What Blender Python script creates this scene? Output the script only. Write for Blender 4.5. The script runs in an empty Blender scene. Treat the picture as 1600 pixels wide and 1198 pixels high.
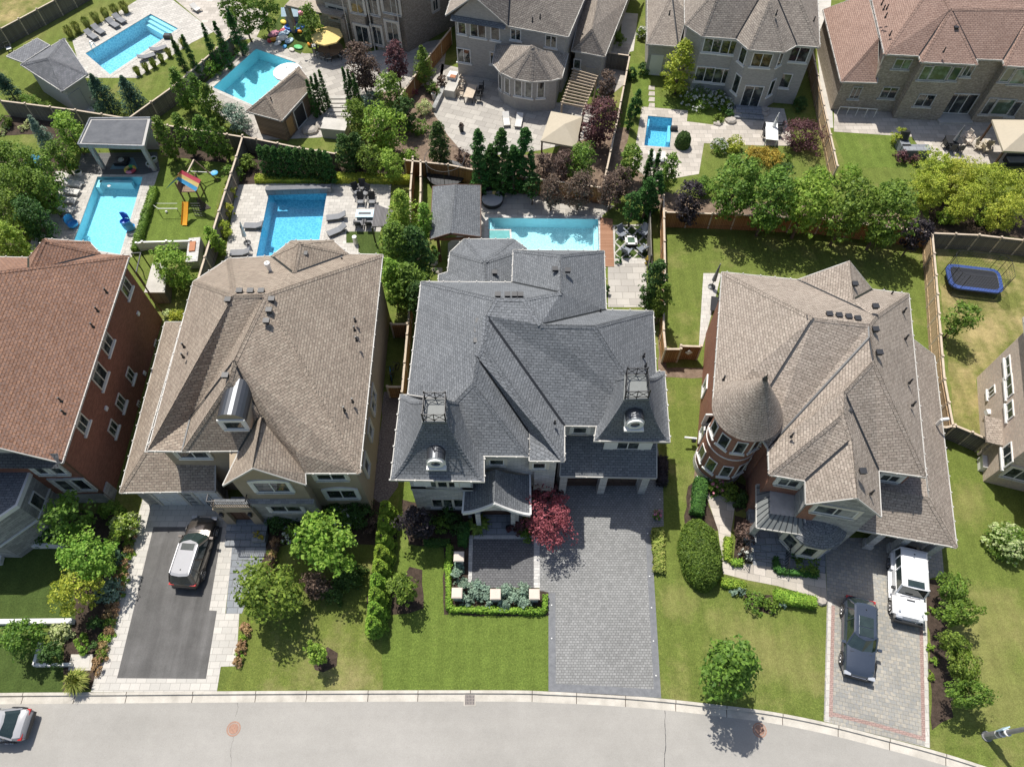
import bpy, bmesh, math, random
import numpy as np
from mathutils import Vector, Matrix
from mathutils.geometry import tessellate_polygon
R = math.radians
rnd = random.Random(7)
S = bpy.context.scene
COL = S.collection
# ---------------- camera, sky, sun, exposure ----------------
H, F, CX, CY, PITCH = 47.0, 1109.0, 800.0, 599.0, R(58)
cam = bpy.data.cameras.new('camera'); co = bpy.data.objects.new('camera', cam); COL.objects.link(co)
co.location = (0, 0, H); co.rotation_euler = (R(90) - PITCH, 0, 0)
cam.sensor_fit = 'HORIZONTAL'; cam.sensor_width = 36; cam.lens = 36 * F / 1600
cam.clip_start = .5; cam.clip_end = 3000
S.camera = co
w = bpy.data.worlds.new('World'); S.world = w; w.use_nodes = True
nt = w.node_tree; bg = nt.nodes['Background']
sky = nt.nodes.new('ShaderNodeTexSky'); sky.sky_type = 'NISHITA'; sky.sun_disc = False
sky.sun_elevation = R(62); sky.sun_rotation = R(-26.6); sky.dust_density = 2.0; sky.ozone_density = .8
nt.links.new(sky.outputs[0], bg.inputs[0]); bg.inputs[1].default_value = .11
sd = Vector((1.6, -3.2, -6.8)).normalized()
sl = bpy.data.lights.new('sun', 'SUN'); sl.energy = 4.7; sl.angle = R(.55); sl.color = (1, .96, .89)
so = bpy.data.objects.new('sun', sl); COL.objects.link(so); so.rotation_euler = sd.to_track_quat('-Z', 'Y').to_euler(); so.location = (-20, 40, 90)
S.view_settings.view_transform = 'Standard'; S.view_settings.look = 'None'
S.view_settings.exposure = 0.15; S.view_settings.gamma = 1
# ---------------- geometry helpers ----------------
def ray(px, py):
 dx = px - CX; dy = py - CY
 return dx, F * math.cos(PITCH) - dy * math.sin(PITCH), -(F * math.sin(PITCH) + dy * math.cos(PITCH))
def P(px, py, z=0.0):
 r = ray(px, py); t = (z - H) / r[2]
 return Vector((r[0] * t, r[1] * t, z))
def ppm(py, z=0): return -ray(CX, py)[2] / (H - z)
def link(o, parent=None):
 COL.objects.link(o)
 if parent is not None:
  o.parent = parent
  o.matrix_parent_inverse = Matrix.Identity(4)
  o.location = Vector(o.location) - Vector(parent.get('_org', (0, 0, 0)))
 return o
def tag(o, label=None, cat=None, group=None, kind=None):
 if label: o['label'] = label
 if cat: o['category'] = cat
 if group: o['group'] = group
 if kind: o['kind'] = kind
 return o
def thing(name, loc, label, cat, group=None, rz=0):
 o = bpy.data.objects.new(name, None); COL.objects.link(o); o.location = loc; o.rotation_euler = (0, 0, rz)
 o.empty_display_size = .3
 return tag(o, label, cat, group)
class MB:
 def __init__(s): s.v = []; s.f = []; s.uv = {}; s.m = {}
 def add(s, vs, fs, mi=0):
  b = len(s.v); s.v += [tuple(v) for v in vs]
  for f in fs:
   if mi: s.m[len(s.f)] = mi
   s.f.append([b + i for i in f])
  return s
 def quad(s, *p, mi=0): return s.add(p, [list(range(len(p)))], mi)
 def box(s, c, d, rz=0, mi=0, tilt=None):
  x, y, z = [q / 2 for q in d]
  vs = [Vector((a * x, b * y, e * z)) for e in (-1, 1) for a, b in ((-1, -1), (1, -1), (1, 1), (-1, 1))]
  m = Matrix.Rotation(rz, 3, 'Z')
  if tilt: m = m @ Matrix.Rotation(tilt[1], 3, tilt[0])
  c = Vector(c)
  return s.add([m @ v + c for v in vs], [[3, 2, 1, 0], [4, 5, 6, 7], [0, 1, 5, 4], [1, 2, 6, 5], [2, 3, 7, 6], [3, 0, 4, 7]], mi)
 def beam(s, a, b, w=.1, h=None, mi=0):
  a = Vector(a); b = Vector(b); d = b - a; L = d.length
  if L < 1e-6: return s
  h = h or w; d.normalize()
  u = d.cross(Vector((0, 0, 1)))
  u = Vector((1, 0, 0)) if u.length < 1e-3 else u.normalized()
  n = u.cross(d)
  vs = [p + u * (i * w / 2) + n * (j * h / 2) for p in (a, b) for i, j in ((-1, -1), (1, -1), (1, 1), (-1, 1))]
  return s.add(vs, [[3, 2, 1, 0], [4, 5, 6, 7], [0, 1, 5, 4], [1, 2, 6, 5], [2, 3, 7, 6], [3, 0, 4, 7]], mi)
 def tube(s, a, b, r0, r1=None, n=8, mi=0):
  a = Vector(a); b = Vector(b); d = (b - a)
  if d.length < 1e-6: return s
  d.normalize(); r1 = r0 if r1 is None else r1
  u = d.orthogonal().normalized(); w_ = d.cross(u)
  vs = []
  for p, r in ((a, r0), (b, r1)):
   for k in range(n):
    t = 2 * math.pi * k / n; vs.append(p + (u * math.cos(t) + w_ * math.sin(t)) * r)
  fs = [[k, (k + 1) % n, n + (k + 1) % n, n + k] for k in range(n)] + [list(range(n))[::-1], list(range(n, 2 * n))]
  return s.add(vs, fs, mi)
 def lathe(s, prof, c=(0, 0, 0), n=16, mi=0, sx=1, sy=1, a0=0, a1=2 * math.pi):
  c = Vector(c); full = abs(a1 - a0 - 2 * math.pi) < 1e-4; m = n if full else n + 1
  vs = [c + Vector((r * sx * math.cos(a0 + (a1 - a0) * k / n), r * sy * math.sin(a0 + (a1 - a0) * k / n), z)) for r, z in prof for k in range(m)]
  fs = []
  for i in range(len(prof) - 1):
   for k in range(n):
    k2 = (k + 1) % m
    fs.append([i * m + k, i * m + k2, (i + 1) * m + k2, (i + 1) * m + k])
  return s.add(vs, fs, mi)
 def prism(s, poly, z0, z1, mi=0, caps=True):
  n = len(poly); b = len(s.v)
  a = sum(poly[i][0] * poly[(i + 1) % n][1] - poly[(i + 1) % n][0] * poly[i][1] for i in range(n))
  if a < 0: poly = poly[::-1]
  vs = [(p[0], p[1], z0) for p in poly] + [(p[0], p[1], z1) for p in poly]
  fs = [[k, (k + 1) % n, n + (k + 1) % n, n + k] for k in range(n)]
  if caps: fs += [list(range(n, 2 * n)), list(range(n))[::-1]]
  return s.add(vs, fs, mi)
 def build(s, name, mat, parent=None, smooth=False, rot=0.0, loc=None, offs=(0, 0)):
  me = bpy.data.meshes.new(name)
  org = Vector(loc) if loc is not None else Vector((0, 0, 0))
  vs = [Vector(v) - org for v in s.v]
  me.from_pydata(vs, [], s.f)
  uvl = me.uv_layers.new(name='UV'); cr, sr = math.cos(rot), math.sin(rot)
  data = np.zeros(len(me.loops) * 2, 'f')
  for p in me.polygons:
   if s.m.get(p.index): p.material_index = s.m[p.index]
   n = p.normal
   if abs(n.z) > .999 or n.length < .5: u = Vector((cr, sr, 0)); v = Vector((-sr, cr, 0))
   else:
    u = Vector((0, 0, 1)).cross(n).normalized(); v = n.cross(u)
   for li in p.loop_indices:
    c = me.vertices[me.loops[li].vertex_index].co + org
    data[2 * li] = c.dot(u) + offs[0]; data[2 * li + 1] = c.dot(v) + offs[1]
  for fi, uvs in s.uv.items():
   for li, q in zip(me.polygons[fi].loop_indices, uvs): data[2 * li], data[2 * li + 1] = q
  uvl.data.foreach_set('uv', data)
  for m in (mat if isinstance(mat, (list, tuple)) else [mat]): me.materials.append(m)
  if smooth: me.polygons.foreach_set('use_smooth', [True] * len(me.polygons))
  me.update()
  o = bpy.data.objects.new(name, me); o.location = org
  COL.objects.link(o)
  if parent is not None:
   o.parent = parent
   o.matrix_parent_inverse = Matrix.LocRotScale(parent.location, parent.rotation_euler, parent.scale).inverted() if parent.parent is None else (Matrix.LocRotScale(parent.parent.location, parent.parent.rotation_euler, None).inverted())
  return o
def part(mb, name, mat, parent, **k):
 o = mb.build(name, mat, None, **k); o.parent = parent
 base = Vector(parent.location) + (Vector(parent.parent.location) if parent.parent else Vector((0, 0, 0)))
 o.location = Vector(o.location) - base
 o.matrix_parent_inverse = Matrix.Identity(4)
 return o
def lpart(mb, name, mat, parent, **k):      # a part given in its thing's own coordinates
 o = mb.build(name, mat, None, **k); o.parent = parent; o.matrix_parent_inverse = Matrix.Identity(4)
 return o
def copy_tree(o, parent=None):
 c = o.copy(); COL.objects.link(c)
 if parent is not None: c.parent = parent; c.matrix_parent_inverse = o.matrix_parent_inverse.copy()
 for ch in o.children: copy_tree(ch, c)
 return c
def offset_poly(pts, d):
 n = len(pts); out = []
 for i in range(n):
  a, b, c = Vector(pts[i - 1][:2]), Vector(pts[i][:2]), Vector(pts[(i + 1) % n][:2])
  e1 = (b - a).normalized(); e2 = (c - b).normalized()
  n1 = Vector((-e1.y, e1.x)); n2 = Vector((-e2.y, e2.x))
  k = 1 + n1.dot(n2)
  q = (n1 + n2) / (k if k > .25 else .25)
  out.append(b + q * d)
 return out
# ---------------- materials ----------------
def new_mat(name):
 m = bpy.data.materials.new(name); m.use_nodes = True
 n = m.node_tree.nodes; b = n['Principled BSDF']
 return m, n, m.node_tree.links, b
def ramp(n, fac_out, l, c0, c1, p0=.35, p1=.65):
 r = n.new('ShaderNodeValToRGB'); r.color_ramp.elements[0].position = p0; r.color_ramp.elements[1].position = p1
 r.color_ramp.elements[0].color = (*c0, 1); r.color_ramp.elements[1].color = (*c1, 1)
 l.new(fac_out, r.inputs[0]); return r
def noise(n, l, vec, scale, detail=3, rough=.55):
 t = n.new('ShaderNodeTexNoise'); t.inputs['Scale'].default_value = scale; t.inputs['Detail'].default_value = detail
 t.inputs['Roughness'].default_value = rough
 if vec is not None: l.new(vec, t.inputs['Vector'])
 return t
def mixc(n, l, a, b, fac, mode='MIX'):
 m = n.new('ShaderNodeMix'); m.data_type = 'RGBA'; m.blend_type = mode
 for i, v in ((6, a), (7, b)):
  if isinstance(v, tuple): m.inputs[i].default_value = (*v, 1)
  else: l.new(v, m.inputs[i])
 if isinstance(fac, float): m.inputs[0].default_value = fac
 else: l.new(fac, m.inputs[0])
 return m.outputs[2]
def gray(n, l, out, lo, hi):
 r = n.new('ShaderNodeMapRange'); r.inputs[1].default_value = .25; r.inputs[2].default_value = .75
 r.inputs[3].default_value = lo; r.inputs[4].default_value = hi; l.new(out, r.inputs[0]); return r.outputs[0]
def scalec(n, l, col, val):
 m = n.new('ShaderNodeMix'); m.data_type = 'RGBA'; m.blend_type = 'MULTIPLY'; m.inputs[0].default_value = 1
 if isinstance(col, tuple): m.inputs[6].default_value = (*col, 1)
 else: l.new(col, m.inputs[6])
 l.new(val, m.inputs[7]); return m.outputs[2]
def bump(n, l, b, h, dist=.02, st=.5):
 k = n.new('ShaderNodeBump'); k.inputs['Distance'].default_value = dist; k.inputs['Strength'].default_value = st
 l.new(h, k.inputs['Height']); l.new(k.outputs[0], b.inputs['Normal'])
def plain(name, c, rough=.6, metal=0., var=.12, nscale=3., bmp=0., spec=.5, coat=0.):
 m, n, l, b = new_mat(name)
 g = n.new('ShaderNodeNewGeometry')
 t = noise(n, l, g.outputs['Position'], nscale, 4)
 l.new(scalec(n, l, tuple(c), gray(n, l, t.outputs[0], 1 - var, 1 + var)), b.inputs['Base Color'])
 b.inputs['Roughness'].default_value = rough; b.inputs['Metallic'].default_value = metal
 b.inputs['Specular IOR Level'].default_value = spec; b.inputs['Coat Weight'].default_value = coat; b.inputs['Coat Roughness'].default_value = .05
 if bmp: bump(n, l, b, noise(n, l, g.outputs['Position'], 40, 3).outputs[0], bmp)
 return m
def brick(name, c1, c2, mortar, bw, bh, ms=.012, rough=.85, off=.5, patch=.12, bmp=.01, msm=.1, fine=.12, freq=2, sq=1., c3=None):
 m, n, l, b = new_mat(name)
 uv = n.new('ShaderNodeTexCoord').outputs['UV']
 t = n.new('ShaderNodeTexBrick'); l.new(uv, t.inputs['Vector'])
 t.inputs['Color1'].default_value = (*c1, 1); t.inputs['Color2'].default_value = (*c2, 1); t.inputs['Mortar'].default_value = (*mortar, 1)
 t.inputs['Scale'].default_value = 1; t.inputs['Mortar Size'].default_value = ms; t.inputs['Mortar Smooth'].default_value = msm
 t.inputs['Brick Width'].default_value = bw; t.inputs['Row Height'].default_value = bh; t.offset = off; t.offset_frequency = freq; t.squash = sq
 col = t.outputs[0]
 if c3:
  wn = noise(n, l, uv, 5.5, 1); col = mixc(n, l, col, c3, gray(n, l, wn.outputs[0], -.25, .8))
 t1 = noise(n, l, uv, .35, 4); t2 = noise(n, l, uv, 11, 2, .7)
 col = scalec(n, l, col, gray(n, l, t1.outputs[0], 1 - patch, 1 + patch))
 col = scalec(n, l, col, gray(n, l, t2.outputs[0], 1 - fine, 1 + fine))
 l.new(col, b.inputs['Base Color']); b.inputs['Roughness'].default_value = rough; b.inputs['Specular IOR Level'].default_value = .3
 if bmp:
  inv = n.new('ShaderNodeMath'); inv.operation = 'SUBTRACT'; inv.inputs[0].default_value = 1; l.new(t.outputs[1], inv.inputs[1])
  bump(n, l, b, inv.outputs[0], bmp)
 return m
def shingle(name, c1, c2, dark, patch=.1, c3=None):
 return brick(name, c1, c2, dark, .32, .18, .021, .9, patch=patch, bmp=.012, fine=.2, c3=c3)
def grass(name, a, b2, dry, dryamt=.5, dscale=.22, blobs=()):
 m, n, l, b = new_mat(name)
 g = n.new('ShaderNodeNewGeometry').outputs['Position']
 t1 = noise(n, l, g, 9, 5, .75); c = ramp(n, t1.outputs[0], l, a, b2, .3, .7).outputs[0]
 t2 = noise(n, l, g, dscale, 6, .68)
 r = n.new('ShaderNodeMapRange'); r.inputs[1].default_value = .62 - dryamt * .3; r.inputs[2].default_value = .82 - dryamt * .3; r.inputs[3].default_value = 0; r.inputs[4].default_value = .9
 l.new(t2.outputs[0], r.inputs[0]); c = mixc(n, l, c, dry, r.outputs[0])
 if blobs:
  wv = noise(n, l, g, .55, 5, .7); ad = n.new('ShaderNodeVectorMath'); ad.operation = 'MULTIPLY_ADD'; ad.inputs[1].default_value = (5, 5, 0); l.new(wv.outputs['Color'], ad.inputs[0]); l.new(g, ad.inputs[2])
  for (bx_, by_, br_) in blobs:
   dn = n.new('ShaderNodeVectorMath'); dn.operation = 'DISTANCE'; dn.inputs[1].default_value = (bx_ + 2.5, by_ + 2.5, 0); l.new(ad.outputs[0], dn.inputs[0])
   q = n.new('ShaderNodeMapRange'); q.inputs[1].default_value = br_ * 1.25; q.inputs[2].default_value = br_ * .35; q.inputs[3].default_value = 0; q.inputs[4].default_value = .5; l.new(dn.outputs['Value'], q.inputs[0])
   c = mixc(n, l, c, dry, q.outputs[0])
 t3 = noise(n, l, g, 30, 3, .8); c = scalec(n, l, c, gray(n, l, t3.outputs[0], .62, 1.38))
 wv_ = n.new('ShaderNodeTexWave'); wv_.inputs['Scale'].default_value = .28; wv_.inputs['Distortion'].default_value = 1.2; wv_.inputs['Detail'].default_value = 3; l.new(g, wv_.inputs['Vector']); c = scalec(n, l, c, gray(n, l, wv_.outputs['Fac'], .955, 1.045))
 t5 = noise(n, l, g, 4.2, 4, .7); c = scalec(n, l, c, gray(n, l, t5.outputs[0], .8, 1.2))
 t6 = noise(n, l, g, 13, 3, .7); c = scalec(n, l, c, gray(n, l, t6.outputs[0], .68, 1.32))
 t4 = noise(n, l, g, 1.1, 4, .6); c = scalec(n, l, c, gray(n, l, t4.outputs[0], .86, 1.14))
 l.new(c, b.inputs['Base Color']); b.inputs['Roughness'].default_value = .95; b.inputs['Specular IOR Level'].default_value = .15
 bump(n, l, b, t3.outputs[0], .05, .7); return m
def ground2(name, c0, c1, scale, rough=.92, speck=.25, fs=28, streak=None):
 m, n, l, b = new_mat(name)
 g = n.new('ShaderNodeNewGeometry').outputs['Position']
 c = ramp(n, noise(n, l, g, scale, 6, .65).outputs[0], l, c0, c1, .3, .7).outputs[0]
 t = noise(n, l, g, fs, 3, .8); c = scalec(n, l, c, gray(n, l, t.outputs[0], 1 - speck, 1 + speck))
 if streak:
  mp = n.new('ShaderNodeMapping'); mp.inputs['Scale'].default_value = (streak[0], streak[1], 1); mp.inputs['Rotation'].default_value = (0, 0, streak[3] if len(streak) > 3 else 0); l.new(g, mp.inputs['Vector'])
  c = scalec(n, l, c, gray(n, l, noise(n, l, mp.outputs[0], 1, 5, .6).outputs[0], 1 - streak[2], 1 + streak[2]))
  c = scalec(n, l, c, gray(n, l, noise(n, l, g, 1.7, 5, .75).outputs[0], .95, 1.05))
 l.new(c, b.inputs['Base Color']); b.inputs['Roughness'].default_value = rough; b.inputs['Specular IOR Level'].default_value = .25
 bump(n, l, b, t.outputs[0], .015, .5); return m
def foliage(name, dark, light, rough=.6, trans=.35):
 m, n, l, b = new_mat(name)
 g = n.new('ShaderNodeNewGeometry')
 k_ = 1.0 if max(light) > .45 else 1.5
 dark = tuple(v * k_ * 1.15 for v in dark); light = tuple(v * k_ for v in light)
 c = ramp(n, g.outputs['Random Per Island'], l, dark, light, 0., 1.).outputs[0]
 oi = n.new('ShaderNodeObjectInfo')
 hs = n.new('ShaderNodeHueSaturation')
 mr = n.new('ShaderNodeMapRange'); mr.inputs[3].default_value = .485; mr.inputs[4].default_value = .515; l.new(oi.outputs['Random'], mr.inputs[0]); l.new(mr.outputs[0], hs.inputs['Hue'])
 t = noise(n, l, g.outputs['Position'], 1.3, 2);
 l.new(gray(n, l, t.outputs[0], .72, 1.28), hs.inputs['Value']); l.new(c, hs.inputs['Color'])
 l.new(hs.outputs[0], b.inputs['Base Color']); b.inputs['Roughness'].default_value = rough; b.inputs['Specular IOR Level'].default_value = .35
 tr = n.new('ShaderNodeBsdfTranslucent'); l.new(hs.outputs[0], tr.inputs[0])
 mx = n.new('ShaderNodeMixShader'); mx.inputs[0].default_value = trans
 l.new(b.outputs[0], mx.inputs[1]); l.new(tr.outputs[0], mx.inputs[2]); l.new(mx.outputs[0], n['Material Output'].inputs[0])
 return m
def water_mat(name, tint):
 m, n, l, b = new_mat(name)
 g = n.new('ShaderNodeNewGeometry').outputs['Position']
 tp = n.new('ShaderNodeBsdfTransparent'); tp.inputs[0].default_value = (*tint, 1)
 gl = n.new('ShaderNodeBsdfGlossy'); gl.inputs['Roughness'].default_value = .04
 fr = n.new('ShaderNodeFresnel'); fr.inputs[0].default_value = 1.33
 bp = n.new('ShaderNodeBump'); bp.inputs['Distance'].default_value = .03; bp.inputs['Strength'].default_value = .6
 l.new(noise(n, l, g, 2.6, 4).outputs[0], bp.inputs['Height']); l.new(bp.outputs[0], gl.inputs['Normal']); l.new(bp.outputs[0], fr.inputs['Normal'])
 mx = n.new('ShaderNodeMixShader'); l.new(fr.outputs[0], mx.inputs[0]); l.new(tp.outputs[0], mx.inputs[1]); l.new(gl.outputs[0], mx.inputs[2])
 l.new(mx.outputs[0], n['Material Output'].inputs[0]); return m
def caustic_liner(name, c, c2, scale=3.2):  # bright cell edges in the base colour imitate caustic light under water
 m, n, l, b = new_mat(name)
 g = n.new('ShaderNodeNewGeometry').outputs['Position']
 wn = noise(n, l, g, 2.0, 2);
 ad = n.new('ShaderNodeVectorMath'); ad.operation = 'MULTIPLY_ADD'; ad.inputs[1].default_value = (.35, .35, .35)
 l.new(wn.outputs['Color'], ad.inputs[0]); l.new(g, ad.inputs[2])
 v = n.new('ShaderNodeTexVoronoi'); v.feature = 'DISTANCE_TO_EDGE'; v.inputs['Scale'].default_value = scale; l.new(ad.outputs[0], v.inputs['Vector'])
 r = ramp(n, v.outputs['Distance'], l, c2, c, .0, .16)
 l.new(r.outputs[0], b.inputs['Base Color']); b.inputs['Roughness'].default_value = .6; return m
M = {}
M['lawn'] = grass('lawn', (.09, .125, .024), (.18, .218, .05), (.25, .235, .085), .38, blobs=[(P(x, y).x, P(x, y).y, r) for x, y, r in ((1170, 1010, 2.6), (1235, 1030, 2.2), (1560, 1080, 3.2), (1520, 1000, 2.2), (1500, 790, 1.6), (1565, 960, 2.), (40, 20, 6), (170, 30, 4), (1060, 940, 1.2))])
M['lawn_lush'] = grass('lush_lawn', (.082, .127, .022), (.172, .226, .046), (.2, .23, .06), .15)
M['lawn_dry'] = grass('dry_lawn', (.095, .13, .025), (.19, .22, .05), (.29, .255, .11), .45)
M['lawn_parched'] = grass('parched_lawn', (.105, .125, .03), (.21, .215, .06), (.38, .30, .14), .62, .3)
M['turf'] = grass('artificial_turf', (.045, .075, .018), (.085, .12, .03), (.09, .12, .03), .0)
M['asphalt_road'] = ground2('road_asphalt', (.31, .296, .27), (.385, .367, .338), .12, speck=.16, streak=(.05, .9, .05))
M['asphalt'] = ground2('driveway_asphalt', (.10, .097, .093), (.155, .15, .145), .5, speck=.22, streak=(1.3, .08, .26, R(-3)))
M['concrete'] = ground2('concrete', (.42, .40, .36), (.58, .55, .50), .8, speck=.1)
M['kerb'] = ground2('kerb_concrete', (.40, .37, .32), (.62, .58, .51), .9, speck=.14)
M['mulch'] = ground2('mulch', (.035, .025, .018), (.085, .06, .045), 3., speck=.5, fs=14)
M['soil'] = ground2('soil', (.12, .085, .06), (.26, .19, .14), 2., speck=.4, fs=14)
M['river_stone'] = ground2('river_stones', (.10, .085, .08), (.30, .26, .25), 9., speck=.5, fs=11)
M['paver_light'] = brick('light_pavers', (.47, .45, .41), (.56, .53, .48), (.30, .28, .25), .62, .42, .012, patch=.08, fine=.06, bmp=.003)
M['paver_deck'] = brick('deck_pavers', (.43, .405, .365), (.55, .52, .47), (.28, .265, .24), .55, .40, .014, patch=.1, fine=.08, bmp=.003)
M['paver_big'] = brick('large_slabs', (.36, .335, .30), (.48, .45, .40), (.22, .205, .18), 1.1, .7, .016, patch=.12, fine=.08, bmp=.003)
M['paver_grey'] = brick('grey_pavers', (.225, .226, .22), (.30, .30, .293), (.12, .12, .118), .22, .16, .014, patch=.1, fine=.12, bmp=.004)
M['paver_border'] = ground2('dark_border_stone', (.15, .155, .165), (.22, .225, .235), 3., speck=.15)
M['paver_mix'] = brick('mixed_pavers', (.29, .28, .25), (.43, .39, .32), (.19, .18, .16), .34, .24, .012, patch=.16, fine=.1, bmp=.004, c3=(.25, .26, .265))
M['paver_red'] = brick('red_pavers', (.34, .23, .20), (.40, .28, .25), (.2, .15, .13), .24, .12, .012, patch=.1, bmp=.004)
M['flag'] = brick('flagstone', (.40, .36, .31), (.54, .49, .43), (.27, .25, .22), .8, .6, .014, patch=.16, fine=.1, bmp=.003)
M['slate_path'] = brick('slate_slabs', (.20, .215, .235), (.28, .295, .31), (.1, .1, .1), .7, .45, .016, patch=.1, bmp=.004)
M['sh_taupe'] = shingle('taupe_shingles', (.235, .192, .15), (.39, .332, .262), (.13, .108, .088), c3=(.31, .245, .195))
M['sh_taupe2'] = shingle('warm_taupe_shingles', (.25, .21, .17), (.41, .355, .295), (.14, .118, .098), c3=(.345, .285, .24))
M['sh_grey'] = shingle('slate_grey_shingles', (.135, .143, .153), (.215, .225, .238), (.07, .075, .08), c3=(.17, .18, .19))
M['sh_brown'] = shingle('red_brown_shingles', (.24, .125, .078), (.36, .20, .13), (.10, .055, .038), c3=(.23, .16, .135))
M['sh_rose'] = shingle('rose_brown_shingles', (.28, .18, .14), (.38, .26, .205), (.13, .085, .07), c3=(.32, .22, .18))
M['sh_tan'] = shingle('tan_shingles', (.24, .205, .175), (.40, .35, .295), (.13, .11, .095), c3=(.30, .26, .22))
M['sh_cool'] = shingle('cool_grey_shingles', (.14, .145, .155), (.24, .245, .26), (.06, .06, .065))
M['brick_red'] = brick('red_brick', (.25, .095, .055), (.36, .155, .095), (.27, .2, .17), .24, .08, .01, patch=.1, bmp=.004)
M['brick_dark'] = brick('dark_red_brick', (.20, .075, .05), (.29, .12, .08), (.17, .1, .075), .24, .08, .01, patch=.1, bmp=.004)
M['brick_buff'] = brick('buff_brick', (.32, .27, .20), (.52, .44, .35), (.40, .36, .31), .26, .09, .01, patch=.12, bmp=.004, c3=(.22, .19, .16))
M['brick_grey'] = brick('grey_brick', (.36, .34, .31), (.46, .435, .40), (.40, .38, .36), .24, .08, .008, patch=.08, bmp=.003)
M['brick_mix'] = brick('pale_mixed_brick', (.52, .40, .31), (.64, .53, .43), (.56, .50, .43), .26, .09, .01, patch=.12, bmp=.003, c3=(.40, .35, .30))
M['stone'] = brick('grey_stone', (.26, .26, .255), (.42, .415, .40), (.22, .22, .22), .5, .2, .012, patch=.14, bmp=.01)
M['stone_pale'] = brick('pale_stone', (.44, .43, .41), (.62, .60, .57), (.33, .33, .32), .5, .2, .012, patch=.1, bmp=.008)
M['stucco_tan'] = plain('tan_stucco', (.36, .29, .21), .9, var=.08, bmp=.006)
M['stucco_grey'] = plain('grey_stucco', (.44, .425, .40), .9, var=.06, bmp=.004)
M['white'] = plain('white_trim', (.74, .73, .70), .5, var=.04)
M['cream'] = plain('cream_trim', (.62, .58, .50), .6, var=.06)
def glassy(name, a, b_):  # pale noise patches in the base colour stand in for reflections on the panes
 m, n, l, b = new_mat(name); g = n.new('ShaderNodeNewGeometry').outputs['Position']
 l.new(ramp(n, noise(n, l, g, 1.1, 3, .6).outputs[0], l, a, b_, .48, .68).outputs[0], b.inputs['Base Color']); b.inputs['Roughness'].default_value = .04; b.inputs['Specular IOR Level'].default_value = .9
 return m
M['glass'] = glassy('window_glass', (.02, .027, .03), (.15, .17, .15))
M['glass_green'] = glassy('greenish_window_glass', (.06, .10, .06), (.20, .30, .24))
M['dark_metal'] = plain('dark_metal', (.045, .047, .05), .4, .5, .1)
M['metal_roof'] = plain('zinc', (.085, .09, .1), .4, .6, .08)
M['black'] = plain('black_plastic', (.025, .026, .03), .45, var=.15)
M['black_iron'] = plain('black_iron', (.03, .03, .032), .45, .6, .1)
M['fence'] = brick('brown_fence_boards', (.30, .155, .065), (.40, .22, .10), (.09, .045, .02), .15, 30, .012, patch=.12, off=0, bmp=.004, fine=.18)
M['fence_grey'] = brick('weathered_fence_boards', (.155, .14, .115), (.22, .20, .17), (.05, .045, .04), .15, 30, .012, patch=.14, off=0, bmp=.004, fine=.18)
M['fence_tan'] = brick('tan_fence_boards', (.42, .30, .18), (.54, .40, .25), (.14, .09, .05), .15, 30, .012, patch=.1, off=0, bmp=.004, fine=.18)
M['wood'] = plain('pale_cap_wood', (.52, .43, .33), .8, var=.15)
M['wood_red'] = brick('deck_boards', (.30, .155, .09), (.38, .21, .13), (.12, .06, .035), 30, .14, .012, patch=.1, off=0, bmp=.003)
M['wood_brown'] = brick('brown_siding', (.23, .16, .11), (.32, .23, .16), (.09, .06, .045), 30, .18, .014, patch=.12, off=0, bmp=.003)
M['wood_dark'] = plain('dark_wood', (.10, .05, .03), .7, var=.2)
M['bark'] = plain('bark', (.13, .10, .075), .9, var=.25, nscale=8, bmp=.02)
M['canvas'] = plain('tan_canvas', (.46, .40, .30), .8, var=.05)
M['yellow_canvas'] = plain('yellow_canvas', (.80, .60, .22), .8, var=.05)
M['white_canvas'] = plain('white_canvas', (.78, .78, .76), .8, var=.04)
M['grey_cushion'] = plain('grey_cushion', (.22, .225, .235), .85, var=.1)
M['pale_cushion'] = plain('pale_cushion', (.62, .60, .56), .85, var=.06)
M['stone_cap'] = plain('stone_cap', (.62, .54, .46), .8, var=.06)
M['boulder'] = plain('boulder', (.42, .38, .33), .9, var=.25, nscale=3, bmp=.03)
M['door_brown'] = plain('brown_garage_door', (.07, .045, .035), .5, var=.1)
M['terracotta'] = plain('terracotta', (.42, .18, .09), .8)
def col(name, c, rough=.5, **k):
 if name not in M: M[name] = plain(name, c, rough, **k)
 return M[name]
col('red', (.55, .05, .05)); col('blue', (.03, .14, .55)); col('sky_blue', (.08, .38, .68)); col('orange', (.85, .33, .03)); col('yellow', (.80, .60, .08))
col('pink', (.75, .28, .38)); col('green_toy', (.1, .5, .16)); col('rose_red', (.62, .09, .12)); col('pale_blue', (.45, .6, .72)); col('tarp_blue', (.03, .16, .62))
M['f_green'] = foliage('leaf_green', (.045, .09, .013), (.175, .26, .038))
M['f_bright'] = foliage('leaf_bright_green', (.08, .16, .016), (.27, .37, .06))
M['f_yellow'] = foliage('leaf_yellow_green', (.12, .17, .015), (.40, .42, .06))
M['f_dark'] = foliage('leaf_dark_green', (.02, .05, .012), (.075, .14, .03))
M['f_cedar'] = foliage('cedar_green', (.015, .05, .01), (.055, .125, .022), .8, .12)
M['f_cedar_l'] = foliage('light_cedar_green', (.07, .14, .014), (.21, .30, .035), .8, .12)
M['f_spruce'] = foliage('spruce_green', (.02, .05, .03), (.08, .14, .085), .8, .1)
M['f_blue'] = foliage('blue_green_leaf', (.07, .11, .08), (.22, .30, .22), .7, .1)
M['f_purple'] = foliage('purple_leaf', (.045, .018, .022), (.16, .075, .075))
M['f_plum'] = foliage('dusky_plum_leaf', (.05, .035, .028), (.165, .115, .085))
M['f_black'] = foliage('near_black_leaf', (.012, .010, .013), (.055, .045, .05))
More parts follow.
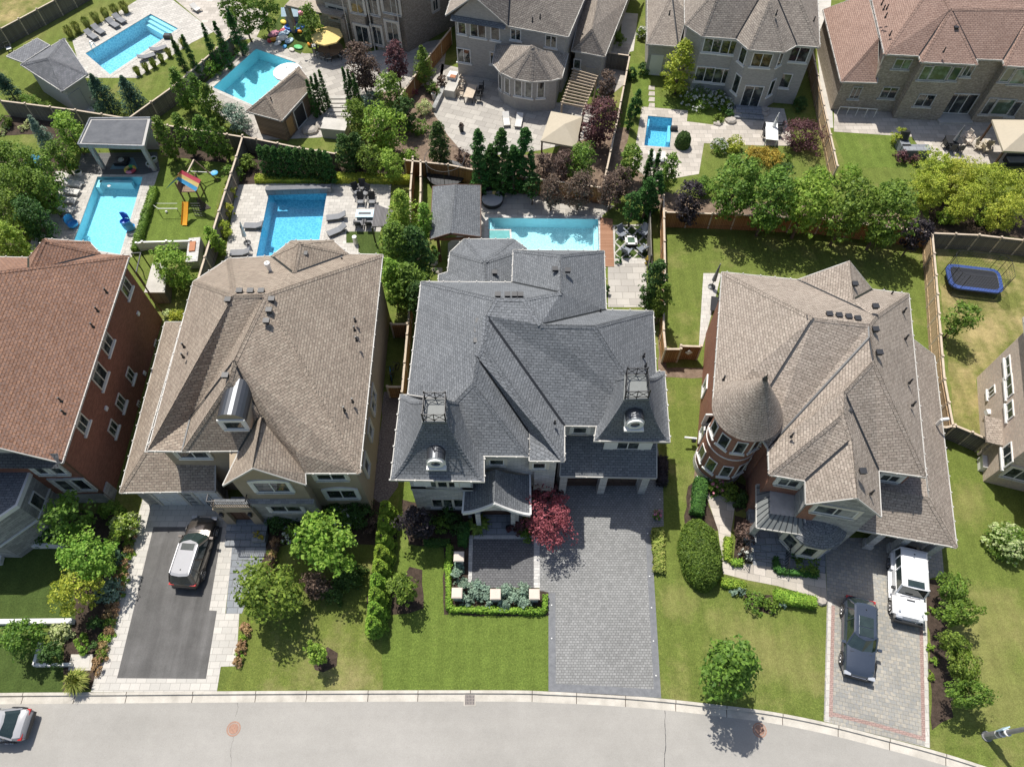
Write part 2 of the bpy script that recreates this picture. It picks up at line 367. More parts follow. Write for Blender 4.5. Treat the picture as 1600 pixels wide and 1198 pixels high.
M['f_red'] = foliage('crimson_leaf', (.16, .035, .04), (.50, .15, .155))
M['f_clip'] = foliage('clipped_leaf', (.045, .08, .012), (.15, .20, .03))
M['f_white'] = foliage('white_blossom', (.45, .46, .40), (.82, .82, .76), .7, .15)
M['f_cream'] = foliage('cream_blossom', (.30, .38, .12), (.62, .64, .34), .7, .15)
M['f_gold'] = foliage('golden_leaf', (.26, .18, .02), (.52, .40, .06), .7, .15)
M['f_orange'] = foliage('orange_tinged_leaf', (.22, .14, .05), (.50, .33, .18), .7, .15)
M['f_grass'] = foliage('grass_blade', (.10, .14, .02), (.30, .30, .08), .8, .2)
M['f_pink'] = foliage('pink_blossom', (.5, .12, .22), (.75, .35, .42), .7, .15)
M['water_blue'] = water_mat('clear_blue_water', (.56, .86, .93))
M['water_aqua'] = water_mat('clear_aqua_water', (.55, .88, .92))
M['water_deep'] = water_mat('deep_blue_water', (.42, .77, .90))
M['caustic_white'] = caustic_liner('white_caustic_liner', (.66, .76, .78), (.92, .97, .97), 4.2)
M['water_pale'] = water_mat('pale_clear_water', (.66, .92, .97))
M['caustic_blue'] = caustic_liner('blue_caustic_liner', (.36, .58, .70), (.66, .82, .88))
M['caustic_aqua'] = caustic_liner('aqua_caustic_liner', (.50, .70, .78), (.70, .86, .90))
M['liner_plain'] = plain('pale_blue_pool_wall', (.55, .78, .84), .6, var=.04)
M['flat_roof'] = ground2('flat_roof_felt', (.10, .105, .115), (.15, .155, .165), 1.2, speck=.15)
M['balcony_tile'] = ground2('balcony_tile', (.36, .34, .32), (.48, .46, .43), 2., speck=.1)
M['slat_grey'] = brick('grey_slats', (.16, .15, .15), (.21, .20, .20), (.05, .05, .05), .12, 30, .02, patch=.1, off=0)
M['wood_orange'] = plain('orange_wood', (.42, .24, .10), .6, var=.15)
M['terracotta_wood'] = plain('red_brown_timber', (.26, .10, .06), .6, var=.15)
M['sky_rug'] = plain('blue_grey_rug', (.16, .26, .32), .95, var=.15)
M['lamp_grey'] = plain('weathered_metal', (.26, .26, .26), .55, .3, .15)
M['trampoline_blue'] = plain('trampoline_blue', (.04, .08, .26), .5, var=.25, nscale=6)
M['slide_orange'] = plain('slide_orange', (.85, .42, .04), .35, var=.06)
M['steel_blue'] = plain('steel_blue', (.13, .21, .28), .4, .3, .08)
M['adir_grey'] = plain('adirondack_grey', (.17, .19, .22), .6, var=.06)
M['cush_light'] = plain('light_cushion', (.48, .47, .46), .9, var=.06)
M['gutter_white'] = plain('gutter_white', (.47, .455, .42), .6, var=.25, nscale=.8)
M['drain_iron'] = plain('drain_iron', (.27, .235, .215), .85, var=.25, nscale=9)
M['dark_deck'] = brick('dark_decking', (.12, .12, .12), (.17, .165, .16), (.05, .05, .05), 30, .15, .014, patch=.1, off=0, bmp=.003)
M['pergola_wood'] = plain('pergola_wood', (.40, .32, .23), .8, var=.2)
M['paver_court'] = brick('court_pavers', (.12, .12, .125), (.165, .165, .17), (.06, .06, .06), .22, .16, .014, patch=.1, bmp=.003)
# ---------------- the ground ----------------
KB = [(-900, 1100), (-200, 1085), (0, 1082), (140, 1081), (400, 1079), (600, 1078), (800, 1078), (860, 1080), (945, 1084), (1030, 1090.5), (1100, 1098), (1200, 1110.5), (1290, 1128), (1370, 1148), (1453, 1170), (1525, 1192), (1640, 1232), (1800, 1300), (2050, 1420)]
kb = [P(*p) for p in KB]
def smooth_line(pts, k=4):
 out = []
 for i in range(len(pts) - 1):
  p0, p1, p2, p3 = pts[max(i - 1, 0)], pts[i], pts[i + 1], pts[min(i + 2, len(pts) - 1)]
  for j in range(k):
   t = j / k
   out.append(.5 * ((2 * p1) + (p2 - p0) * t + (2 * p0 - 5 * p1 + 4 * p2 - p3) * t * t + (3 * p1 - p0 - 3 * p2 + p3) * t ** 3))
 return out + [pts[-1]]
kb = smooth_line(kb, 8)
def off_line(pts, d):
 out = []
 for i, p in enumerate(pts):
  a = pts[max(i - 1, 0)]; b = pts[min(i + 1, len(pts) - 1)]
  t = (b - a); t.z = 0; t.normalize(); out.append(p + Vector((t.y, -t.x, 0)) * d)
 return out
def struct(o): o['kind'] = 'structure'; return o
LZ = [0]
def sheet(name, pts, mat, z, holes=(), rot=0., world=False, kind='structure'):
 loops = [[(Vector((p[0], p[1], 0)) if world else P(*p)) for p in pts]] + [[P(*p) for p in h] for h in holes]
 jt = .13 if name == 'planting_bed' else (.07 if name in ('lawn', 'gravel_path') and not world else 0)
 if jt:
  o_ = []; q_ = loops[0]
  for i in range(len(q_)):
   a, b = q_[i], q_[(i + 1) % len(q_)]; m = max(1, int((b - a).length / .7))
   for k in range(m): o_.append(a.lerp(b, k / m) + (Vector((rnd.uniform(-jt, jt), rnd.uniform(-jt, jt), 0)) if min((a - c).length for c in kb) > .0 and k else Vector()))
  loops[0] = o_
 if name == 'lawn' and not world: LZ[0] += .0005; z += LZ[0]
 flat = [Vector((p.x, p.y, z)) for l_ in loops for p in l_]
 tris = tessellate_polygon([[Vector((p.x, p.y, 0)) for p in l_] for l_ in loops])
 mb = MB(); fs = []
 for t in tris:
  a, b, c = [flat[i] for i in t]
  if abs((b - a).cross(c - a).z) < 1e-6: continue
  fs.append(list(t) if (b - a).cross(c - a).z > 0 else list(t)[::-1])
 mb.add(flat, fs)
 o = mb.build(name, M[mat] if isinstance(mat, str) else mat, rot=rot)
 if kind: o['kind'] = kind
 return o
POOL = {
 'P1': [(235.5, 22), (279, 45), (172, 117), (133, 84)],
 'P2': [(400, 76), (463, 98), (402, 168), (332, 137)],
 'P3': [(152, 276), (224, 276), (188, 398), (112, 385)],
 'P4': [(422, 292), (513, 292), (492, 420), (396, 420)],
 'P5': [(763, 340), (935, 342), (937, 412), (762, 406)],
 'P6': [(1012, 181), (1051, 184.5), (1047, 231), (1006, 228)]}
far = [(900, kb[-1].y), (900, 900), (-900, 900), (-900, kb[0].y)]
gm = MB().box((0, 100, -2.0), (3000, 3000, .02)); struct(gm.build('ground', M['lawn']))
sheet('lawn', [(p.x, p.y) for p in kb] + far, 'lawn', 0, holes=[POOL[k] for k in POOL], world=True)
g1 = off_line(kb, .17); g2 = off_line(kb, .2); g3 = off_line(kb, .62); rd = off_line(kb, 9.2)
mb = MB()
for i in range(len(kb) - 1):
 for a, b, za, zb in ((kb, g1, .012, .012), (g1, g2, .012, -.115), (g2, g3, -.115, -.125)):
  mb.quad(Vector((a[i].x, a[i].y, za)), Vector((b[i].x, b[i].y, zb)), Vector((b[i + 1].x, b[i + 1].y, zb)), Vector((a[i + 1].x, a[i + 1].y, za)))
struct(mb.build('kerb', M['kerb']))
mb = MB()
for i in range(len(kb) - 1): mb.quad(*[Vector((q.x, q.y, -.126)) for q in (g3[i], rd[i], rd[i + 1], g3[i + 1])])
struct(mb.build('road', M['asphalt_road']))
jm = MB(); acc = 0
for i in range(len(kb) - 1):
 acc += (kb[i + 1] - kb[i]).length
 if acc > 2.9 and abs(kb[i].x) < 45:
  acc = 0; d = (kb[i + 1] - kb[i]).normalized() * .02
  for a, b, za, zb in ((kb, g1, .015, .015), (g2, g3, -.111, -.121)): jm.quad(Vector((a[i].x, a[i].y, za)) - d, Vector((b[i].x, b[i].y, zb)) - d, Vector((b[i].x, b[i].y, zb)) + d, Vector((a[i].x, a[i].y, za)) + d)
struct(jm.build('kerb_joints', M['mulch']))
r2 = off_line(kb, 9.6); mb = MB()
for i in range(len(kb) - 1):
 mb.quad(*[Vector((q.x, q.y, z)) for q, z in ((rd[i], -.126), (r2[i], .01), (r2[i + 1], .01), (rd[i + 1], -.126))])
struct(mb.build('kerb', M['kerb']))
mb = MB(); r4 = off_line(kb, 60)
for i in range(len(kb) - 1): mb.quad(*[Vector((q.x, q.y, .008)) for q in (r2[i], r4[i], r4[i + 1], r2[i + 1])])
struct(mb.build('verge', M['lawn_dry']))
def crack(pts, wd=.03, z=-.121):
 mb = MB(); q = [P(x, y, z) for x, y in pts]; q2 = []
 for i in range(len(q) - 1):
  for k in range(8): q2.append(q[i].lerp(q[i + 1], k / 8) + Vector((rnd.uniform(-.03, .03), rnd.uniform(-.03, .03), 0)))
 for i in range(len(q2) - 1):
  d = (q2[i + 1] - q2[i]); d.z = 0; d.normalize(); n_ = Vector((-d.y, d.x, 0)) * wd * rnd.uniform(.3, .8)
  mb.quad(q2[i] - n_, q2[i + 1] - n_, q2[i + 1] + n_, q2[i] + n_)
 return struct(mb.build('road_crack', M['black']))
crack([(1039, 1109), (1040, 1150), (1038, 1205)]); crack([(368, 1120), (372, 1105), (370, 1096)], .012); crack([(365, 1150), (360, 1175), (362, 1200)], .012)
def manhole(px, py, lab):
 c = P(px, py, -.12); t = thing('manhole_cover', c, lab, 'manhole cover')
 a = MB(); a.lathe([(0, .002), (.3, .002), (.3, -.01)], c, 20); a.lathe([(.34, .004), (.42, .004), (.42, -.01), ], c, 20)
 part(a, 'ring', M['terracotta_g'], t)
 b = MB(); b.lathe([(0, .006), (.12, .007), (.12, .003), (.2, .003), (.2, .007), (.29, .006), (.3, .0)], c, 20); part(b, 'lid', M['terracotta_g'], t)
 col('asphalt_patch', (.30, .21, .17), .9, nscale=6, var=.3)
M['terracotta_g'] = plain('rusty_iron', (.36, .21, .15), .85, var=.25, nscale=9)
manhole(365, 1138, 'rusty round manhole cover in the road below the asphalt driveway'); manhole(1187, 1140, 'rusty round manhole cover in the road beside the street tree shadow')
sd_ = P(734, 1093, -.11); t = thing('storm_drain', sd_, 'square iron drain grate in the gutter in front of the middle lawn', 'drain grate')
mb = MB(); mb.box(sd_ + Vector((0, 0, .0)), (.72, .7, .02)); part(mb, 'frame', M['kerb'], t)
mb = MB()
for i in range(7): mb.box(sd_ + Vector((-.27 + i * .09, 0, .015)), (.05, .6, .02))
for j in range(4): mb.box(sd_ + Vector((0, -.25 + j * .165, .02)), (.6, .03, .012))
part(mb, 'grating', M['drain_iron'], t)
mb = MB(); mb.box(sd_ + Vector((0, 0, .008)), (.6, .58, .012)); part(mb, 'sump', M['black'], t)
sheet('lawn', [(346, 1078), (368, 1042), (374, 960), (450, 880), (545, 845), (628, 770), (600, 870), (597, 960), (598, 1077)], 'lawn_dry', .004)
sheet('lawn', [(598, 1077), (597, 960), (625, 770), (640, 750), (700, 800), (735, 840), (735, 960), (857, 960), (857, 1079), (800, 1077)], 'lawn_lush', .004)
sheet('lawn', [(1033, 1089), (1022, 890), (1040, 720), (1037, 560), (1092, 570), (1090, 690), (1078, 780), (1066, 830), (1100, 915), (1170, 925), (1292, 945), (1287, 1126), (1200, 1109), (1100, 1097)], 'lawn', .004)
sheet('lawn', [(1040, 333), (1460, 365), (1472, 560), (1420, 600), (1100, 560), (1045, 545)], 'lawn', .004)
sheet('lawn', [(1461, 372), (1660, 372), (1640, 520), (1525, 592), (1538, 690), (1492, 668)], 'lawn_parched', .004)
sheet('lawn', [(0, 0), (88, -10), (0, 46), (-80, 90), (-80, -10)], 'lawn_parched', .004)
sheet('artificial_turf', [(-160, 850), (98, 852), (112, 900), (118, 967), (-160, 972)], 'turf', .004)
sheet('artificial_turf', [(-160, 990), (60, 990), (52, 1040), (108, 1045), (98, 1081), (-160, 1084)], 'turf', .004)
sheet('lawn', [(258, 240), (352, 250), (322, 400), (210, 398), (238, 290)], 'lawn_lush', .004)
sheet('lawn', [(1302, 207), (1420, 212), (1440, 262), (1322, 262)], 'lawn_lush', .004)
sheet('lawn', [(1075, 190), (1115, 192), (1120, 160), (1010, 150), (1020, 100), (985, 100), (990, 165), (1075, 172)], 'lawn_lush', .004)
MUL = [[(98, 800), (220, 800), (205, 890), (150, 1075), (98, 1080), (100, 1000), (118, 965), (112, 900)],
    [(375, 235), (650, 250), (640, 288), (372, 290), (352, 330), (338, 395), (318, 395), (352, 290)],
    [(455, 790), (590, 780), (625, 800), (618, 850), (560, 850), (450, 850), (415, 860), (425, 900), (408, 905), (400, 850)],
    [(600, 860), (607, 860), (598, 985), (583, 1000), (572, 985), (578, 900)], [(628, 780), (740, 800), (735, 842), (705, 850), (697, 855), (640, 850)],
    [(692, 848), (735, 848), (735, 918), (858, 918), (860, 962), (694, 960)], [(640, 885), (660, 890), (662, 950), (612, 960), (610, 930)],
    [(1075, 760), (1100, 735), (1180, 765), (1178, 790), (1150, 800), (1142, 780), (1103, 772), (1122, 828), (1066, 840)],
    [(1212, 860), (1283, 868), (1283, 896), (1212, 890)], [(1447, 905), (1480, 900), (1480, 950), (1490, 1120), (1456, 1140), (1453, 1060)],
    [(900, 200), (985, 200), (950, 330), (760, 300), (640, 245), (600, 230), (570, 170), (560, 100), (700, 110), (690, 180), (745, 245), (870, 240)],
    [(1040, 300), (1090, 310), (1440, 330), (1460, 362), (1040, 333), (960, 300), (990, 262)], [(1446, 320), (1470, 316), (1640, 345), (1640, 374), (1460, 364)],
    [(0, 180), (90, 190), (120, 205), (100, 240), (60, 210), (0, 212)], [(233, 205), (372, 215), (352, 255), (256, 245)],
    [(-100, 250), (100, 240), (108, 270), (52, 382), (-100, 400)], [(1148, 805), (1180, 810), (1176, 880), (1146, 876)], [(1162, 925), (1215, 930), (1210, 962), (1165, 950)]]
for k, p in enumerate(MUL): sheet('planting_bed', p, 'mulch' if k != 10 and k != 11 else 'soil', .0115)
sheet('planting_bed', [(487, 1028), (512, 1010), (528, 1020), (526, 1040), (505, 1050), (492, 1046)], 'mulch', .011)
sheet('gravel_path', [(600, 612), (638, 612), (628, 700), (622, 760), (600, 790), (583, 778)], 'river_stone', .012)
sheet('gravel_path', [(1028, 520), (1040, 545), (1042, 575), (1100, 575), (1098, 590), (1030, 590)], 'soil', .012)
sheet('gravel_path', [(1078, 830), (1090, 690), (1096, 690), (1090, 740), (1078, 780)], 'soil', .0125)
sheet('driveway', [(215, 700), (225, 772), (142, 1080.5), (339, 1079.5), (345, 1041), (369, 1040), (374, 958), (352, 958), (366, 831), (345, 700)], 'paver_light', .012)
sheet('driveway', [(240, 823), (183, 1059), (322, 1060), (339, 954), (327, 953), (348, 823)], 'asphalt', .016)
sheet('garden_path', [(366, 820), (412, 820), (416, 860), (398, 905), (378, 958), (353, 958)], 'slate_path', .016)
dv = [(860, 700), (1028, 700), (1036, 760), (1037, 822), (1018, 824), (1021.5, 898), (1033, 1090), (857, 1079.5), (857, 925), (843, 922), (843, 838), (830, 800)]
sheet('driveway', dv, 'paver_grey', .012)
def strip(name, pts, wd, mat, z):
 q = [P(*p) for p in pts]; mb = MB()
 o = off_line(q, wd)
 for i in range(len(q) - 1):
  a = [Vector((v.x, v.y, z)) for v in (q[i], o[i], o[i + 1], q[i + 1])]
  if (a[1] - a[0]).cross(a[2] - a[0]).z < 0: a.reverse()
  mb.quad(*a)
 return struct(mb.build(name, M[mat]))
strip('driveway_edging', [(857, 926), (857, 1079.5)], -.45, 'paver_border', .016)
strip('driveway_edging', [(1018, 824), (1021.5, 898), (1033, 1090)], .42, 'paver_border', .016)
strip('driveway_edging', [(866, 1080), (945, 1083.6), (1024, 1089)], -.45, 'paver_border', .0165)
strip('driveway_edging', [(844, 922), (866, 925), (866, 1077)], .03, 'paver_border', .017)
sheet('courtyard', [(739, 842), (834, 842), (834, 918), (736, 918)], 'paver_court', .012)
for q in ([(733, 836), (739, 836), (737, 920), (731, 920)], [(834, 842), (843, 842), (843.5, 918), (834, 918)], [(739, 836), (843, 836), (843, 842), (739, 842)]): sheet('courtyard_edging', q, 'stone_pale', .02)
sheet('garden_path', [(752, 780), (800, 780), (808, 836), (748, 836)], 'slate_path', .024)
sheet('driveway', [(1290, 840), (1470, 840), (1475, 898), (1447, 905), (1453, 1168.5), (1287, 1126.5), (1292, 939)], 'paver_mix', .012, rot=R(-12))
strip('driveway_edging', [(1294, 939), (1289, 1126.5)], -.25, 'paver_light', .016); strip('driveway_edging', [(1446, 905), (1452, 1168)], .25, 'paver_light', .016)
strip('driveway_edging', [(1299, 945), (1295, 1119)], -.22, 'paver_red', .0165); strip('driveway_edging', [(1441, 930), (1446, 1158)], .22, 'paver_red', .0165)
strip('driveway_edging', [(1300, 1118), (1372, 1136), (1441, 1156)], -.22, 'paver_red', .017)
sheet('garden_path', [(1103, 772), (1150, 776), (1146, 806), (1136, 876), (1180, 882), (1290, 896), (1292, 938), (1215, 915), (1168, 906), (1130, 896), (1122, 828)], 'flag', .0145, rot=R(-12))
sheet('garden_path', [(1176, 810), (1290, 820), (1290, 896), (1176, 882)], 'slate_path', .018, rot=R(-12))
sheet('garden_path', [(1099, 427), (1127, 427), (1112, 490), (1098, 541), (1092, 541)], 'paver_light', .012)
sheet('patio', [(86, 268), (250, 262), (206, 402), (40, 402)], 'paver_deck', .012, [POOL['P3']])
sheet('wooden_deck', [(128, 240), (246, 238), (250, 268), (225, 273), (150, 273), (120, 268)], 'dark_deck', .03)
sheet('patio', [(370, 289), (612, 280), (608, 330), (594, 362), (541, 362), (541, 380), (560, 380), (560, 412), (350, 412)], 'paver_deck', .012, [POOL['P4']])
sheet('artificial_turf', [(541, 362), (594, 362), (592, 398), (560, 398), (560, 380), (541, 380)], 'turf', .012)
sheet('patio', [(745, 300), (790, 300), (960, 322), (937, 340), (944, 430), (700, 430), (700, 380), (745, 345)], 'paver_big', .0125, [POOL['P5']])
sheet('patio', [(957, 352), (1016, 350), (1020, 412), (959, 412)], 'paver_deck', .0132)
sheet('patio', [(950, 412), (1010, 412), (1010, 480), (950, 480)], 'paver_big', .0165)
sheet('wooden_deck', [(937.5, 340), (957, 343), (959.5, 417), (945, 417), (938, 400)], 'wood_red', .05)
sheet('patio', [(113, 64), (225, -6), (262, -6), (334, 50), (300, 67), (215, 122), (130, 122)], 'paver_deck', .012, [POOL['P1']], rot=R(35))
sheet('patio', [(262, -10), (330, -10), (420, 20), (400, 60), (352, 66)], 'flag', .012)
sheet('patio', [(300, 150), (400, 58), (475, 84), (560, 84), (700, 60), (690, 130), (560, 150), (545, 205), (500, 215), (400, 220)], 'paver_big', .0125, [POOL['P2']], rot=R(30))
sheet('artificial_turf', [(415, 62), (440, 20), (500, 25), (470, 85)], 'turf', .0165)
sheet('patio', [(690, 100), (775, 120), (860, 160), (935, 165), (925, 215), (845, 235), (800, 240), (745, 246), (720, 235), (700, 212), (678, 178)], 'paver_big', .0125, rot=R(-20))
sheet('patio', [(935, 60), (985, 70), (978, 130), (935, 165), (925, 110)], 'flag', .0135)
sheet('garden_path', [(972, 20), (997, 22), (990, 80), (975, 84), (970, 60)], 'concrete', .0125)
sheet('patio', [(1003, 167), (1075, 173), (1073, 190), (1120, 196), (1160, 165), (1225, 170), (1240, 228), (1195, 228), (1100, 224), (1092, 272), (1018, 285), (988, 258)], 'flag', .0125, [POOL['P6']])
sheet('patio', [(1303, 170), (1640, 176), (1640, 262), (1450, 252), (1425, 214), (1303, 206)], 'flag', .0125)
for i, yy in enumerate((134, 143, 152, 161)): sheet('stepping_stone', [(1014 + i * .3, yy), (1023, yy + .5), (1023, yy + 7), (1013, yy + 6.5)], 'flag', .016)
sheet('garden_path', [(1262, -20), (1300, -20), (1294, 70), (1302, 200), (1288, 200), (1276, 72)], 'concrete', .011)
# ---------------- pools ----------------
def pool(key, label, liner_m, wat, depth, cop_m, cop_w, steps=None, cop_z=.03):
 q = [P(*p) for p in POOL[key]]; ar = sum(q[i].x * q[(i + 1) % 4].y - q[(i + 1) % 4].x * q[i].y for i in range(4))
 if ar < 0: q.reverse()
 c = sum(q, Vector()) / 4; t = thing('swimming_pool', c, label, 'swimming pool')
 mb = MB()
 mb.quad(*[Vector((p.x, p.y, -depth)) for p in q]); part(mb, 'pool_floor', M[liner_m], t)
 mb = MB()
 for i in range(4):
  a, b = q[i], q[(i + 1) % 4]
  mb.quad(Vector((b.x, b.y, -depth)), Vector((a.x, a.y, -depth)), Vector((a.x, a.y, .01)), Vector((b.x, b.y, .01)))
 part(mb, 'pool_wall', M['liner_plain' if 'blue' not in liner_m else 'caustic_blue'], t)
 ins = offset_poly(q, .004); mb = MB(); mb.quad(*[Vector((p.x, p.y, -.09)) for p in ins]); part(mb, 'water', M[wat], t)
 out = offset_poly(q, -cop_w); inn = offset_poly(q, .03); mb = MB()
 for i in range(4):
  j = (i + 1) % 4; lo, hi = -.02, cop_z
  A, B, Cc, D = out[i], out[j], inn[j], inn[i]
  mb.quad(*[Vector((p.x, p.y, hi)) for p in (A, B, Cc, D)])
  mb.quad(Vector((D.x, D.y, hi)), Vector((Cc.x, Cc.y, hi)), Vector((Cc.x, Cc.y, lo)), Vector((D.x, D.y, lo)))
  mb.quad(Vector((A.x, A.y, 0)), Vector((B.x, B.y, 0)), Vector((B.x, B.y, hi)), Vector((A.x, A.y, hi)))
 part(mb, 'coping', M[cop_m], t)
 def at(u, v): return q0[0].lerp(q0[1], u).lerp(q0[3].lerp(q0[2], u), v)
 q0 = [P(*p) for p in POOL[key]]
 for st in steps or []:
  u0, u1, v0, v1, zz = st
  pts = [at(u0, v0), at(u1, v0), at(u1, v1), at(u0, v1)]
  mb = MB(); mb.prism(pts, -depth, zz); part(mb, 'step' if zz > -.9 else 'ledge', M['caustic_white' if key == 'P5' else 'white_step'], t)
 return t
col('spa_teal', (.16, .42, .42), .08, var=.15)
col('white_step', (.80, .86, .88), .6, var=.03)
pool('P1', 'long blue pool with wide white steps at its right end, beside the grey pool house', 'caustic_blue', 'water_blue', 1.5, 'paver_light', .4, [(.0, .98, .005, .07, -.25), (.0, .98, .07, .14, -.5), (0, .98, .14, .21, -.75)] and [(0.005, .995, .005, .05, -.2)][:0])
pool('P2', 'green tinted pool next to the yellow umbrella and the brown roofed cabana', 'caustic_aqua', 'water_aqua', 1.3, 'paver_light', .35)
pool('P3', 'pale turquoise pool in front of the flat roofed pavilion', 'caustic_aqua', 'water_blue', 1.0, 'paver_light', .3, [(.06, .75, .03, .07, -.18), (.02, .1, .03, .14, -.18)])
pool('P4', 'deep blue rectangular pool behind the taupe roofed house', 'caustic_blue', 'water_deep', 1.7, 'paver_light', .35)
pool('P5', 'wide pale blue pool with white shelf steps behind the dark grey roofed house', 'caustic_white', 'water_pale', 1.2, 'stone_pale', .35, [(.955, .995, .12, .97, -.2), (.0, .03, .02, .5, -.2), (.03, .06, .05, .5, -.45), (.06, .09, .1, .5, -.7)])
pool('P6', 'small bright blue plunge pool in the stone patio beside the pale brick house', 'caustic_blue', 'water_deep', 1.3, 'flag', .3, [(.02, .1, .05, .3, -.2), (.85, .98, .2, .75, -.25)])
t_p1 = [o for o in bpy.data.objects if o.name == 'swimming_pool'][0]
q0 = [P(*p) for p in POOL['P1']]
for k, (d0, zz) in enumerate(((0, -.15), (.045, -.4), (.09, -.65))):
 a = q0[0].lerp(q0[3], d0); b = q0[1].lerp(q0[2], d0); c_ = q0[1].lerp(q0[2], d0 + .045); d_ = q0[0].lerp(q0[3], d0 + .045)
 part(MB().prism([a, b, c_, d_], -1.49, zz), 'step', M['white_step'], t_p1)
t_p5 = [o for o in bpy.data.objects if o.get('label', '').startswith('wide pale blue pool')][0]
sq = [P(*p) for p in ((764, 360), (796, 360), (797, 373), (764, 373))]; so_ = offset_poly([(p.x, p.y) for p in reversed(sq)], -.16)
part(MB().prism(so_, -1.19, -.02), 'spa_wall', M['stone_pale'], t_p5); part(MB().prism([(p.x, p.y) for p in sq], -.02, -.012), 'spa_water', M['spa_teal'], t_p5)
# ---------------- houses ----------------
HW = {}
def house(name, label, px, py, cat='house'):
 t = thing(name, P(px, py), label, cat); HW[t.name] = []; return t
def walls(t, poly, z0, z1, mat, name='wall', inset=.45, reg=True, world=False):
 q = [Vector(p) if world else P(p[0], p[1], p[2] if len(p) > 2 else z1) for p in poly]
 a = sum(q[i].x * q[(i + 1) % len(q)].y - q[(i + 1) % len(q)].x * q[i].y for i in range(len(q)))
 if a < 0: q.reverse()
 w_ = offset_poly([(p.x, p.y) for p in q], inset) if inset else [Vector((p.x, p.y)) for p in q]
 mb = MB().prism([(p.x, p.y) for p in w_], z0, z1)
 if reg:
  for i in range(len(w_)): HW[t.name].append((w_[i].copy(), w_[(i + 1) % len(w_)].copy(), z0, z1 + (3 if name == 'wall' else .2)))
 return part(mb, name, M[mat], t)
def hit(t, px, py):
 r = Vector(ray(px, py)); best = None
 for a, b, z0, z1 in HW[t.name]:
  d = b - a; nn = Vector((d.y, -d.x)).normalized()
  if nn.dot(Vector((r.x, r.y))) > -1e-4: continue
  den = nn.x * r.x + nn.y * r.y
  k = (nn.dot(a)) / den
  p = Vector((r.x * k, r.y * k)); z = H + r.z * k
  s = (p - a).dot(d) / d.length_squared
  if -.004 <= s <= 1.004 and z0 - .3 <= z <= z1 and (best is None or k < best[0]): best = (k, p, z, nn, d.normalized())
 return best
def opening(t, p, z, nn, d, w_, h, kind='window', bars=1, fm='white', gm_='glass', fw=.09, sill='stone_pale', surround=None, arch=False, hb=0):
 c = Vector((p.x, p.y, z)); n3 = Vector((nn.x, nn.y, 0)); d3 = Vector((d.x, d.y, 0)); up = Vector((0, 0, 1)); rz = math.atan2(d.y, d.x)
 def bx(mb, u, v, du, dv, dep, o=0.): mb.box(c + d3 * u + up * v + n3 * (o + dep / 2), (du, dep, dv), rz)
 mb = MB()
 for s in (-1, 1): bx(mb, s * (w_ / 2 - fw / 2), 0, fw, h, .07); bx(mb, 0, s * (h / 2 - fw / 2), w_ - 2 * fw, fw, .07)
 for k in range(bars): bx(mb, -w_ / 2 + w_ * (k + 1) / (bars + 1), 0, fw * .8, h - 2 * fw, .06)
 for k in range(hb): bx(mb, 0, -h / 2 + h * (k + 1) / (hb + 1), w_ - 2 * fw, fw * .6, .055)
 f = part(mb, kind, M[fm], t)
 pn = MB(); bx(pn, 0, 0, w_ - fw, h - fw, .03); part(pn, 'pane', M[gm_], f)
 if sill: s_ = MB(); bx(s_, 0, -h / 2 - .09, w_ + .25, .14, .14); part(s_, 'sill', M[sill], f)
 if surround:
  s_ = MB(); q = .2
  for s in (-1, 1): bx(s_, s * (w_ / 2 + q / 2), 0, q, h + (0 if arch else 0), .1)
  if arch:
   n = 8; R_ = w_ / 2 + q
   for k in range(n):
    t0, t1 = k / n, (k + 1) / n
    xa, xb = -R_ + 2 * R_ * t0, -R_ + 2 * R_ * t1
    za = .12 + .3 * (1 - (2 * t0 - 1) ** 2); zb = .12 + .3 * (1 - (2 * t1 - 1) ** 2)
    A = c + n3 * .1
    s_.quad(A + d3 * xa + up * (h / 2), A + d3 * xb + up * (h / 2), A + d3 * xb + up * (h / 2 + zb), A + d3 * xa + up * (h / 2 + za))
    s_.quad(A + d3 * xa + up * (h / 2 + za), A + d3 * xb + up * (h / 2 + zb), A - n3 * .1 + d3 * xb + up * (h / 2 + zb), A - n3 * .1 + d3 * xa + up * (h / 2 + za))
  else: bx(s_, 0, h / 2 + q / 2, w_ + 2 * q, q, .1)
  part(s_, 'surround', M[surround], f)
 return f
def win(t, px, py, w_, h, **k):
 b = hit(t, px, py)
 if b is None: print('NO WALL', t.name, px, py); return None
 return opening(t, b[1], b[2], b[3], b[4], w_, h, **k)
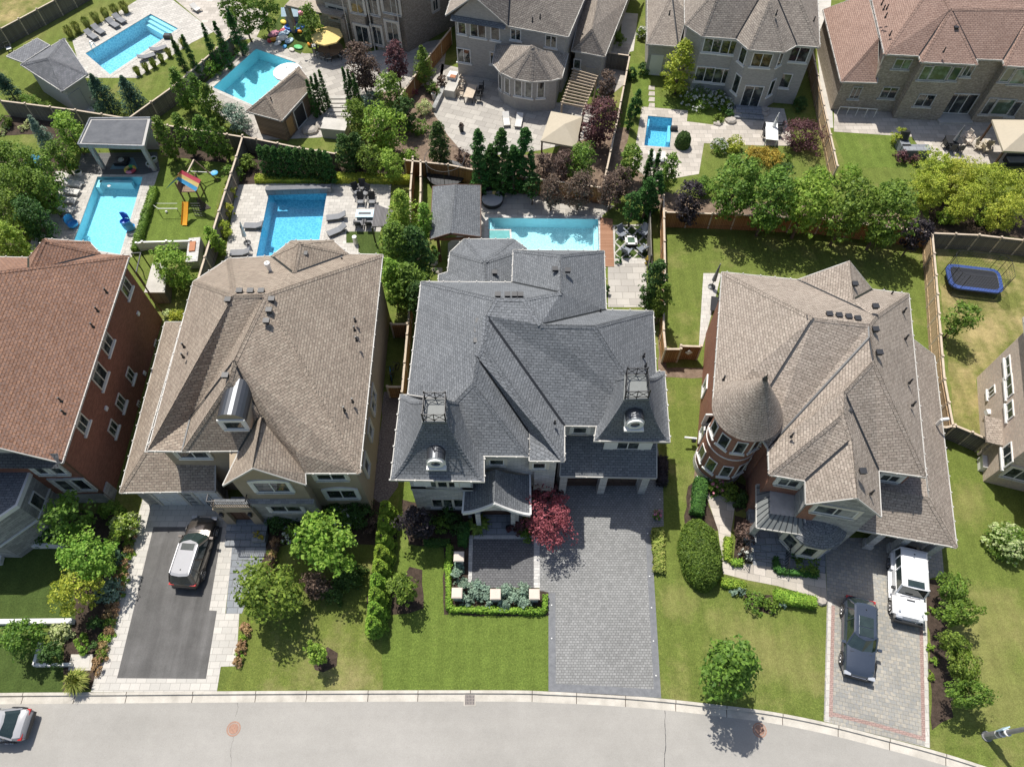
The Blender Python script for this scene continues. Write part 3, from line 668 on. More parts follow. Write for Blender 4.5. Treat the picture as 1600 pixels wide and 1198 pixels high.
def roof(t, V, faces, mat, name='roof', thick=.17, caps=True, gutter='gutter_white', seg=.3, valley=True):
 vs = {k: (Vector(v[1:]) if v[0] == 'w' else P(*v)) for k, v in V.items()}
 keys = list(vs); idx = {k: i for i, k in enumerate(keys)}
 bm = bmesh.new(); bv = [bm.verts.new(vs[k]) for k in keys]
 fl = []
 for f in faces:
  ids = [bv[idx[k]] for k in f.split()]
  try: fa = bm.faces.new(ids)
  except ValueError: continue
  fa.normal_update()
  if fa.normal.z < 0: fa.normal_flip()
  fl.append(fa)
 bm.normal_update()
 lay = bm.faces.layers.int.new('src'); norms = []
 for i, fa in enumerate(bm.faces): fa[lay] = i; norms.append(fa.normal.copy())
 real = set(bm.edges)
 bmesh.ops.triangulate(bm, faces=bm.faces[:], ngon_method='EAR_CLIP', quad_method='SHORT_EDGE')
 bm.normal_update()
 mb = MB()
 for fa in bm.faces:
  n0 = norms[fa[lay]]; u = Vector((0, 0, 1)).cross(n0); u = u.normalized() if u.length > 1e-3 else Vector((1, 0, 0)); v_ = n0.cross(u)
  mb.quad(*[v.co.copy() for v in fa.verts]); mb.uv[len(mb.f) - 1] = [(v.co.dot(u), v.co.dot(v_)) for v in fa.verts]
 o = part(mb, name, M[mat], t)
 so_ = MB(); dn = Vector((0, 0, -thick))
 for fa in bm.faces: so_.quad(*[v.co + dn for v in reversed(list(fa.verts))])
 cp = MB(); vl = MB(); gt = MB()
 for e in bm.edges:
  if e not in real: continue
  a, b = e.verts[0].co.copy(), e.verts[1].co.copy(); L = (b - a).length
  if L < .15: continue
  if len(e.link_faces) == 1:
   fc = e.link_faces[0].calc_center_median(); d = (b - a).normalized()
   out = Vector((d.y, -d.x, 0))
   if out.length < 1e-4: continue
   out.normalize()
   if out.dot(fc - a) > 0: out = -out
   gt.quad(a + out * .0, b + out * .0, b + dn, a + dn) if False else None
   o1 = out * .045
   A, B = a + o1, b + o1
   up = Vector((0, 0, .015))
   gt.quad(a - out * .02 + up, b - out * .02 + up, B + up, A + up); gt.quad(A + up, B + up, B + dn * .8, A + dn * .8); gt.quad(A + dn * .8, B + dn * .8, b + dn - out * .05, a + dn - out * .05)
   if abs(d.z) < .08 and gutter == 'gutter_white':
    k = .5
    while k < L - .3:
     c = a + d * k + o1 * 1.1; gt.box(c + Vector((0, 0, .03)), (.09, .09, .06), math.atan2(d.y, d.x)); k += 1.15 + rnd.uniform(-.15, .15)
  elif len(e.link_faces) == 2 and caps:
   f1, f2 = e.link_faces
   c1, c2 = f1.calc_center_median(), f2.calc_center_median()
   convex = (c2 - a).dot(f1.normal) < -1e-3
   if f1.normal.angle(f2.normal) < .06: continue
   d = (b - a).normalized(); cp = MB(); vl = MB()
   for f, c in ((f1, c1), (f2, c2)):
    s = f.normal.cross(d);
    if s.dot(c - a) < 0: s = -s
    wd = .2 if convex else .09; lift = f.normal * (.035 if convex else .012)
    tgt = cp if convex else vl
    if convex:
     n = max(1, int(L / seg))
     for k in range(n):
      p, q = a + d * (L * k / n), a + d * (L * (k + 1) / n)
      lo = lift * .55
      tgt.quad(p + lift, q + lo, q + lo + s * wd, p + lift + s * wd)
      tgt.quad(p + lift, p + lift + s * wd, p + s * wd, p + f.normal * 0)
    else: tgt.quad(a + lift, b + lift, b + lift + s * wd, a + lift + s * wd)
   if cp.f: part(cp, 'ridge_cap', M[mat], t)
   if vl.f and valley: part(vl, 'valley_flashing', M['dark_metal'], t)
 part(so_, 'soffit', M['cream'], t)
 if gt.f and gutter: part(gt, 'gutter', M[gutter], t)
 bm.free(); return o
ROOFZ = {}
def vent(t, px, py, z, big=False, kind=None):
 c = P(px, py, z)
 if big:
  mb = MB(); mb.box(c + Vector((0, 0, .07)), (.34, .3, .2)); mb.box(c + Vector((0, 0, .18)), (.4, .36, .05)); part(mb, 'roof_vent', M['black'], t)
 else:
  mb = MB(); mb.tube(c - Vector((0, 0, .2)), c + Vector((0, 0, .38)), .06); mb.lathe([(.11, -.1), (.06, .06)], c, 8); part(mb, 'vent_pipe', M['black'], t)
def pipe(t, px0, py0, z0, z1, mat='white', r=.05):
 c = P(px0, py0, z0); part(MB().tube(Vector((c.x, c.y, z1)), Vector((c.x, c.y, z0)), r, n=6), 'downspout', M[mat], t)
e1 = 7.2
h = house('brick_house', 'red brick house with a red-brown shingled roof, cut by the left edge of the picture', 60, 780)
A = P(202, 399, e1); B = P(97, 723, e1); rx = B.x - 7.4; rz_ = 13.0
V = dict(A=(202, 399, e1), B=(97, 723, e1), R=('w', A.x - 7.2, A.y - 7.2, rz_), Fr=('w', rx, B.y, rz_),
   Aw=('w', A.x - 14.6, A.y, e1), Bw=('w', B.x - 14.8, B.y, e1), bs=(157, 396.5, e1), bw=(45, 402.5, e1), v=(45, 424, 10.0), a1=(67, 376, 9.9), ne=(140, 378, e1), nw=(70, 373, e1))
roof(h, V, ['A R Fr B', 'A bs v bw Aw R', 'Aw R Fr Bw', 'v bs a1', 'a1 bs ne', 'a1 ne nw', 'a1 nw bw', 'v a1 bw'], 'sh_brown')
walls(h, [(202, 399), (97, 723), (-300, 726), (-220, 404)], 0, e1 + .05, 'brick_dark')
w0 = offset_poly([(B.x - 14.8, B.y), (B.x, B.y), (B.x, B.y + 6), (B.x - 14.8, B.y + 6)], .45)
mb = MB(); mb.add([(w0[0].x, w0[0].y, e1), (w0[1].x, w0[1].y, e1), (rx, w0[0].y, rz_ - .6), (w0[0].x, w0[0].y + .2, e1), (w0[1].x, w0[1].y + .2, e1), (rx, w0[0].y + .2, rz_ - .6)], [[0, 1, 2], [5, 4, 3], [0, 2, 5, 3], [1, 4, 5, 2]])
part(mb, 'gable_wall', M['stucco_grey'], h)
mb = MB(); q = B + Vector((-7, 0, 0))
mb.add([(B.x - .1, B.y + .4, e1 + .5), (B.x - 14, B.y + .4, e1 + .5), (B.x - 14, B.y - .35, e1 - .05), (B.x - .1, B.y - .35, e1 - .05)], [[0, 1, 2, 3], [3, 2, 1, 0]]); part(mb, 'pent_roof', M['sh_grey'], h)
for px, py, ww, hh in ((197, 450, 1.3, 1.2), (166, 536, 1.4, 1.3), (155, 587, 1.5, 1.5), (203, 586, .9, 1.1), (128, 662, 1.1, 1.2), (176, 669, 1.0, 1.1), (188, 629, 1.0, 1.2), (245, 540, .7, .9), (218, 633, .5, .8)):
 win(h, px, py, ww, hh, fm='cream', sill='white')
for px, py in ((63, 731), (85, 731), (102, 757), (128, 756)): win(h, px, py, .95, 1.7, bars=0, fm='white', surround='stone_pale')
for (px, py) in ((165, 638), (215, 490), (225, 583)):
 b = hit(h, px, py); part(MB().box(Vector((b[1].x + .05, b[1].y, b[2])), (.12, .3, .3)), 'wall_vent', M['white'], h)
fr = [B + Vector((-.45, 0, 0)), A + Vector((-.45, -.5, 0))]
for p in fr: part(MB().tube((p.x + .08, p.y + .45, 0), (p.x + .08, p.y + .45, e1), .06, n=6), 'downspout', M['wood_dark'], h)
mb = MB(); mb.box((B.x - .42 - 3.2, B.y + .42, .75), (6.6, .14, 1.5)); mb.box((B.x - .4, B.y + .8, .75), (.1, 1.0, 1.5)); part(mb, 'stone_plinth', M['stone'], h)
bp = [(-14.2, -.5), (-6.3, -.5), (-6.3, 1.5), (-14.2, 1.5)]
by = [(B.x - 10.6, B.y - 3.6), (B.x - 5.4, B.y - 3.6), (B.x - 3.6, B.y - 1.8), (B.x - 3.6, B.y + .6), (B.x - 10.6, B.y + .6)]
walls(h, [(x, y, 0) for x, y in by], 0, 4.6, 'stone', 'bay_wall', 0, world=True)
part(MB().prism(offset_poly(by, -.18), 4.6, 4.95).prism(offset_poly(by, -.1), 2.3, 2.42), 'cornice', M['white'], h)
part(MB().prism(offset_poly(by, -.02), 4.95, 5.0), 'bay_roof', M['sh_grey'], h)
for px, py in ((27, 779), (17, 790), (58, 783)): win(h, px, py, .9, 1.5, bars=0)
for px, py in ((45, 757), (170/4+0, 755)): pass
for px, py in ((166, 456), (152, 485), (145, 510), (95, 626), (100, 645)): vent(h, px, py, 9.0)
vent(h, 73, 394, 9.3, True)
e = 7.1
h = house('stucco_house', 'beige stucco house under a large taupe hipped roof with a curved zinc dormer', 430, 740)
V = dict(n1=(302, 440, e), sw=(231, 704, e), wb=(285, 705, e), wc=(298, 653, e), v1=(319, 624, 8.5), v2=(407, 468, 11.4), t1=(365, 462, 11.6), t2=(415, 460, 11.6),
   ap=(358, 596, 11.0), rg=(366, 564, 11.3), d1=(406, 650, 9.1), dk=(461, 706, 8.1), we=(374, 704, e), gl=(348, 758, e - .2), gr=(478, 757, e - .2), ga=(395, 731, 9.6), gb=(410, 648, 9.4), vr=(477, 739, e),
   se=(562, 739, e), ne=(598, 398, e), n2=(357, 404, e), bsw=(424, 400, e), bse=(544, 396.5, e), bv=(459, 427, 9.5), a1=(467, 380, 9.5), bne=(520, 375, e), bnw=(455, 376, e), km=(369, 569, 11.2))
roof(h, V, ['n1 sw t1', 'n1 n2 bsw bv bse ne t2 t1'][:1] + ['n1 t1 n2', 'n2 t1 t2 bv bsw', 'bv t2 ne bse', 't1 sw wb wc v1 v2 t2', 'v2 v1 wc rg t2', 'rg wc wb ap', 'rg ap d1', 't2 rg d1 dk vr se', 't2 se ne',
  'bv bse a1', 'a1 bse bne', 'a1 bne bnw', 'a1 bnw bsw', 'bv a1 bsw', 'ap wb we d1', 'd1 we gl ga gb', 'gb ga gr vr dk d1'], 'sh_taupe')
out = [(231, 704), (346, 704), (346, 757), (478, 757), (478, 740), (562, 739), (598, 398), (544, 396.5), (520, 375), (455, 376), (424, 400), (357, 404), (302, 440)]
walls(h, [(x, y, e) for x, y in out], 0, e - .12, 'stucco_tan')
b0 = P(348, 758, e); b1 = P(478, 757, e); ga_ = P(395, 731, 9.6)
yw = b0.y + .42
mb = MB(); mb.add([(b0.x + .4, yw, e - .1), (b1.x - .4, yw, e - .1), (ga_.x + .3, yw, 9.2), (b0.x + .4, yw + .15, e - .1), (b1.x - .4, yw + .15, e - .1), (ga_.x + .3, yw + .15, 9.2)], [[0, 1, 2], [5, 4, 3], [0, 2, 5, 3], [2, 1, 4, 5]])
part(mb, 'gable_wall', M['stucco_tan'], h)
eg = 3.2
g0 = P(187, 769.5, eg);
V = dict(fl=(187, 769.5, eg), fr=(336, 767, eg), bl=(258, 503, eg), br=(284, 503, 4.3), tl=(226, 706, 4.6), tr=(336, 700, 4.6), m=(228, 700, 4.75))
V['m'] = V['tl'];
roof(h, V, ['fl fr tr tl', 'bl fl tl br'], 'sh_taupe', gutter='gutter_white')
walls(h, [(187, 769.5, eg), (338, 767, eg), (340, 690, eg), (286, 503, eg), (258, 503, eg)], 0, eg + .05, 'stone', 'garage_wall', .45)
def garage_door(t, px, py, w_, h_=2.4, mat='white', rows=4, cols=4):
 b = hit(t, px, py)
 if b is None: print('NO WALL gd', px, py); return
 c = Vector((b[1].x, b[1].y, h_ / 2)); n3 = Vector((b[3].x, b[3].y, 0)); d3 = Vector((b[4].x, b[4].y, 0)); rz = math.atan2(d3.y, d3.x)
 mb = MB(); mb.box(c + n3 * .03, (w_, .06, h_), rz)
 for i in range(rows):
  for j in range(cols): mb.box(c + n3 * .075 + d3 * (-w_ / 2 + w_ * (j + .5) / cols) + Vector((0, 0, -h_ / 2 + h_ * (i + .5) / rows)), (w_ / cols - .14, .03, h_ / rows - .14), rz)
 f = part(mb, 'garage_door', M[mat], t)
 mb = MB()
 for s in (-1, 1): mb.box(c + n3 * .07 + d3 * s * (w_ / 2 + .09), (.18, .14, h_ + .1), rz)
 mb.box(c + n3 * .07 + Vector((0, 0, h_ / 2 + .1)), (w_ + .36, .14, .2), rz); part(mb, 'frame', M['cream'], f)
garage_door(h, 275, 776, 2.6); garage_door(h, 318, 776, 2.4)
for a in ((302, 709, 2.0, 1.0),): win(h, *a, sill='white', surround='cream')
win(h, 517.5, 744, 1.9, .9, surround='cream'); win(h, 534, 771, 2.0, 1.4, surround='white', arch=True)
win(h, 425, 760, 2.2, 1.5, surround='white', arch=True); win(h, 447, 793, 2.2, 1.3, surround='white', arch=True)
for px, py, ww, hh in ((583, 616, .7, 1.1), (582, 634, .8, 1.2), (578, 673, .9, 1.2), (572, 727, .9, 1.5)): win(h, px, py, ww, hh, bars=0, surround='cream')
wy = b0.y + .45
mb = MB(); mb.box(((b0.x + b1.x) / 2, wy - .12, 3.55), (b1.x - b0.x - .7, .35, .5)); part(mb, 'stone_band', M['stone'], h)
mb = MB(); mb.box(((b0.x + b1.x) / 2, wy - .06, 1.7), (b1.x - b0.x - .8, .14, 3.4)); part(mb, 'stone_facing', M['stone'], h)
win_y = wy - .14
HW[h.name].append((Vector((b0.x + .4, win_y)), Vector((b1.x - .4, win_y)), 0, 3.4))
win(h, 447, 793, 2.1, 1.2, surround='white', arch=True)
pc = P(366, 792, 3.6)
cx_, x0, x1 = pc.x, P(331, 790, 3.6).x, P(391, 790, 3.6).x; y0, y1 = pc.y, yw + .1
ygf = P(360, 792, 3.6).y
part(MB().box(((x0 + x1) / 2, (y0 + y1) / 2, 3.45), (x1 - x0, y1 - y0, .3)), 'balcony_slab', M['stucco_tan'], h)
part(MB().box(((x0 + x1) / 2, (y0 + y1) / 2 + .1, 3.62), (x1 - x0 - .2, y1 - y0 - .1, .04)), 'balcony_floor', M['sh_grey'], h)
mb = MB()
for a, b in (((x0, y1), (x0, y0)), ((x0, y0), (x1, y0)), ((x1, y0), (x1, y1))):
 A_ = Vector((*a, 0)); B_ = Vector((*b, 0)); L = (B_ - A_).length; n = int(L / .14)
 for z in (3.75, 4.55): mb.beam(A_ + Vector((0, 0, z)), B_ + Vector((0, 0, z)), .05)
 for k in range(n + 1): p = A_.lerp(B_, k / n); mb.beam(p + Vector((0, 0, 3.6)), p + Vector((0, 0, 4.55)), .025)
part(mb, 'balcony_railing', M['black_iron'], h)
for x in (x0 + .3, x1 - .3):
 part(MB().box((x, y0 + .3, 1.65), (.6, .6, 3.3)).box((x, y0 + .3, .2), (.75, .75, .4)).box((x, y0 + .3, 3.2), (.72, .72, .2)), 'porch_pillar', M['stucco_tan'], h)
part(MB().box(((x0 + x1) / 2, y0 + .15, 3.0), (x1 - x0 - 1.2, .3, .6)), 'porch_beam', M['stucco_tan'], h)
mb = MB()
for k in range(5): mb.box(((x0 + x1) / 2 + .1, y0 - .9 + k * .32 + .8, .09 + .085 * k), (x1 - x0 + .3, 2.6 - k * .3, .17 + .17 * k - .0))
part(mb, 'front_steps', M['slate_path'], h)
HW[h.name].append((Vector((x0 + .5, y1 - .25)), Vector((x1 - .5, y1 - .25)), 0, 3.2))
opening(h, Vector(((x0 + x1) / 2, y1 - .2)), 1.9, Vector((0, -1)), Vector((1, 0)), 1.3, 2.2, kind='front_door', fm='wood_dark', gm_='wood_dark', sill=None, bars=1)
for k in (-1, 1):
 l_ = MB(); l_.lathe([(.02, .35), (.14, .3), (.1, -.1), (.03, -.15)], ((x0 + x1) / 2 + k * ((x1 - x0) / 2 - .3), y0 - .12, 2.4), 8); part(l_, 'wall_lantern', M['black'], h)
def dormer(t, cpx, cpy, z, w_, ln, hgt, rearz, frame='cream', rnd_win=False, metal='metal_roof'):
 c = P(cpx, cpy, z)
 r = w_ / 2; sh = hgt - r if not rnd_win else .15
 n = 12; prof = [(-r, -hgt * .45)] + [(-r * math.cos(math.pi * k / n), sh * .5 + r * .95 * math.sin(math.pi * k / n)) for k in range(n + 1)] + [(r, -hgt * .45)]
 mb = MB(); vs = [c + Vector((x, 0, zz)) for x, zz in prof]; vb = [v + Vector((0, ln, 0)) for v in vs]
 m = len(prof); mb.add(vs + vb, [[i, i + 1, m + i + 1, m + i] for i in range(1, m - 2)])
 d = part(mb, 'dormer_roof', M[metal], t)
 mb = MB(); mb.add(vs + vb, [[0, 1, m + 1, m], [m - 2, m - 1, 2 * m - 1, 2 * m - 2], list(range(m))[::-1]])
 part(mb, 'dormer_wall', M['stucco_tan' if not rnd_win else 'white'], t)
 mb = MB()
 if rnd_win:
  mb2 = MB(); ring = MB(); q = c + Vector((0, -.07, sh * .3))
  for k in range(20):
   a, b = 2 * math.pi * k / 20, 2 * math.pi * (k + 1) / 20
   pa = lambda R_, y_, an: q + Vector((R_ * math.cos(an), y_, R_ * math.sin(an)))
   ring.quad(pa(r * .52, -.1, a), pa(r * .52, -.1, b), pa(r * .86, -.1, b), pa(r * .86, -.1, a)); ring.quad(pa(r * .86, -.1, a), pa(r * .86, -.1, b), pa(r * .86, .08, b), pa(r * .86, .08, a)); ring.quad(pa(r * .52, .08, a), pa(r * .52, .08, b), pa(r * .52, -.1, b), pa(r * .52, -.1, a))
  f = part(ring, 'dormer_window', M['white'], t)
  mb2.add([q + Vector((r * .55 * math.cos(2 * math.pi * k / 20), -.02, r * .55 * math.sin(2 * math.pi * k / 20))) for k in range(20)], [list(range(20))]); part(mb2, 'pane', M['glass'], f)
  s_ = MB().box(c + Vector((0, -.12, -hgt * .45)), (w_ * 1.06, .3, .14)); part(s_, 'sill', M['white'], f)
 else:
  f = opening(t, Vector((c.x, c.y)), c.z - .1, Vector((0, -1)), Vector((1, 0)), w_ * .72, hgt * .62, fm='white', bars=0, sill='white', surround='white')
 return d
dormer(h, 365, 662, 9.6, 1.75, 2.5, 1.5, 11)
for px, py, z in ((359, 541, 0), (356, 584, 0)): pass
for px, py in ((357, 470), (375, 456), (392, 456), (409, 456), (425, 469), (421, 486), (417, 503)): vent(h, px, py, 11.35, True)
vent(h, 353, 588, 11.0, True); vent(h, 477, 398, 9.0, True)
for px, py, z in ((287, 541, 9.0), (286, 557, 9.0), (555, 501, 8.4), (554, 515, 8.4), (557, 531, 8.5), (551, 627, 8.1), (538, 640, 8.2), (535, 407, 7.6)): vent(h, px, py, z)
c = P(423, 425, 9.0); part(MB().tube(c - Vector((0, 0, .4)), c + Vector((0, 0, .8)), .13).lathe([(.2, .75), (.2, .95), (.05, 1.0)], c, 10), 'flue', M['white'], h)
HS = h
e = 6.9
h = house('slate_grey_house', 'large stone house under a dark grey shingled roof with two railed towers', 800, 760)
V = dict(nw=(658, 440, e), sw=(637, 616, e), t1=(774, 467, 10.9), t2=(819, 467.5, 10.9), k1=(760, 493, 10.75), k2=(755, 540, 10.3), v2=(745, 557, 10.1), ca=(739, 598, 9.7),
   cf=(826.5, 713, e), cl=(737, 712, e), cu=(826.5, 675, e), df=(882, 720, e), dl=(827, 720, e), du=(882, 665, e), er=(928, 665.5, e),
   j1=(845, 507.5, 10.7), j2=(930, 509, 10.7), xse=(1029, 667, e), ner=(1020.5, 486, e), ser=(1028, 580, e), se2=(1030, 640, e), gv=(947, 484, e), gr=(944, 392, e), gl=(802, 390.5, e), gw=(800, 441, e), ga=(875, 399, 9.5), gb=(876, 457.5, 9.9),
   tl=(711, 627, 8.9), tb=(700, 690, 7.6))
roof(h, V, ['nw sw tl ca v2 k2 k1 t1', 'nw t1 t2 gb gw', 'gw gb ga gl', 'gl ga gr', 'gr ga gb t2 j1 gv', 'gv j1 j2 ner', 'j2 xse ner', 't1 k1 du xse j2 j1 t2', 'k1 k2 df du', 'k2 v2 cu dl df', 'v2 ca cf cu', 'ca tl cl cf'], 'sh_grey')
out = [(637, 616), (650, 712), (826, 713), (827, 720), (882, 720), (883, 665), (1030, 666), (1028, 580), (1020, 486), (947, 484), (944, 392), (802, 391), (800, 441), (658, 440)]
walls(h, [(x, y, e) for x, y in out], 0, e - .12, 'stone_pale')
def tower(t, eave, plat, z0, z1, wmat, wz0, rail=True):
 E_ = [P(*p, z0) for p in eave]; T_ = [P(*p, z1) for p in plat]; n = 9
 mb = MB(); cp = MB()
 rows = []
 for k in range(n + 1):
  u = k / n; g = u ** 1.0; zz = z0 + (z1 - z0) * (u ** 1.55)
  rows.append([Vector((E_[i].x + (T_[i].x - E_[i].x) * g, E_[i].y + (T_[i].y - E_[i].y) * g, zz)) for i in range(4)])
 acc = 0
 for i in range(4):
  j = (i + 1) % 4; vv = 0
  for k in range(n):
   a, b, c, d = rows[k][i], rows[k][j], rows[k + 1][j], rows[k + 1][i]
   mb.quad(a, b, c, d)
   hh = ((c + d) / 2 - (a + b) / 2).length; ax = (E_[j] - E_[i]).normalized()
   mb.uv[len(mb.f) - 1] = [((p - E_[i]).dot(ax), q) for p, q in ((a, vv), (b, vv), (c, vv + hh), (d, vv + hh))]; vv += hh
  cp = MB()
  for k in range(n):
   p, q = rows[k][i], rows[k + 1][i]
   o = Vector((p.x - (E_[0].x + E_[2].x) / 2, p.y - (E_[0].y + E_[2].y) / 2, 0)).normalized()
   s = 1
   for m_ in range(2):
    a = p.lerp(q, m_ / 2); b = p.lerp(q, (m_ + 1) / 2); w1 = (rows[k][(i + 1) % 4] - rows[k][i]).normalized() * .2; w2 = (rows[k][(i - 1) % 4] - rows[k][i]).normalized() * .2
    up = Vector((0, 0, .05)) + o * .03
    cp.quad(a + up, a + up + w1, b + up * .5 + w1, b + up * .5); cp.quad(a + up, b + up * .5, b + up * .5 + w2, a + up + w2)
  part(cp, 'ridge_cap', M['sh_grey'], t)
 part(mb, 'tower_roof', M['sh_grey'], t)
 mb = MB().prism([(p.x, p.y) for p in offset_poly(T_, -.06)], z1, z1 + .14); part(mb, 'tower_deck', M['zinc_deck'], t)
 mb = MB(); so2 = MB()
 out = offset_poly(E_, -.06)
 for i in range(4):
  a, b = out[i], out[(i + 1) % 4]; A_, B_ = E_[i], E_[(i + 1) % 4]
  for (p, q, r_, s) in ((Vector((*a, z0 + .02)), Vector((*b, z0 + .02)), Vector((B_.x, B_.y, z0 + .02)), Vector((A_.x, A_.y, z0 + .02))), (Vector((*a, z0 - .17)), Vector((*b, z0 - .17)), Vector((*b, z0 + .02)), Vector((*a, z0 + .02)))): mb.quad(p, q, r_, s)
  d = (b - a); L = d.length; d.normalize(); k = .4
  while k < L: mb.box((a.x + d.x * k, a.y + d.y * k, z0 + .04), (.11, .11, .08)); k += 1.15
 part(mb, 'gutter', M['gutter_white'], t)
 so2.quad(*[Vector((p.x, p.y, z0 - .16)) for p in reversed(out)]); part(so2, 'soffit', M['cream'], t)
 w_ = offset_poly(E_, .8); mb = MB().prism([(p.x, p.y) for p in w_], wz0, z0 - .1); part(mb, 'tower_wall', M[wmat], t)
 for i in range(4): HW[t.name].append((w_[i].copy(), w_[(i + 1) % 4].copy(), wz0, z0))
 r_ = MB(); T2 = offset_poly(T_, 0.02)
 for i in range(4):
  a, b = Vector((*T2[i], z1 + .14)), Vector((*T2[(i + 1) % 4], z1 + .14)); up = Vector((0, 0, 1))
  r_.beam(a, a + up * .95, .07); m_ = (a + b) / 2; r_.beam(m_, m_ + up * .85, .05)
  for z in (.12, .78): r_.beam(a + up * z, b + up * z, .045)
  for s, f_ in ((a, m_), (m_, b)): r_.beam(s + up * .12, f_ + up * .78, .03); r_.beam(s + up * .78, f_ + up * .12, .03)
 part(r_, 'tower_railing', M['black_iron'], t)
 return w_
M['zinc_deck'] = plain('zinc_deck', (.17, .18, .175), .6, .0, .08)
tw = tower(h, [(611, 748.5), (756, 751.5), (755, 619), (626, 617)], [(661, 660), (697, 660), (698, 625), (664, 625)], 6.9, 10.2, 'stone_pale', 0)
tw2 = tower(h, [(929, 688), (1046, 689.5), (1038, 581), (945, 581)], [(975, 625), (1012.5, 624), (1009, 588), (977, 588)], 6.9, 10.2, 'white', 3.0)
dormer(h, 681, 722, 8.1, 1.15, 1.9, 1.25, 0, rnd_win=True); dormer(h, 992, 661, 8.9, 1.15, 1.9, 1.25, 0, rnd_win=True)
for k, py in enumerate((753.5, 785)):
 for px in ((674, 691, 708) if k == 0 else (684, 700.5, 716)): win(h, px, py, .85, 1.45, bars=0, fm='cream')
win(h, 981, 695, 1.9, 1.1, surround='white'); win(h, 776, 721, 1.0, .8, bars=0, surround='cream'); win(h, 842.5, 726.5, .9, .9, bars=0, surround='cream'); win(h, 906, 671, 1.0, .9, bars=0, surround='white')
mb = MB()
for a in (0, 1):
 w_ = tw; p, q = Vector((*w_[0], 0)), Vector((*w_[1], 0)); mb.beam(p + Vector((0, -.05, 3.9)), q + Vector((0, -.05, 3.9)), .2, .25)
part(mb, 'string_course', M['white'], h)
mb = MB(); p, q = Vector((*tw[0], 0)), Vector((*tw[1], 0))
for u in (.13, .27, .78, .9): c = p.lerp(q, u); part(MB().box((c.x, c.y - .03, 5.4), (.55, .08, 2.3)), 'panel', M['white'], h)
mb = MB(); p, q = Vector((*tw2[0], 0)), Vector((*tw2[1], 0))
for u in (.12, .88): c = p.lerp(q, u); part(MB().box((c.x, c.y - .04, 5.0), (.9, .08, 2.6)), 'panel', M['white'], h)
mb.box(((p.x + q.x) / 2, p.y - .06, 3.9), ((q - p).length, .12, .25)); part(mb, 'sill_band', M['white'], h)
g = dict(a=(875, 743.5, 3.3), b=(1026, 746.5, 3.3), c=(1026, 690, 4.9), d=(880, 683, 4.9), b2=(1026, 725, 3.3), )
V = dict(a=g['a'], b=g['b'], c=('w', P(1026, 746, 3.3).x, P(1026, 746, 3.3).y + 2.3, 4.7), d=('w', P(880, 744, 3.3).x, P(880, 744, 3.3).y + 2.3, 4.7), f=('w', P(1026, 746, 3.3).x, P(1026, 746, 3.3).y + 3.8, 4.7), k=('w', P(880, 744, 3.3).x, P(880, 744, 3.3).y + 3.8, 4.7))
roof(h, V, ['a b c d', 'd c f k'], 'sh_grey', name='garage_roof')
gy = P(940, 745, 3.3).y + .55; gx0, gx1 = P(880, 745, 3.3).x - .3, P(1026, 745, 3.3).x - .35
walls(h, [(gx0, gy + .35, 0), (gx1, gy + .35, 0), (gx1, gy + 4, 0), (gx0, gy + 4, 0)], 0, 3.55, 'stone_pale', 'garage_wall', 0, world=True)
dw = P(908, 762).x - P(908, 762).x
xs = [P(x, 766).x for x in (884, 932, 943, 993)]
for i in (0, 2):
 cx2 = (xs[i] + xs[i + 1]) / 2; ww = xs[i + 1] - xs[i]
 mb = MB(); mb.box((cx2, gy + .31, 1.25), (ww, .06, 2.5))
 for r_ in range(4):
  for c_ in range(4): mb.box((cx2 - ww / 2 + ww * (c_ + .5) / 4, gy + .26, .31 + r_ * .62), (ww / 4 - .1, .05, .5))
 part(mb, 'garage_door', M['door_brown'], h)
for i, x in enumerate((xs[0] - .3, (xs[1] + xs[2]) / 2, xs[3] + .35)): part(MB().box((x, gy, 1.5), (.5, .7, 3.0)), 'garage_pier', M['stone_pale'], h)
part(MB().box(((xs[0] + xs[3]) / 2, gy, 2.9), (xs[3] - xs[0] + 1, .66, .5)), 'lintel', M['white'], h)
za, zb = 3.3, 5.1
a0 = P(722.7, 801, za); a1_ = P(829, 804, za); ap = P(772.8, 786.5, 5.0); bk = Vector((ap.x, P(775, 733, 5.2).y, 5.2))
bl = Vector((a0.x + .1, bk.y + .5, za)); br = Vector((a1_.x, bk.y + .5, za))
n = 5; mb = MB()
def flare(p, q, u): v = p.lerp(q, u); v.z = p.z + (q.z - p.z) * u ** 1.5; return v
for (p0, p1, q0_, q1) in ((a0, bl, ap, bk), (a1_, br, ap, bk)):
 for k in range(n):
  u, w_ = k / n, (k + 1) / n
  A_ = [flare(p0, q0_, u), flare(p0, q0_, w_), flare(p1, q1, w_), flare(p1, q1, u)]
  if (A_[1] - A_[0]).cross(A_[2] - A_[0]).z < 0: A_.reverse()
  mb.quad(*A_)
part(mb, 'porch_roof', M['sh_grey'], h)
mb = MB()
for p0, q0_ in ((a0, ap), (a1_, ap)):
 for k in range(n):
  u, v_ = flare(p0, q0_, k / n), flare(p0, q0_, (k + 1) / n); dn = Vector((0, 0, -.3)); f_ = Vector((0, -.05, .02))
  mb.quad(u + f_, v_ + f_, v_ + f_ + dn, u + f_ + dn); mb.quad(u + f_, v_ + f_, v_ + Vector((0, .1, .02)), u + Vector((0, .1, .02)))
for p0, p1 in ((a0, bl), (a1_, br)): mb.beam(p0, p1, .12, .16)
part(mb, 'porch_trim', M['white'], h)
mb = MB(); yy = a0.y + .35
pts = [flare(a0, ap, k / n) for k in range(n + 1)] + [flare(a1_, ap, k / n) for k in range(n - 1, -1, -1)]
fr_ = [Vector((p.x, yy, p.z - .1)) for p in pts]
cxp = ap.x; hw = 1.05
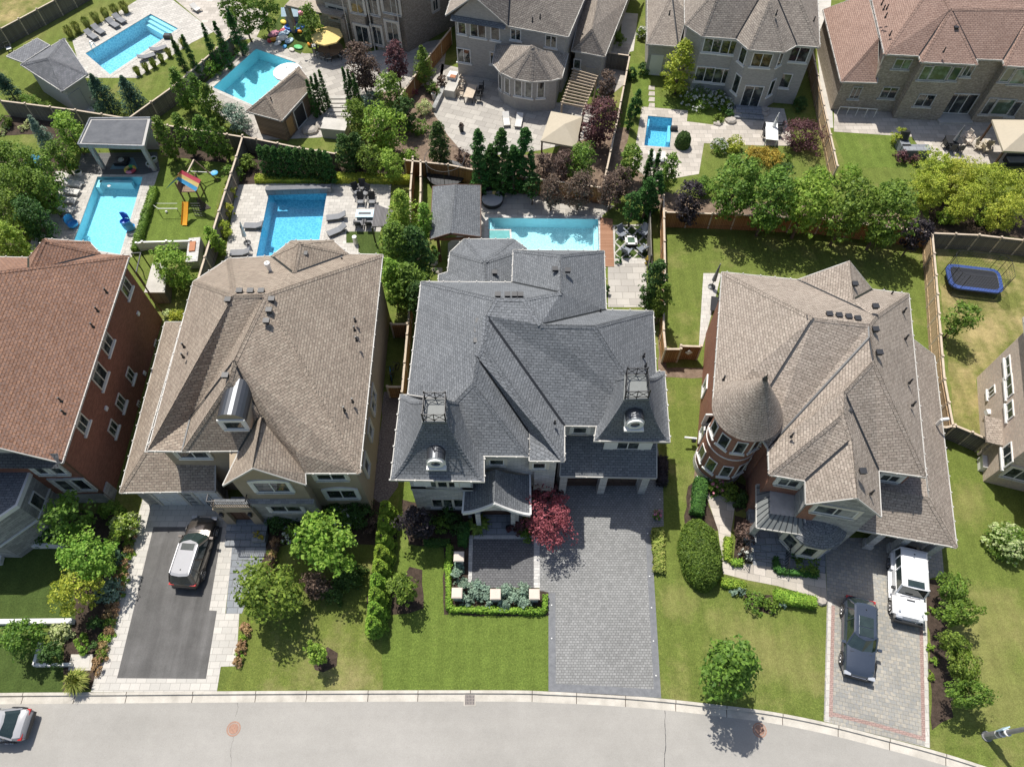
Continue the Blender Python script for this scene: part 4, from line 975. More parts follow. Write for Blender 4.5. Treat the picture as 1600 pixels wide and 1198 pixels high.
fr_ = [Vector((min(max(p.x, a0.x + .55), a1_.x - .55), yy, p.z)) for p in fr_]
L = Vector((a0.x + .55, yy, 0)); Rr = Vector((a1_.x - .55, yy, 0))
arch = [Vector((cxp + hw * math.cos(math.pi * k / 8), yy, 2.5 + .35 * math.sin(math.pi * k / 8))) for k in range(9)]
mb.quad(L, Vector((cxp - hw, yy, 0)), arch[8], Vector((L.x, yy, 2.5))); mb.quad(Vector((cxp + hw, yy, 0)), Rr, Vector((Rr.x, yy, 2.5)), arch[0])
mb.add([Vector((L.x, yy, 2.5))] + arch[::-1] + [Vector((Rr.x, yy, 2.5))] + fr_[::-1], [list(range(11 + len(fr_)))])
for s in (-1, 1): mb.box((cxp + s * (hw + .12), yy - .06, 1.3), (.3, .2, 2.6))
part(mb, 'porch_wall', M['stone_pale'], h)
part(MB().box((L.x + .1, yy + 1.0, 1.6), (.2, 2.0, 3.2)).box((Rr.x - .1, yy + 1.0, 1.6), (.2, 2.0, 3.2)), 'porch_side_wall', M['stone_pale'], h)
HW[h.name].append((Vector((cxp - 2, yy + .9)), Vector((cxp + 2, yy + .9)), 0, 3))
opening(h, Vector((cxp, yy + .9)), 1.2, Vector((0, -1)), Vector((1, 0)), 1.9, 2.4, kind='front_door', fm='wood_dark', gm_='wood_dark', sill=None, bars=1)
for s in (-1, 1): part(MB().lathe([(.02, .35), (.15, .28), (.11, -.15), (.03, -.2)], (cxp + s * (hw + .65), yy - .15, 2.1), 8), 'wall_lantern', M['black'], h)
zr = 3.5
V = dict(a=(685, 437, zr), b=(685, 429, zr), c=(699, 425, zr), d=(703, 394, zr), f=(725, 373.5, zr), g=(803, 373.5, zr), k=(823, 388, zr), m=(823, 442, zr), p=(757, 409, 5.6), q=(760, 440, 5.6))
for kx in ('m', 'a'): pass
V['a'] = (685, 460, zr); V['m'] = (823, 460, zr); V['q'] = (760, 460, 5.6)
roof(h, V, ['a q p d c b', 'p f d', 'p g f', 'p k g', 'q m k p'], 'sh_grey', name='porch_roof')
for px, py in ((690, 450), (703, 396), (727, 376), (800, 376), (818, 390)): p = P(px, py + 6, zr); part(MB().box((p.x, p.y - .3, zr / 2), (.3, .3, zr)), 'porch_post', M['white'], h)
for px, py in ((778, 462), (793, 462), (804, 462), (813, 462)): vent(h, px, py, 10.7, True)
for px, py in ((748, 503), (746, 518), (745, 534), (867, 422), (887, 424), (940, 516)): vent(h, px, py, 10.0 if px < 800 else 9.6, True)
vent(h, 773, 427, 5.2, True)
for px, py, z in ((938, 487, 7.5), (1006, 556, 8.0), (1009, 571, 8.0), (867, 660, 7.8)): vent(h, px, py, z)
mb = MB(); b = P(722, 537, 9.9); u = (P(716, 552, 9.6) - b)
HG = h
e = 7.0; az = R(-12.3)
h = house('turreted_house', 'red brick house with a round conical turret and a taupe shingled roof', 1300, 780)
V = dict(nw=(1128, 425, e), w2=(1114, 629, e), t1=(1271, 497, 11.1), t2=(1358, 507, 10.9), v0=(1359, 527, 10.7), v1=(1200, 700, e), tw=(1172, 655, 7.2), g1=(1202, 741, e), a1=(1317.5, 646, 9.8), a0=(1365, 563, 10.8), b1=(1319, 612, 10.2),
   se=(1447, 745, e), s1=(1373, 735, e), ne=(1420, 459, e), g2=(1258, 751, e), k1=(1330.5, 687, 9.2), ga=(1339, 777.5, 8.9), gl=(1259, 787.5, e - .3), gr=(1377, 807, e - .3),
   r1=(1246, 437, e), r2=(1363, 452, e), rg=(1327.5, 408, 9.2), rv=(1369, 493.5, 10.3), rb=(1333, 468, 9.2))
roof(h, V, ['nw w2 tw t1', 'tw v1 v0 t2 t1', 'nw t1 t2 rv r1', 'ne r2 rb rv', 'v0 v1 g1 a1 b1 a0', 'a1 g1 g2 k1', 'a0 se s1 b1', 'a0 t2 rv ne se', 'v0 a0 t2', 'b1 s1 gr ga k1 a1', 'k1 g2 gl ga', 'r1 rg rb rv', 'rg r2 rb'], 'sh_taupe2')
out = [(1114, 629), (1165, 629), (1202, 680), (1202, 741), (1258, 751), (1259, 787), (1377, 807), (1373, 735), (1447, 745), (1420, 459), (1363, 452), (1340, 425), (1246, 437), (1128, 425)]
walls(h, [(x, y, e) for x, y in out], 0, e - .12, 'brick_red')
tc = (P(1119, 636, 6.7) + P(1217, 650, 6.7)) / 2; tr = (P(1119, 636, 6.7) - P(1217, 650, 6.7)).length / 2 * .98
tip = P(1198, 590, 12.6); tc = Vector((tip.x, tip.y, 0));
tc = P(1168, 641, 7.9); tc.z = 0; tr = 2.25
zt = 7.9; mb = MB(); n = 40; k_ = 14; hgt = 3.9
prof = [(tr * (1 - (i / k_)) ** 1.04, zt + hgt * (i / k_) ** 1.0) for i in range(k_ + 1)]
prof = [(max(r_, .02), z) for r_, z in prof]
vv = [0]
for i in range(k_): vv.append(vv[-1] + math.hypot(prof[i][0] - prof[i + 1][0], prof[i][1] - prof[i + 1][1]))
for i in range(k_):
 for k in range(n):
  a, b = 2 * math.pi * k / n, 2 * math.pi * (k + 1) / n
  pt = lambda r_, z, an: Vector((tc.x + r_ * math.cos(an), tc.y + r_ * math.sin(an), z))
  mb.quad(pt(prof[i][0], prof[i][1], a), pt(prof[i][0], prof[i][1], b), pt(prof[i + 1][0], prof[i + 1][1], b), pt(prof[i + 1][0], prof[i + 1][1], a))
  mb.uv[len(mb.f) - 1] = [(a * prof[i][0], vv[i]), (b * prof[i][0], vv[i]), (b * prof[i][0], vv[i + 1]), (a * prof[i][0], vv[i + 1])]
part(mb, 'turret_roof', M['sh_turret'] if 'sh_turret' in M else M['sh_taupe2'], h)
part(MB().lathe([(.02, zt + hgt + .35), (.05, zt + hgt + .1), (.11, zt + hgt - .02), (.17, zt + hgt - .22), (.05, zt + hgt - .25)], tc, 10), 'finial', M['dark_metal'], h)
rw = tr - .55
mb = MB(); n = 40
for k in range(n):
 a, b = 2 * math.pi * k / n, 2 * math.pi * (k + 1) / n
 q = [Vector((tc.x + rw * math.cos(x), tc.y + rw * math.sin(x), z)) for x, z in ((a, .0), (b, .0), (b, zt), (a, zt))]
 mb.quad(*q); mb.uv[len(mb.f) - 1] = [(a * rw, 0), (b * rw, 0), (b * rw, zt), (a * rw, zt)]
part(mb, 'turret_wall', M['brick_red'], h)
for nm, zz, hh, mt in (('turret_eave', zt - .1, .16, 'white'), ('string_course', 4.2, .09, 'white'), ('plinth', .35, .7, 'stone_pale')):
 o_ = .42 if nm == 'turret_eave' else .05
 part(MB().lathe([(rw - .05, zz - hh / 2), (rw + o_, zz - hh / 2), (rw + o_, zz + hh / 2), (rw - .05, zz + hh / 2)], tc, 40), nm, M[mt], h)
for zz, hh in ((6.0, 1.5), (2.4, 1.6)):
 for k in range(5):
  an = R(-172 + k * 37); nn = Vector((math.cos(an), math.sin(an))); d = Vector((-math.sin(an), math.cos(an)))
  opening(h, Vector((tc.x, tc.y)) + nn * (rw - .03), zz, nn, d, .72, hh, bars=0, fw=.07, sill='white')
for px, py, ww, hh in ((1102, 605, .9, 1.3), (1112, 655, .8, 1.2), (1098, 676, .8, 1.3), (1095, 585, .6, .9)): win(h, px, py, ww, hh, bars=0, surround='white')
win(h, 1232, 753, 1.3, 1.0, surround='white'); win(h, 1305, 798, 2.5, 1.1, surround='cream', bars=1); win(h, 1390, 746, 1.2, .9, surround='white')
Hd = Vector((math.cos(az), math.sin(az), 0)); Hn = Vector((math.sin(az), -math.cos(az), 0))
p0 = P(1262, 788, e - .3); p1 = P(1374, 806, e - .3)
def bayw(u0, u1, dep0, dep1): return [p0 + Hd * u0 + Hn * dep1, p0 + Hd * u1 + Hn * dep1, p0 + Hd * u1 + Hn * dep0, p0 + Hd * u0 + Hn * dep0]
Lb = (p1 - p0).length
q = bayw(.12, Lb - .1, -2.2, -.36); walls(h, [(p.x, p.y, 0) for p in q], 0, e - .2, 'stone', 'bay_wall', 0, world=True)
gpk = P(1339, 777.5, 8.9); ga_ = gpk - Hn * .45
mb = MB(); A_, B_ = q[0] + Hn * .01, q[1] + Hn * .01
mb.add([Vector((A_.x, A_.y, e - .4)), Vector((B_.x, B_.y, e - .4)), Vector((ga_.x, ga_.y, 8.55)), Vector((A_.x, A_.y, e - .4)) - Hn * .2, Vector((B_.x, B_.y, e - .4)) - Hn * .2, Vector((ga_.x, ga_.y, 8.55)) - Hn * .2], [[0, 1, 2], [5, 4, 3], [0, 2, 5, 3], [1, 4, 5, 2]]); part(mb, 'gable_wall', M['stone'], h)
bc = q[0].lerp(q[1], .42) - Hn * .5; bc.z = 0; a_c = math.atan2(Hn.y, Hn.x)
part(MB().lathe([(1.75, 0), (1.75, 3.0)], bc, 12, sx=1, a0=a_c - 1.45, a1=a_c + 1.45), 'bay_window', M['stone'], h)
part(MB().lathe([(1.98, 2.95), (2.0, 3.1), (1.3, 3.7), (.05, 4.1)], bc, 16, a0=a_c - 1.57, a1=a_c + 1.57), 'bay_window_roof', M['sh_grey'], h)
for k in (-1, 0, 1):
 an = a_c + k * .75; nn = Vector((math.cos(an), math.sin(an))); opening(h, Vector((bc.x, bc.y)) + nn * 1.74, 1.75, nn, Vector((-nn.y, nn.x)), .9, 1.5, bars=0, fm='cream', surround='cream')
zp = 3.3
V = dict(a=(1182, 824, zp), b=(1261, 836, zp), c=(1261, 805, 3.9), d=(1203, 802, 3.9), f=(1182, 757, zp), g=(1203, 757, 3.9))
V['c'] = (1257, 809, 3.9)
roof(h, V, ['a b c d', 'f a d g'], 'zinc_deck', name='porch_roof', caps=False)
mb = MB()
for k in range(8):
 u = (k + .5) / 8; mb.beam(P(1182, 824, zp).lerp(P(1261, 836, zp), u) + Vector((0, 0, .03)), P(1203, 802, 3.9).lerp(P(1257, 809, 3.9), u) + Vector((0, 0, .03)), .03, .06)
for k in range(6):
 u = (k + .5) / 6; mb.beam(P(1182, 757, zp).lerp(P(1182, 824, zp), u) + Vector((0, 0, .03)), P(1203, 757, 3.9).lerp(P(1203, 802, 3.9), u) + Vector((0, 0, .03)), .03, .06)
part(mb, 'roof_seam', M['dark_metal'], h)
bq = [P(1203, 802, 3.9), P(1257, 809, 3.9), P(1258, 755, 3.9), P(1203, 750, 3.9)]
part(MB().prism([(p.x, p.y) for p in bq], 3.4, 3.93), 'balcony_floor', M['balcony_tile'] if 'balcony_tile' in M else M['stucco_grey'], h)
pq = [P(1184, 822, zp), P(1260, 834, zp)]
for u in (.03, .97): c = pq[0].lerp(pq[1], u) - Hn * .25; part(MB().box((c.x, c.y, 1.6), (.4, .4, 3.2), az).box((c.x, c.y, .5), (.6, .6, 1.0), az), 'porch_pillar', M['stone'], h)
mb = MB()
for k in range(4):
 c = pq[0].lerp(pq[1], .45) - Hn * (.2 - .32 * (3 - k)); mb.box((c.x - Hn.x * 1, c.y - Hn.y * 1, .08 + .08 * k), (2.6, 2.6, .16 + .16 * k), az)
part(mb, 'front_steps', M['slate_path'], h)
mb = MB()
for s in (-1.3, 1.3):
 a = pq[0].lerp(pq[1], .45) + Hd * s; a.z = .7; b = a + Hn * 1.6; b.z = .2
 mb.beam(a + Vector((0, 0, .9)), b + Vector((0, 0, .9)), .05)
 for k in range(9): p = a.lerp(b, k / 8); mb.beam(p, p + Vector((0, 0, .9)), .03)
part(mb, 'step_railing', M['black_iron'], h)
zg = 3.3
V = dict(a=(1336, 826.5, zg), b=(1495, 855, zg), c=(1460, 555, zg), d=(1430, 551, 4.6), k=(1449, 760, 4.9), m=(1355, 745, 4.9))
V['d'] = ('w', P(1460, 555, zg).x - 2.3, P(1460, 555, zg).y + .4, 4.9); kk = P(1495, 855, zg) - Hd * 2.3 - Hn * 2.3; V['k'] = ('w', kk.x, kk.y, 4.9)
mm = P(1336, 826.5, zg) - Hn * 2.3; V['m'] = ('w', mm.x, mm.y, 4.9)
mm2 = mm - Hn * 2.2; kk2 = kk - Hn * 2.2; V['m2'] = ('w', mm2.x, mm2.y, 4.9); V['k2'] = ('w', kk2.x, kk2.y, 4.9)
roof(h, V, ['a b k m', 'b c d k', 'm k k2 m2'], 'sh_taupe2', name='garage_roof')
c0 = P(1336, 826.5, zg); cb = P(1495, 855, zg);
gw = [c0 - Hn * 2.0, cb - Hd * .5 - Hn * 2.0, P(1460, 555, zg) - Hd * .5, P(1430, 551, zg)]
walls(h, [(p.x, p.y, 0) for p in gw], 0, zg + .1, 'brick_red', 'garage_wall', 0, world=True)
Lg = (cb - c0).length
for u in (.38, .64, .97): p = c0.lerp(cb, u) - Hn * .5 - Hd * .3; part(MB().box((p.x, p.y, 1.6), (.45, .45, 3.2), az).box((p.x, p.y, .25), (.6, .6, .5), az), 'porch_pillar', M['stone_pale'], h)
for u in (.22, .52, .8):
 p = c0.lerp(cb, u) - Hn * 1.94; part(MB().box((p.x, p.y, 1.2), (2.3, .08, 2.4), az), 'garage_door', M['door_brown'], h)
for px, py in ((1264, 499), (1295, 492), (1310, 494), (1325, 496), (1339, 499), (1367, 480), (1367, 516), (1373, 552), (1324, 641), (1347, 737)): vent(h, px, py, 10.7 if py < 560 else 9.4, True)
for px, py, z in ((1131, 592, 8.0), (1237, 681, 8.3), (1413, 486, 8.0), (1416, 528, 8.0), (1422, 597, 8.2), (1427, 632, 8.2), (1362, 770, 8.0), (1392, 461, 7.4)): vent(h, px, py, z)
vent(h, 1335, 445, 9.2, True)
c = P(1464, 663, 3.9); part(MB().tube(c, c + Vector((0, 0, .7)), .12).tube(c + Vector((0, 0, .7)), c + Vector((.4, 0, .8)), .12), 'flue', M['white'], h)
HT = h
h = house('pale_brick_house', 'pale mottled brick house cut by the right edge of the picture, beside the grey gate', 1560, 740)
wv = [P(1526, 590), P(1536, 752)]; dd = (wv[0] - wv[1]).normalized(); ddn = Vector((dd.y, -dd.x, 0))
q = [wv[1], wv[1] + ddn * 15, wv[0] + ddn * 15, wv[0]]
walls(h, [(p.x, p.y, 0) for p in q], 0, 7.0, 'brick_mix', 'wall', 0, world=True)
o_ = offset_poly([(p.x, p.y) for p in q], -.5); c = sum(q, Vector()) / 4
V = {'a%d' % i: ('w', o_[i].x, o_[i].y, 7.0) for i in range(4)}; m0 = (q[0] + q[3]) / 2 + ddn * 5; m1 = (q[1] + q[2]) / 2 - ddn * 5
V['m'] = ('w', m0.x, m0.y, 11.4); V['n'] = ('w', m1.x, m1.y, 11.4)
roof(h, V, ['a0 a1 n m', 'a1 a2 n', 'a2 a3 m n', 'a3 a0 m'], 'sh_taupe2')
q2 = [wv[1] + ddn * 3.4 - dd * 5.5, wv[1] + ddn * 15 - dd * 5.5, wv[1] + ddn * 15 + dd * .1, wv[1] + ddn * 3.4 + dd * .1]
walls(h, [(p.x, p.y, 0) for p in q2], 0, 6.99, 'brick_mix', 'wall', 0, world=True)
for px, py, ww, hh in ((1576, 572, 1.7, .6), (1550, 612, .8, .9), (1578, 603, 1.8, .8), (1579, 641, 1.4, .8), (1575, 711, 1.6, 1.1)): win(h, px, py, ww, hh, fm='white', sill='white')
win(h, 1592, 740, 1.6, 1.4, fm='white', surround='cream')
b = hit(h, 1575, 668); c = Vector((b[1].x, b[1].y, 2.6)) - ddn * .55
part(MB().box(c, (1.1, 2.2, .14), math.atan2(dd.y, dd.x) - R(90)).box(c + Vector((0, 0, -1.0)) - dd * .9, (.16, .16, 2.0)), 'canopy', M['sh_taupe2'], h)
for px, py in ((1546, 645), (1556, 668)): b = hit(h, px, py); part(MB().box(Vector((b[1].x, b[1].y, b[2])) - ddn * .1, (.3, .4, .35)), 'wall_vent', M['white'], h)
bx_ = P(1532, 728); part(MB().box(bx_ + Vector((.2, 0, .35)), (1.0, .8, .7), math.atan2(dd.y, dd.x)), 'meter_box', M['white'], h)
# ---------------- fences ----------------
def fence(pts, label, mat='fence', h_=1.85, z_from=0, cap='wood', name='fence', group=None, top=True, post_mat=None, sp=2.4):
 q = [P(x, y, h_ if top else 0) for x, y in pts]
 for p in q: p.z = 0
 t = thing(name, q[0], label, 'fence' if 'gate' not in name else 'gate', group)
 pn = MB(); cp_ = MB(); posts = []
 for i in range(len(q) - 1):
  a, b = q[i], q[i + 1]; L = (b - a).length; d = (b - a).normalized(); n_ = Vector((-d.y, d.x, 0))
  for s in (-1, 1):
   o_ = n_ * .03 * s
   v = [a + o_, b + o_, b + o_ + Vector((0, 0, h_ - .06)), a + o_ + Vector((0, 0, h_ - .06))]
   pn.quad(*(v if s < 0 else v[::-1]))
  for s in (-1, 1):
   for z in (.4, h_ - .35): c = (a + b) / 2 + n_ * .05 * s; pn.box((c.x, c.y, z), (L, .04, .09), math.atan2(d.y, d.x))
  c = (a + b) / 2; cp_.box((c.x, c.y, h_ - .03), (L + .05, .16, .06), math.atan2(d.y, d.x))
  m = max(1, round(L / sp))
  for k in range(m + (i == len(q) - 2)): posts.append(a.lerp(b, k / m))
 part(pn, 'board_panel', M[mat], t); part(cp_, 'cap_rail', M[cap], t)
 pm = post_mat or mat
 for p in posts:
  mb = MB().box(p + Vector((0, 0, h_ / 2)), (.13, .13, h_ + .1)).box(p + Vector((0, 0, h_ + .08)), (.17, .17, .06)); part(mb, 'post', M[cap], t)
 return t
fence([(379, 212), (369, 245), (352, 297), (331, 365), (308, 440)], 'wooden fence between the play lawn and the deep blue pool yard', 'fence_grey')
fence([(0, 157), (118, 172), (200, 185)], 'grey wooden fence behind the pool house, meeting the angled fence', 'fence_grey')
fence([(200, 185), (270, 135), (360, 57)], 'grey wooden fence rising diagonally past the two upper left pools', 'fence_grey')
fence([(205, 186), (262, 196), (355, 210), (400, 217), (468, 231), (525, 240)], 'grey wooden fence behind the flat roofed pavilion and the row of cedars', 'fence_grey')
fence([(-60, 76), (0, 45), (85, 0), (130, -25)], 'dark board fence crossing the top left corner', 'fence_grey')
fence([(645, 246), (641, 297), (641, 360), (642, 457), (636, 522), (628, 612)], 'long brown fence along the left side of the dark grey roofed house', 'fence')
fence([(657, 252), (657, 300), (655, 345)], 'short second fence beside the large leafy trees', 'fence_tan')
fence([(632, 250), (700, 257), (745, 266), (841, 279), (942, 293)], 'brown fence hidden behind the tall evergreens, above the white shelf pool', 'fence')
fence([(1037, 306), (1039, 415), (1037, 515), (1040, 546)], 'brown fence between the patterned patio and the big lawn', 'fence')
fence([(1040, 331), (1150, 335), (1285, 342), (1425, 359), (1457, 364)], 'red-brown fence behind the row of maple trees', 'fence')
fence([(1457, 364), (1463, 430), (1470, 522), (1476, 592), (1490, 667)], 'tan board fence between the big lawn and the trampoline yard', 'fence_tan')
fence([(1457, 364), (1530, 367), (1600, 375), (1690, 386)], 'dark grey board fence behind the trampoline', 'fence_grey')
fence([(984, 87), (965, 185), (942, 293)], 'long pale capped fence left of the small plunge pool', 'fence_grey')
fence([(1262, 30), (1269, 75), (1288, 165), (1309, 260)], 'tan board fence between the two upper right houses', 'fence_tan')
fence([(704, 45), (672, 85), (632, 140), (603, 180), (575, 222)], 'wooden fence running down between the brick mansion and the grey terrace', 'fence')
fence([(936, 80), (984, 87)], 'short wooden fence behind the pergola corner', 'fence_grey', name='fence')
fence([(611, 506), (636, 506)], 'brown board gate in the gap beside the long fence', 'fence', name='gate')
g_ = fence([(1040, 545), (1064, 545), (1064, 540), (1096, 541)], 'brown wooden gate with a white diamond on it', 'fence', name='gate')
c = P(1076, 549, 1.3); part(MB().box(c + Vector((0, -.1, 0)), (.42, .03, .42), 0, tilt=('Y', R(45))).box(c + Vector((0, -.12, 0)), (.25, .03, .25), 0, tilt=('Y', R(45))), 'diamond', M['white'], g_)
g_ = fence([(1475, 668), (1492, 664), (1519, 675), (1546, 687)], 'weathered grey gate beside the pale brick house', 'fence_grey', name='gate')
fence([(605, 604), (628, 604)], 'low brown screen enclosing the bicycle corner', 'fence', h_=1.6, name='fence')
fence([(213, 380), (222, 378), (298, 376)], 'low white railing across the end of the play lawn', 'white', h_=1.0, cap='white')
# ---------------- foliage ----------------
def leaf_mesh(name, P_, N_, size, asp, seed, mat, core=None, jit=.55, flat=False):
 g = np.random.default_rng(seed); n = len(P_)
 N_ = N_ / (np.linalg.norm(N_, axis=1, keepdims=True) + 1e-9) + g.normal(0, jit, (n, 3)); N_ /= np.linalg.norm(N_, axis=1, keepdims=True) + 1e-9
 U = g.normal(0, 1, (n, 3)); U -= (U * N_).sum(1, keepdims=True) * N_; U /= np.linalg.norm(U, axis=1, keepdims=True) + 1e-9
 W = np.cross(N_, U); s = size * g.uniform(.65, 1.35, (n, 1))
 a = P_ + U * s * .5; c = P_ - U * s * .5; b = P_ + W * s * asp * .5 + U * s * .08; d = P_ - W * s * asp * .5 + U * s * .08
 V = np.stack([a, b, c, d], 1).reshape(-1, 3)
 nf = n; cv = []; cf = []
 if core: cv, cf = core
 me = bpy.data.meshes.new(name); nv = len(V)
 allv = np.concatenate([V, np.array(cv).reshape(-1, 3)]) if len(cv) else V
 me.vertices.add(len(allv)); me.vertices.foreach_set('co', allv.astype('f').ravel())
 loops = list(range(nv)); starts = list(range(0, nv, 4))
 st = nv;
 for f in cf: starts.append(st); loops += [nv + i for i in f]; st += len(f)
 me.loops.add(len(loops)); me.loops.foreach_set('vertex_index', loops)
 me.polygons.add(len(starts)); me.polygons.foreach_set('loop_start', starts)
 me.materials.append(mat); me.update(calc_edges=True); me.validate()
 return me
SH = {'round': lambda t: np.sqrt(np.clip(1 - (2 * t - 1) ** 2, 0, 1)) ** .8, 'egg': lambda t: np.clip(np.sin(np.pi * np.clip(t, 0, 1) ** .75), 0, 1) ** .7,
   'cone': lambda t: (1 - t) ** .75 * np.clip(t * 10, .3, 1), 'column': lambda t: np.clip(np.minimum(t * 7 + .45, ((1 - t) * 2.3) ** .6), 0, 1),
   'dome': lambda t: np.sqrt(np.clip(1 - t ** 2, 0, 1)), 'spruce': lambda t: (1 - t) ** .85 * (.78 + .22 * np.abs(np.sin(t * 26))) , 'vase': lambda t: np.clip(.35 + .9 * t, 0, 1) * np.sqrt(np.clip(1 - np.clip((t - .6) / .4, 0, 1) ** 2, 0, 1)),
   'open': lambda t: np.sqrt(np.clip(1 - (2 * t - 1) ** 2, 0, 1)) ** .6}
CACHE = {}
def crown_mesh(kind, rx, hh, leaf, seed, mat, dens=1.0, lump=.3):
 key = (kind, round(rx, 1), round(hh, 1), round(leaf, 2), seed % 3, mat, dens)
 if key in CACHE: return CACHE[key]
 g = np.random.default_rng(hash((kind, seed % 3)) % 10000 if False else seed * 13 + len(kind)); f = SH[kind]
 area = 2 * math.pi * rx * hh * .75
 ncl = int(max(10, min(170, area / (lump ** 2 * 1.6 * max(rx, .5)))))
 t = g.uniform(.02, .99, ncl); ang = g.uniform(0, 2 * np.pi, ncl); rr = g.uniform(.0, 1, ncl) ** (.35 if kind not in ('open',) else .5)
 low = .82 + .32 * np.sin(ang * 2 + g.uniform(0, 6)) * .5 + .2 * np.sin(ang * 5 + t * 7 + g.uniform(0, 6)) * .6
 if kind in ('cone', 'column', 'spruce', 'dome'): low = 1 + (low - 1) * .25
 Rr = f(t) * rx * rr * low
 C_ = np.stack([Rr * np.cos(ang), Rr * np.sin(ang), t * hh], 1)
 n = int(area / (leaf * leaf * .5) * (3.2 if kind in ('cone', 'column', 'spruce') else 2.3) * dens); n = min(n, 9000)
 ci = g.integers(0, ncl, n); cr = lump * rx * g.uniform(.6, 1.25, ncl)
 if kind in ('cone', 'column', 'spruce'): cr = np.minimum(cr * 1.15, np.maximum(.12, f(t) * rx * .9))
 if kind in ('round', 'open', 'egg', 'vase'):
  sp = g.random(ncl) < .2; C_[sp, :2] *= g.uniform(1.05, 1.32, (sp.sum(), 1)); cr[sp] *= .5
 D = g.normal(0, 1, (n, 3)); D /= np.linalg.norm(D, axis=1, keepdims=True); D[:, 2] = np.abs(D[:, 2]) * .9 + D[:, 2] * .25
 Q = C_[ci] + D * (cr[ci] * g.uniform(.55, 1.05, n))[:, None] * np.array([1, 1, .8])
 ctr = np.array([0, 0, hh * .45]); out = Q - ctr; out[:, 2] *= .6
 N_ = D * .6 + out / (np.linalg.norm(out, axis=1, keepdims=True) + 1e-6) * .5 + np.array([0, 0, .45])
 asp = .62 if kind not in ('spruce', 'cone') else .38
 me = leaf_mesh('crown', Q, N_, leaf, asp, seed, M[mat]); CACHE[key] = me; return me
TN = [0]
def proj(v):
 ax = Vector((0, math.cos(PITCH), -math.sin(PITCH))); up = Vector((0, math.sin(PITCH), math.cos(PITCH))); d = Vector(v) - Vector((0, 0, H)); q = d.dot(ax)
 return CX + F * d.x / q, CY - F * d.dot(up) / q
def tree_at(bx, by, zc, *a, **k):
 b = P(bx, by); x, y = proj((b.x, b.y, zc)); return tree(x, y, zc, *a, **k)
ORD = ['first', 'second', 'third', 'fourth', 'fifth', 'sixth', 'seventh', 'eighth', 'ninth', 'tenth', 'eleventh', 'twelfth', 'thirteenth', 'fourteenth', 'fifteenth']
def trunk_mesh(hh, r, top, seed, rx=9):
 rr = random.Random(seed); mb = MB(); p = Vector((0, 0, -.05)); k = 5; pts = [p]
 for i in range(k): p = p + Vector((rr.uniform(-.06, .06), rr.uniform(-.06, .06), (hh + top * .55) / k)); pts.append(p)
 for i in range(k): mb.tube(pts[i], pts[i + 1], r * (1 - i / k * .7), r * (1 - (i + 1) / k * .7), 7)
 for j in range(7):
  b = pts[2 + j % 3]; an = j * 2.4 + rr.random(); e_ = b + Vector((math.cos(an), math.sin(an), 1.1)) * min(top * .36, rx * .75) * rr.uniform(.6, 1.); mb.tube(b, e_, r * .4, r * .12, 5)
 return mb
def tree(px, py, zc, rpx, top, label, mat='f_green', kind='round', name='tree', cat='tree', leaf=.24, group=None, clear=None, dens=1., lump=.3, aspect=1.0, tr=None):
 c = P(px, py, zc); rx = rpx / ppm(py, zc); base = Vector((c.x, c.y, 0)); z0 = zc - top / 2
 TN[0] += 1; sd = TN[0]
 t = thing(name, base, label, cat, group)
 me = crown_mesh(kind, rx, top, leaf, sd, mat, dens, lump)
 o = bpy.data.objects.new('crown', me); COL.objects.link(o); o.parent = t; o.location = (0, 0, z0); o.rotation_euler = (0, 0, sd * 2.1)
 k = rx / round(rx, 1) if round(rx, 1) > 0 else 1; o.scale = (k, k * aspect, 1)
 lpart(trunk_mesh(max(z0, .1), tr or max(.05, min(.16, top * .028)), top, sd, rx), 'trunk', M['bark'], t)
 return t
def shrub(px, py, rpx, h_, label, mat='f_green', kind='dome', name='shrub', cat='shrub', leaf=.15, blossom=None, nb=22, group=None, dens=1.1, lump=.3, bs=.13, aspect=1.):
 c = P(px, py, h_ * .5); rx = rpx / ppm(py, h_ * .5); TN[0] += 1; sd = TN[0]
 me = crown_mesh(kind, rx, h_, leaf, sd, mat, dens, lump)
 if not blossom:
  o = bpy.data.objects.new(name, me); COL.objects.link(o); o.location = (c.x, c.y, 0.02); o.rotation_euler = (0, 0, sd * 1.7); o.scale = (1, aspect, 1)
  return tag(o, label, cat, group)
 t = thing(name, Vector((c.x, c.y, 0)), label, cat, group)
 o = bpy.data.objects.new('foliage', me); COL.objects.link(o); o.parent = t; o.scale = (1, aspect, 1)
 g = random.Random(sd); mb_ = []; NN = []
 for k in range(nb):
  an = g.uniform(0, 6.28); u = g.uniform(.05, 1) ** .6;
  q = np.array([rx * u * math.cos(an), rx * u * math.sin(an) * aspect, h_ * math.sqrt(max(0, 1 - u * u)) * .95 + .08])
  D = np.random.default_rng(sd * 50 + k).normal(0, 1, (14, 3)); D /= np.linalg.norm(D, axis=1, keepdims=True); D[:, 2] = abs(D[:, 2])
  mb_.append(q + D * bs); NN.append(D)
 me = leaf_mesh('blossoms', np.concatenate(mb_), np.concatenate(NN), bs * .95, .9, sd, M[blossom]); me.name = 'blossoms'
 o = bpy.data.objects.new('blossoms', me); COL.objects.link(o); o.parent = t
 return t
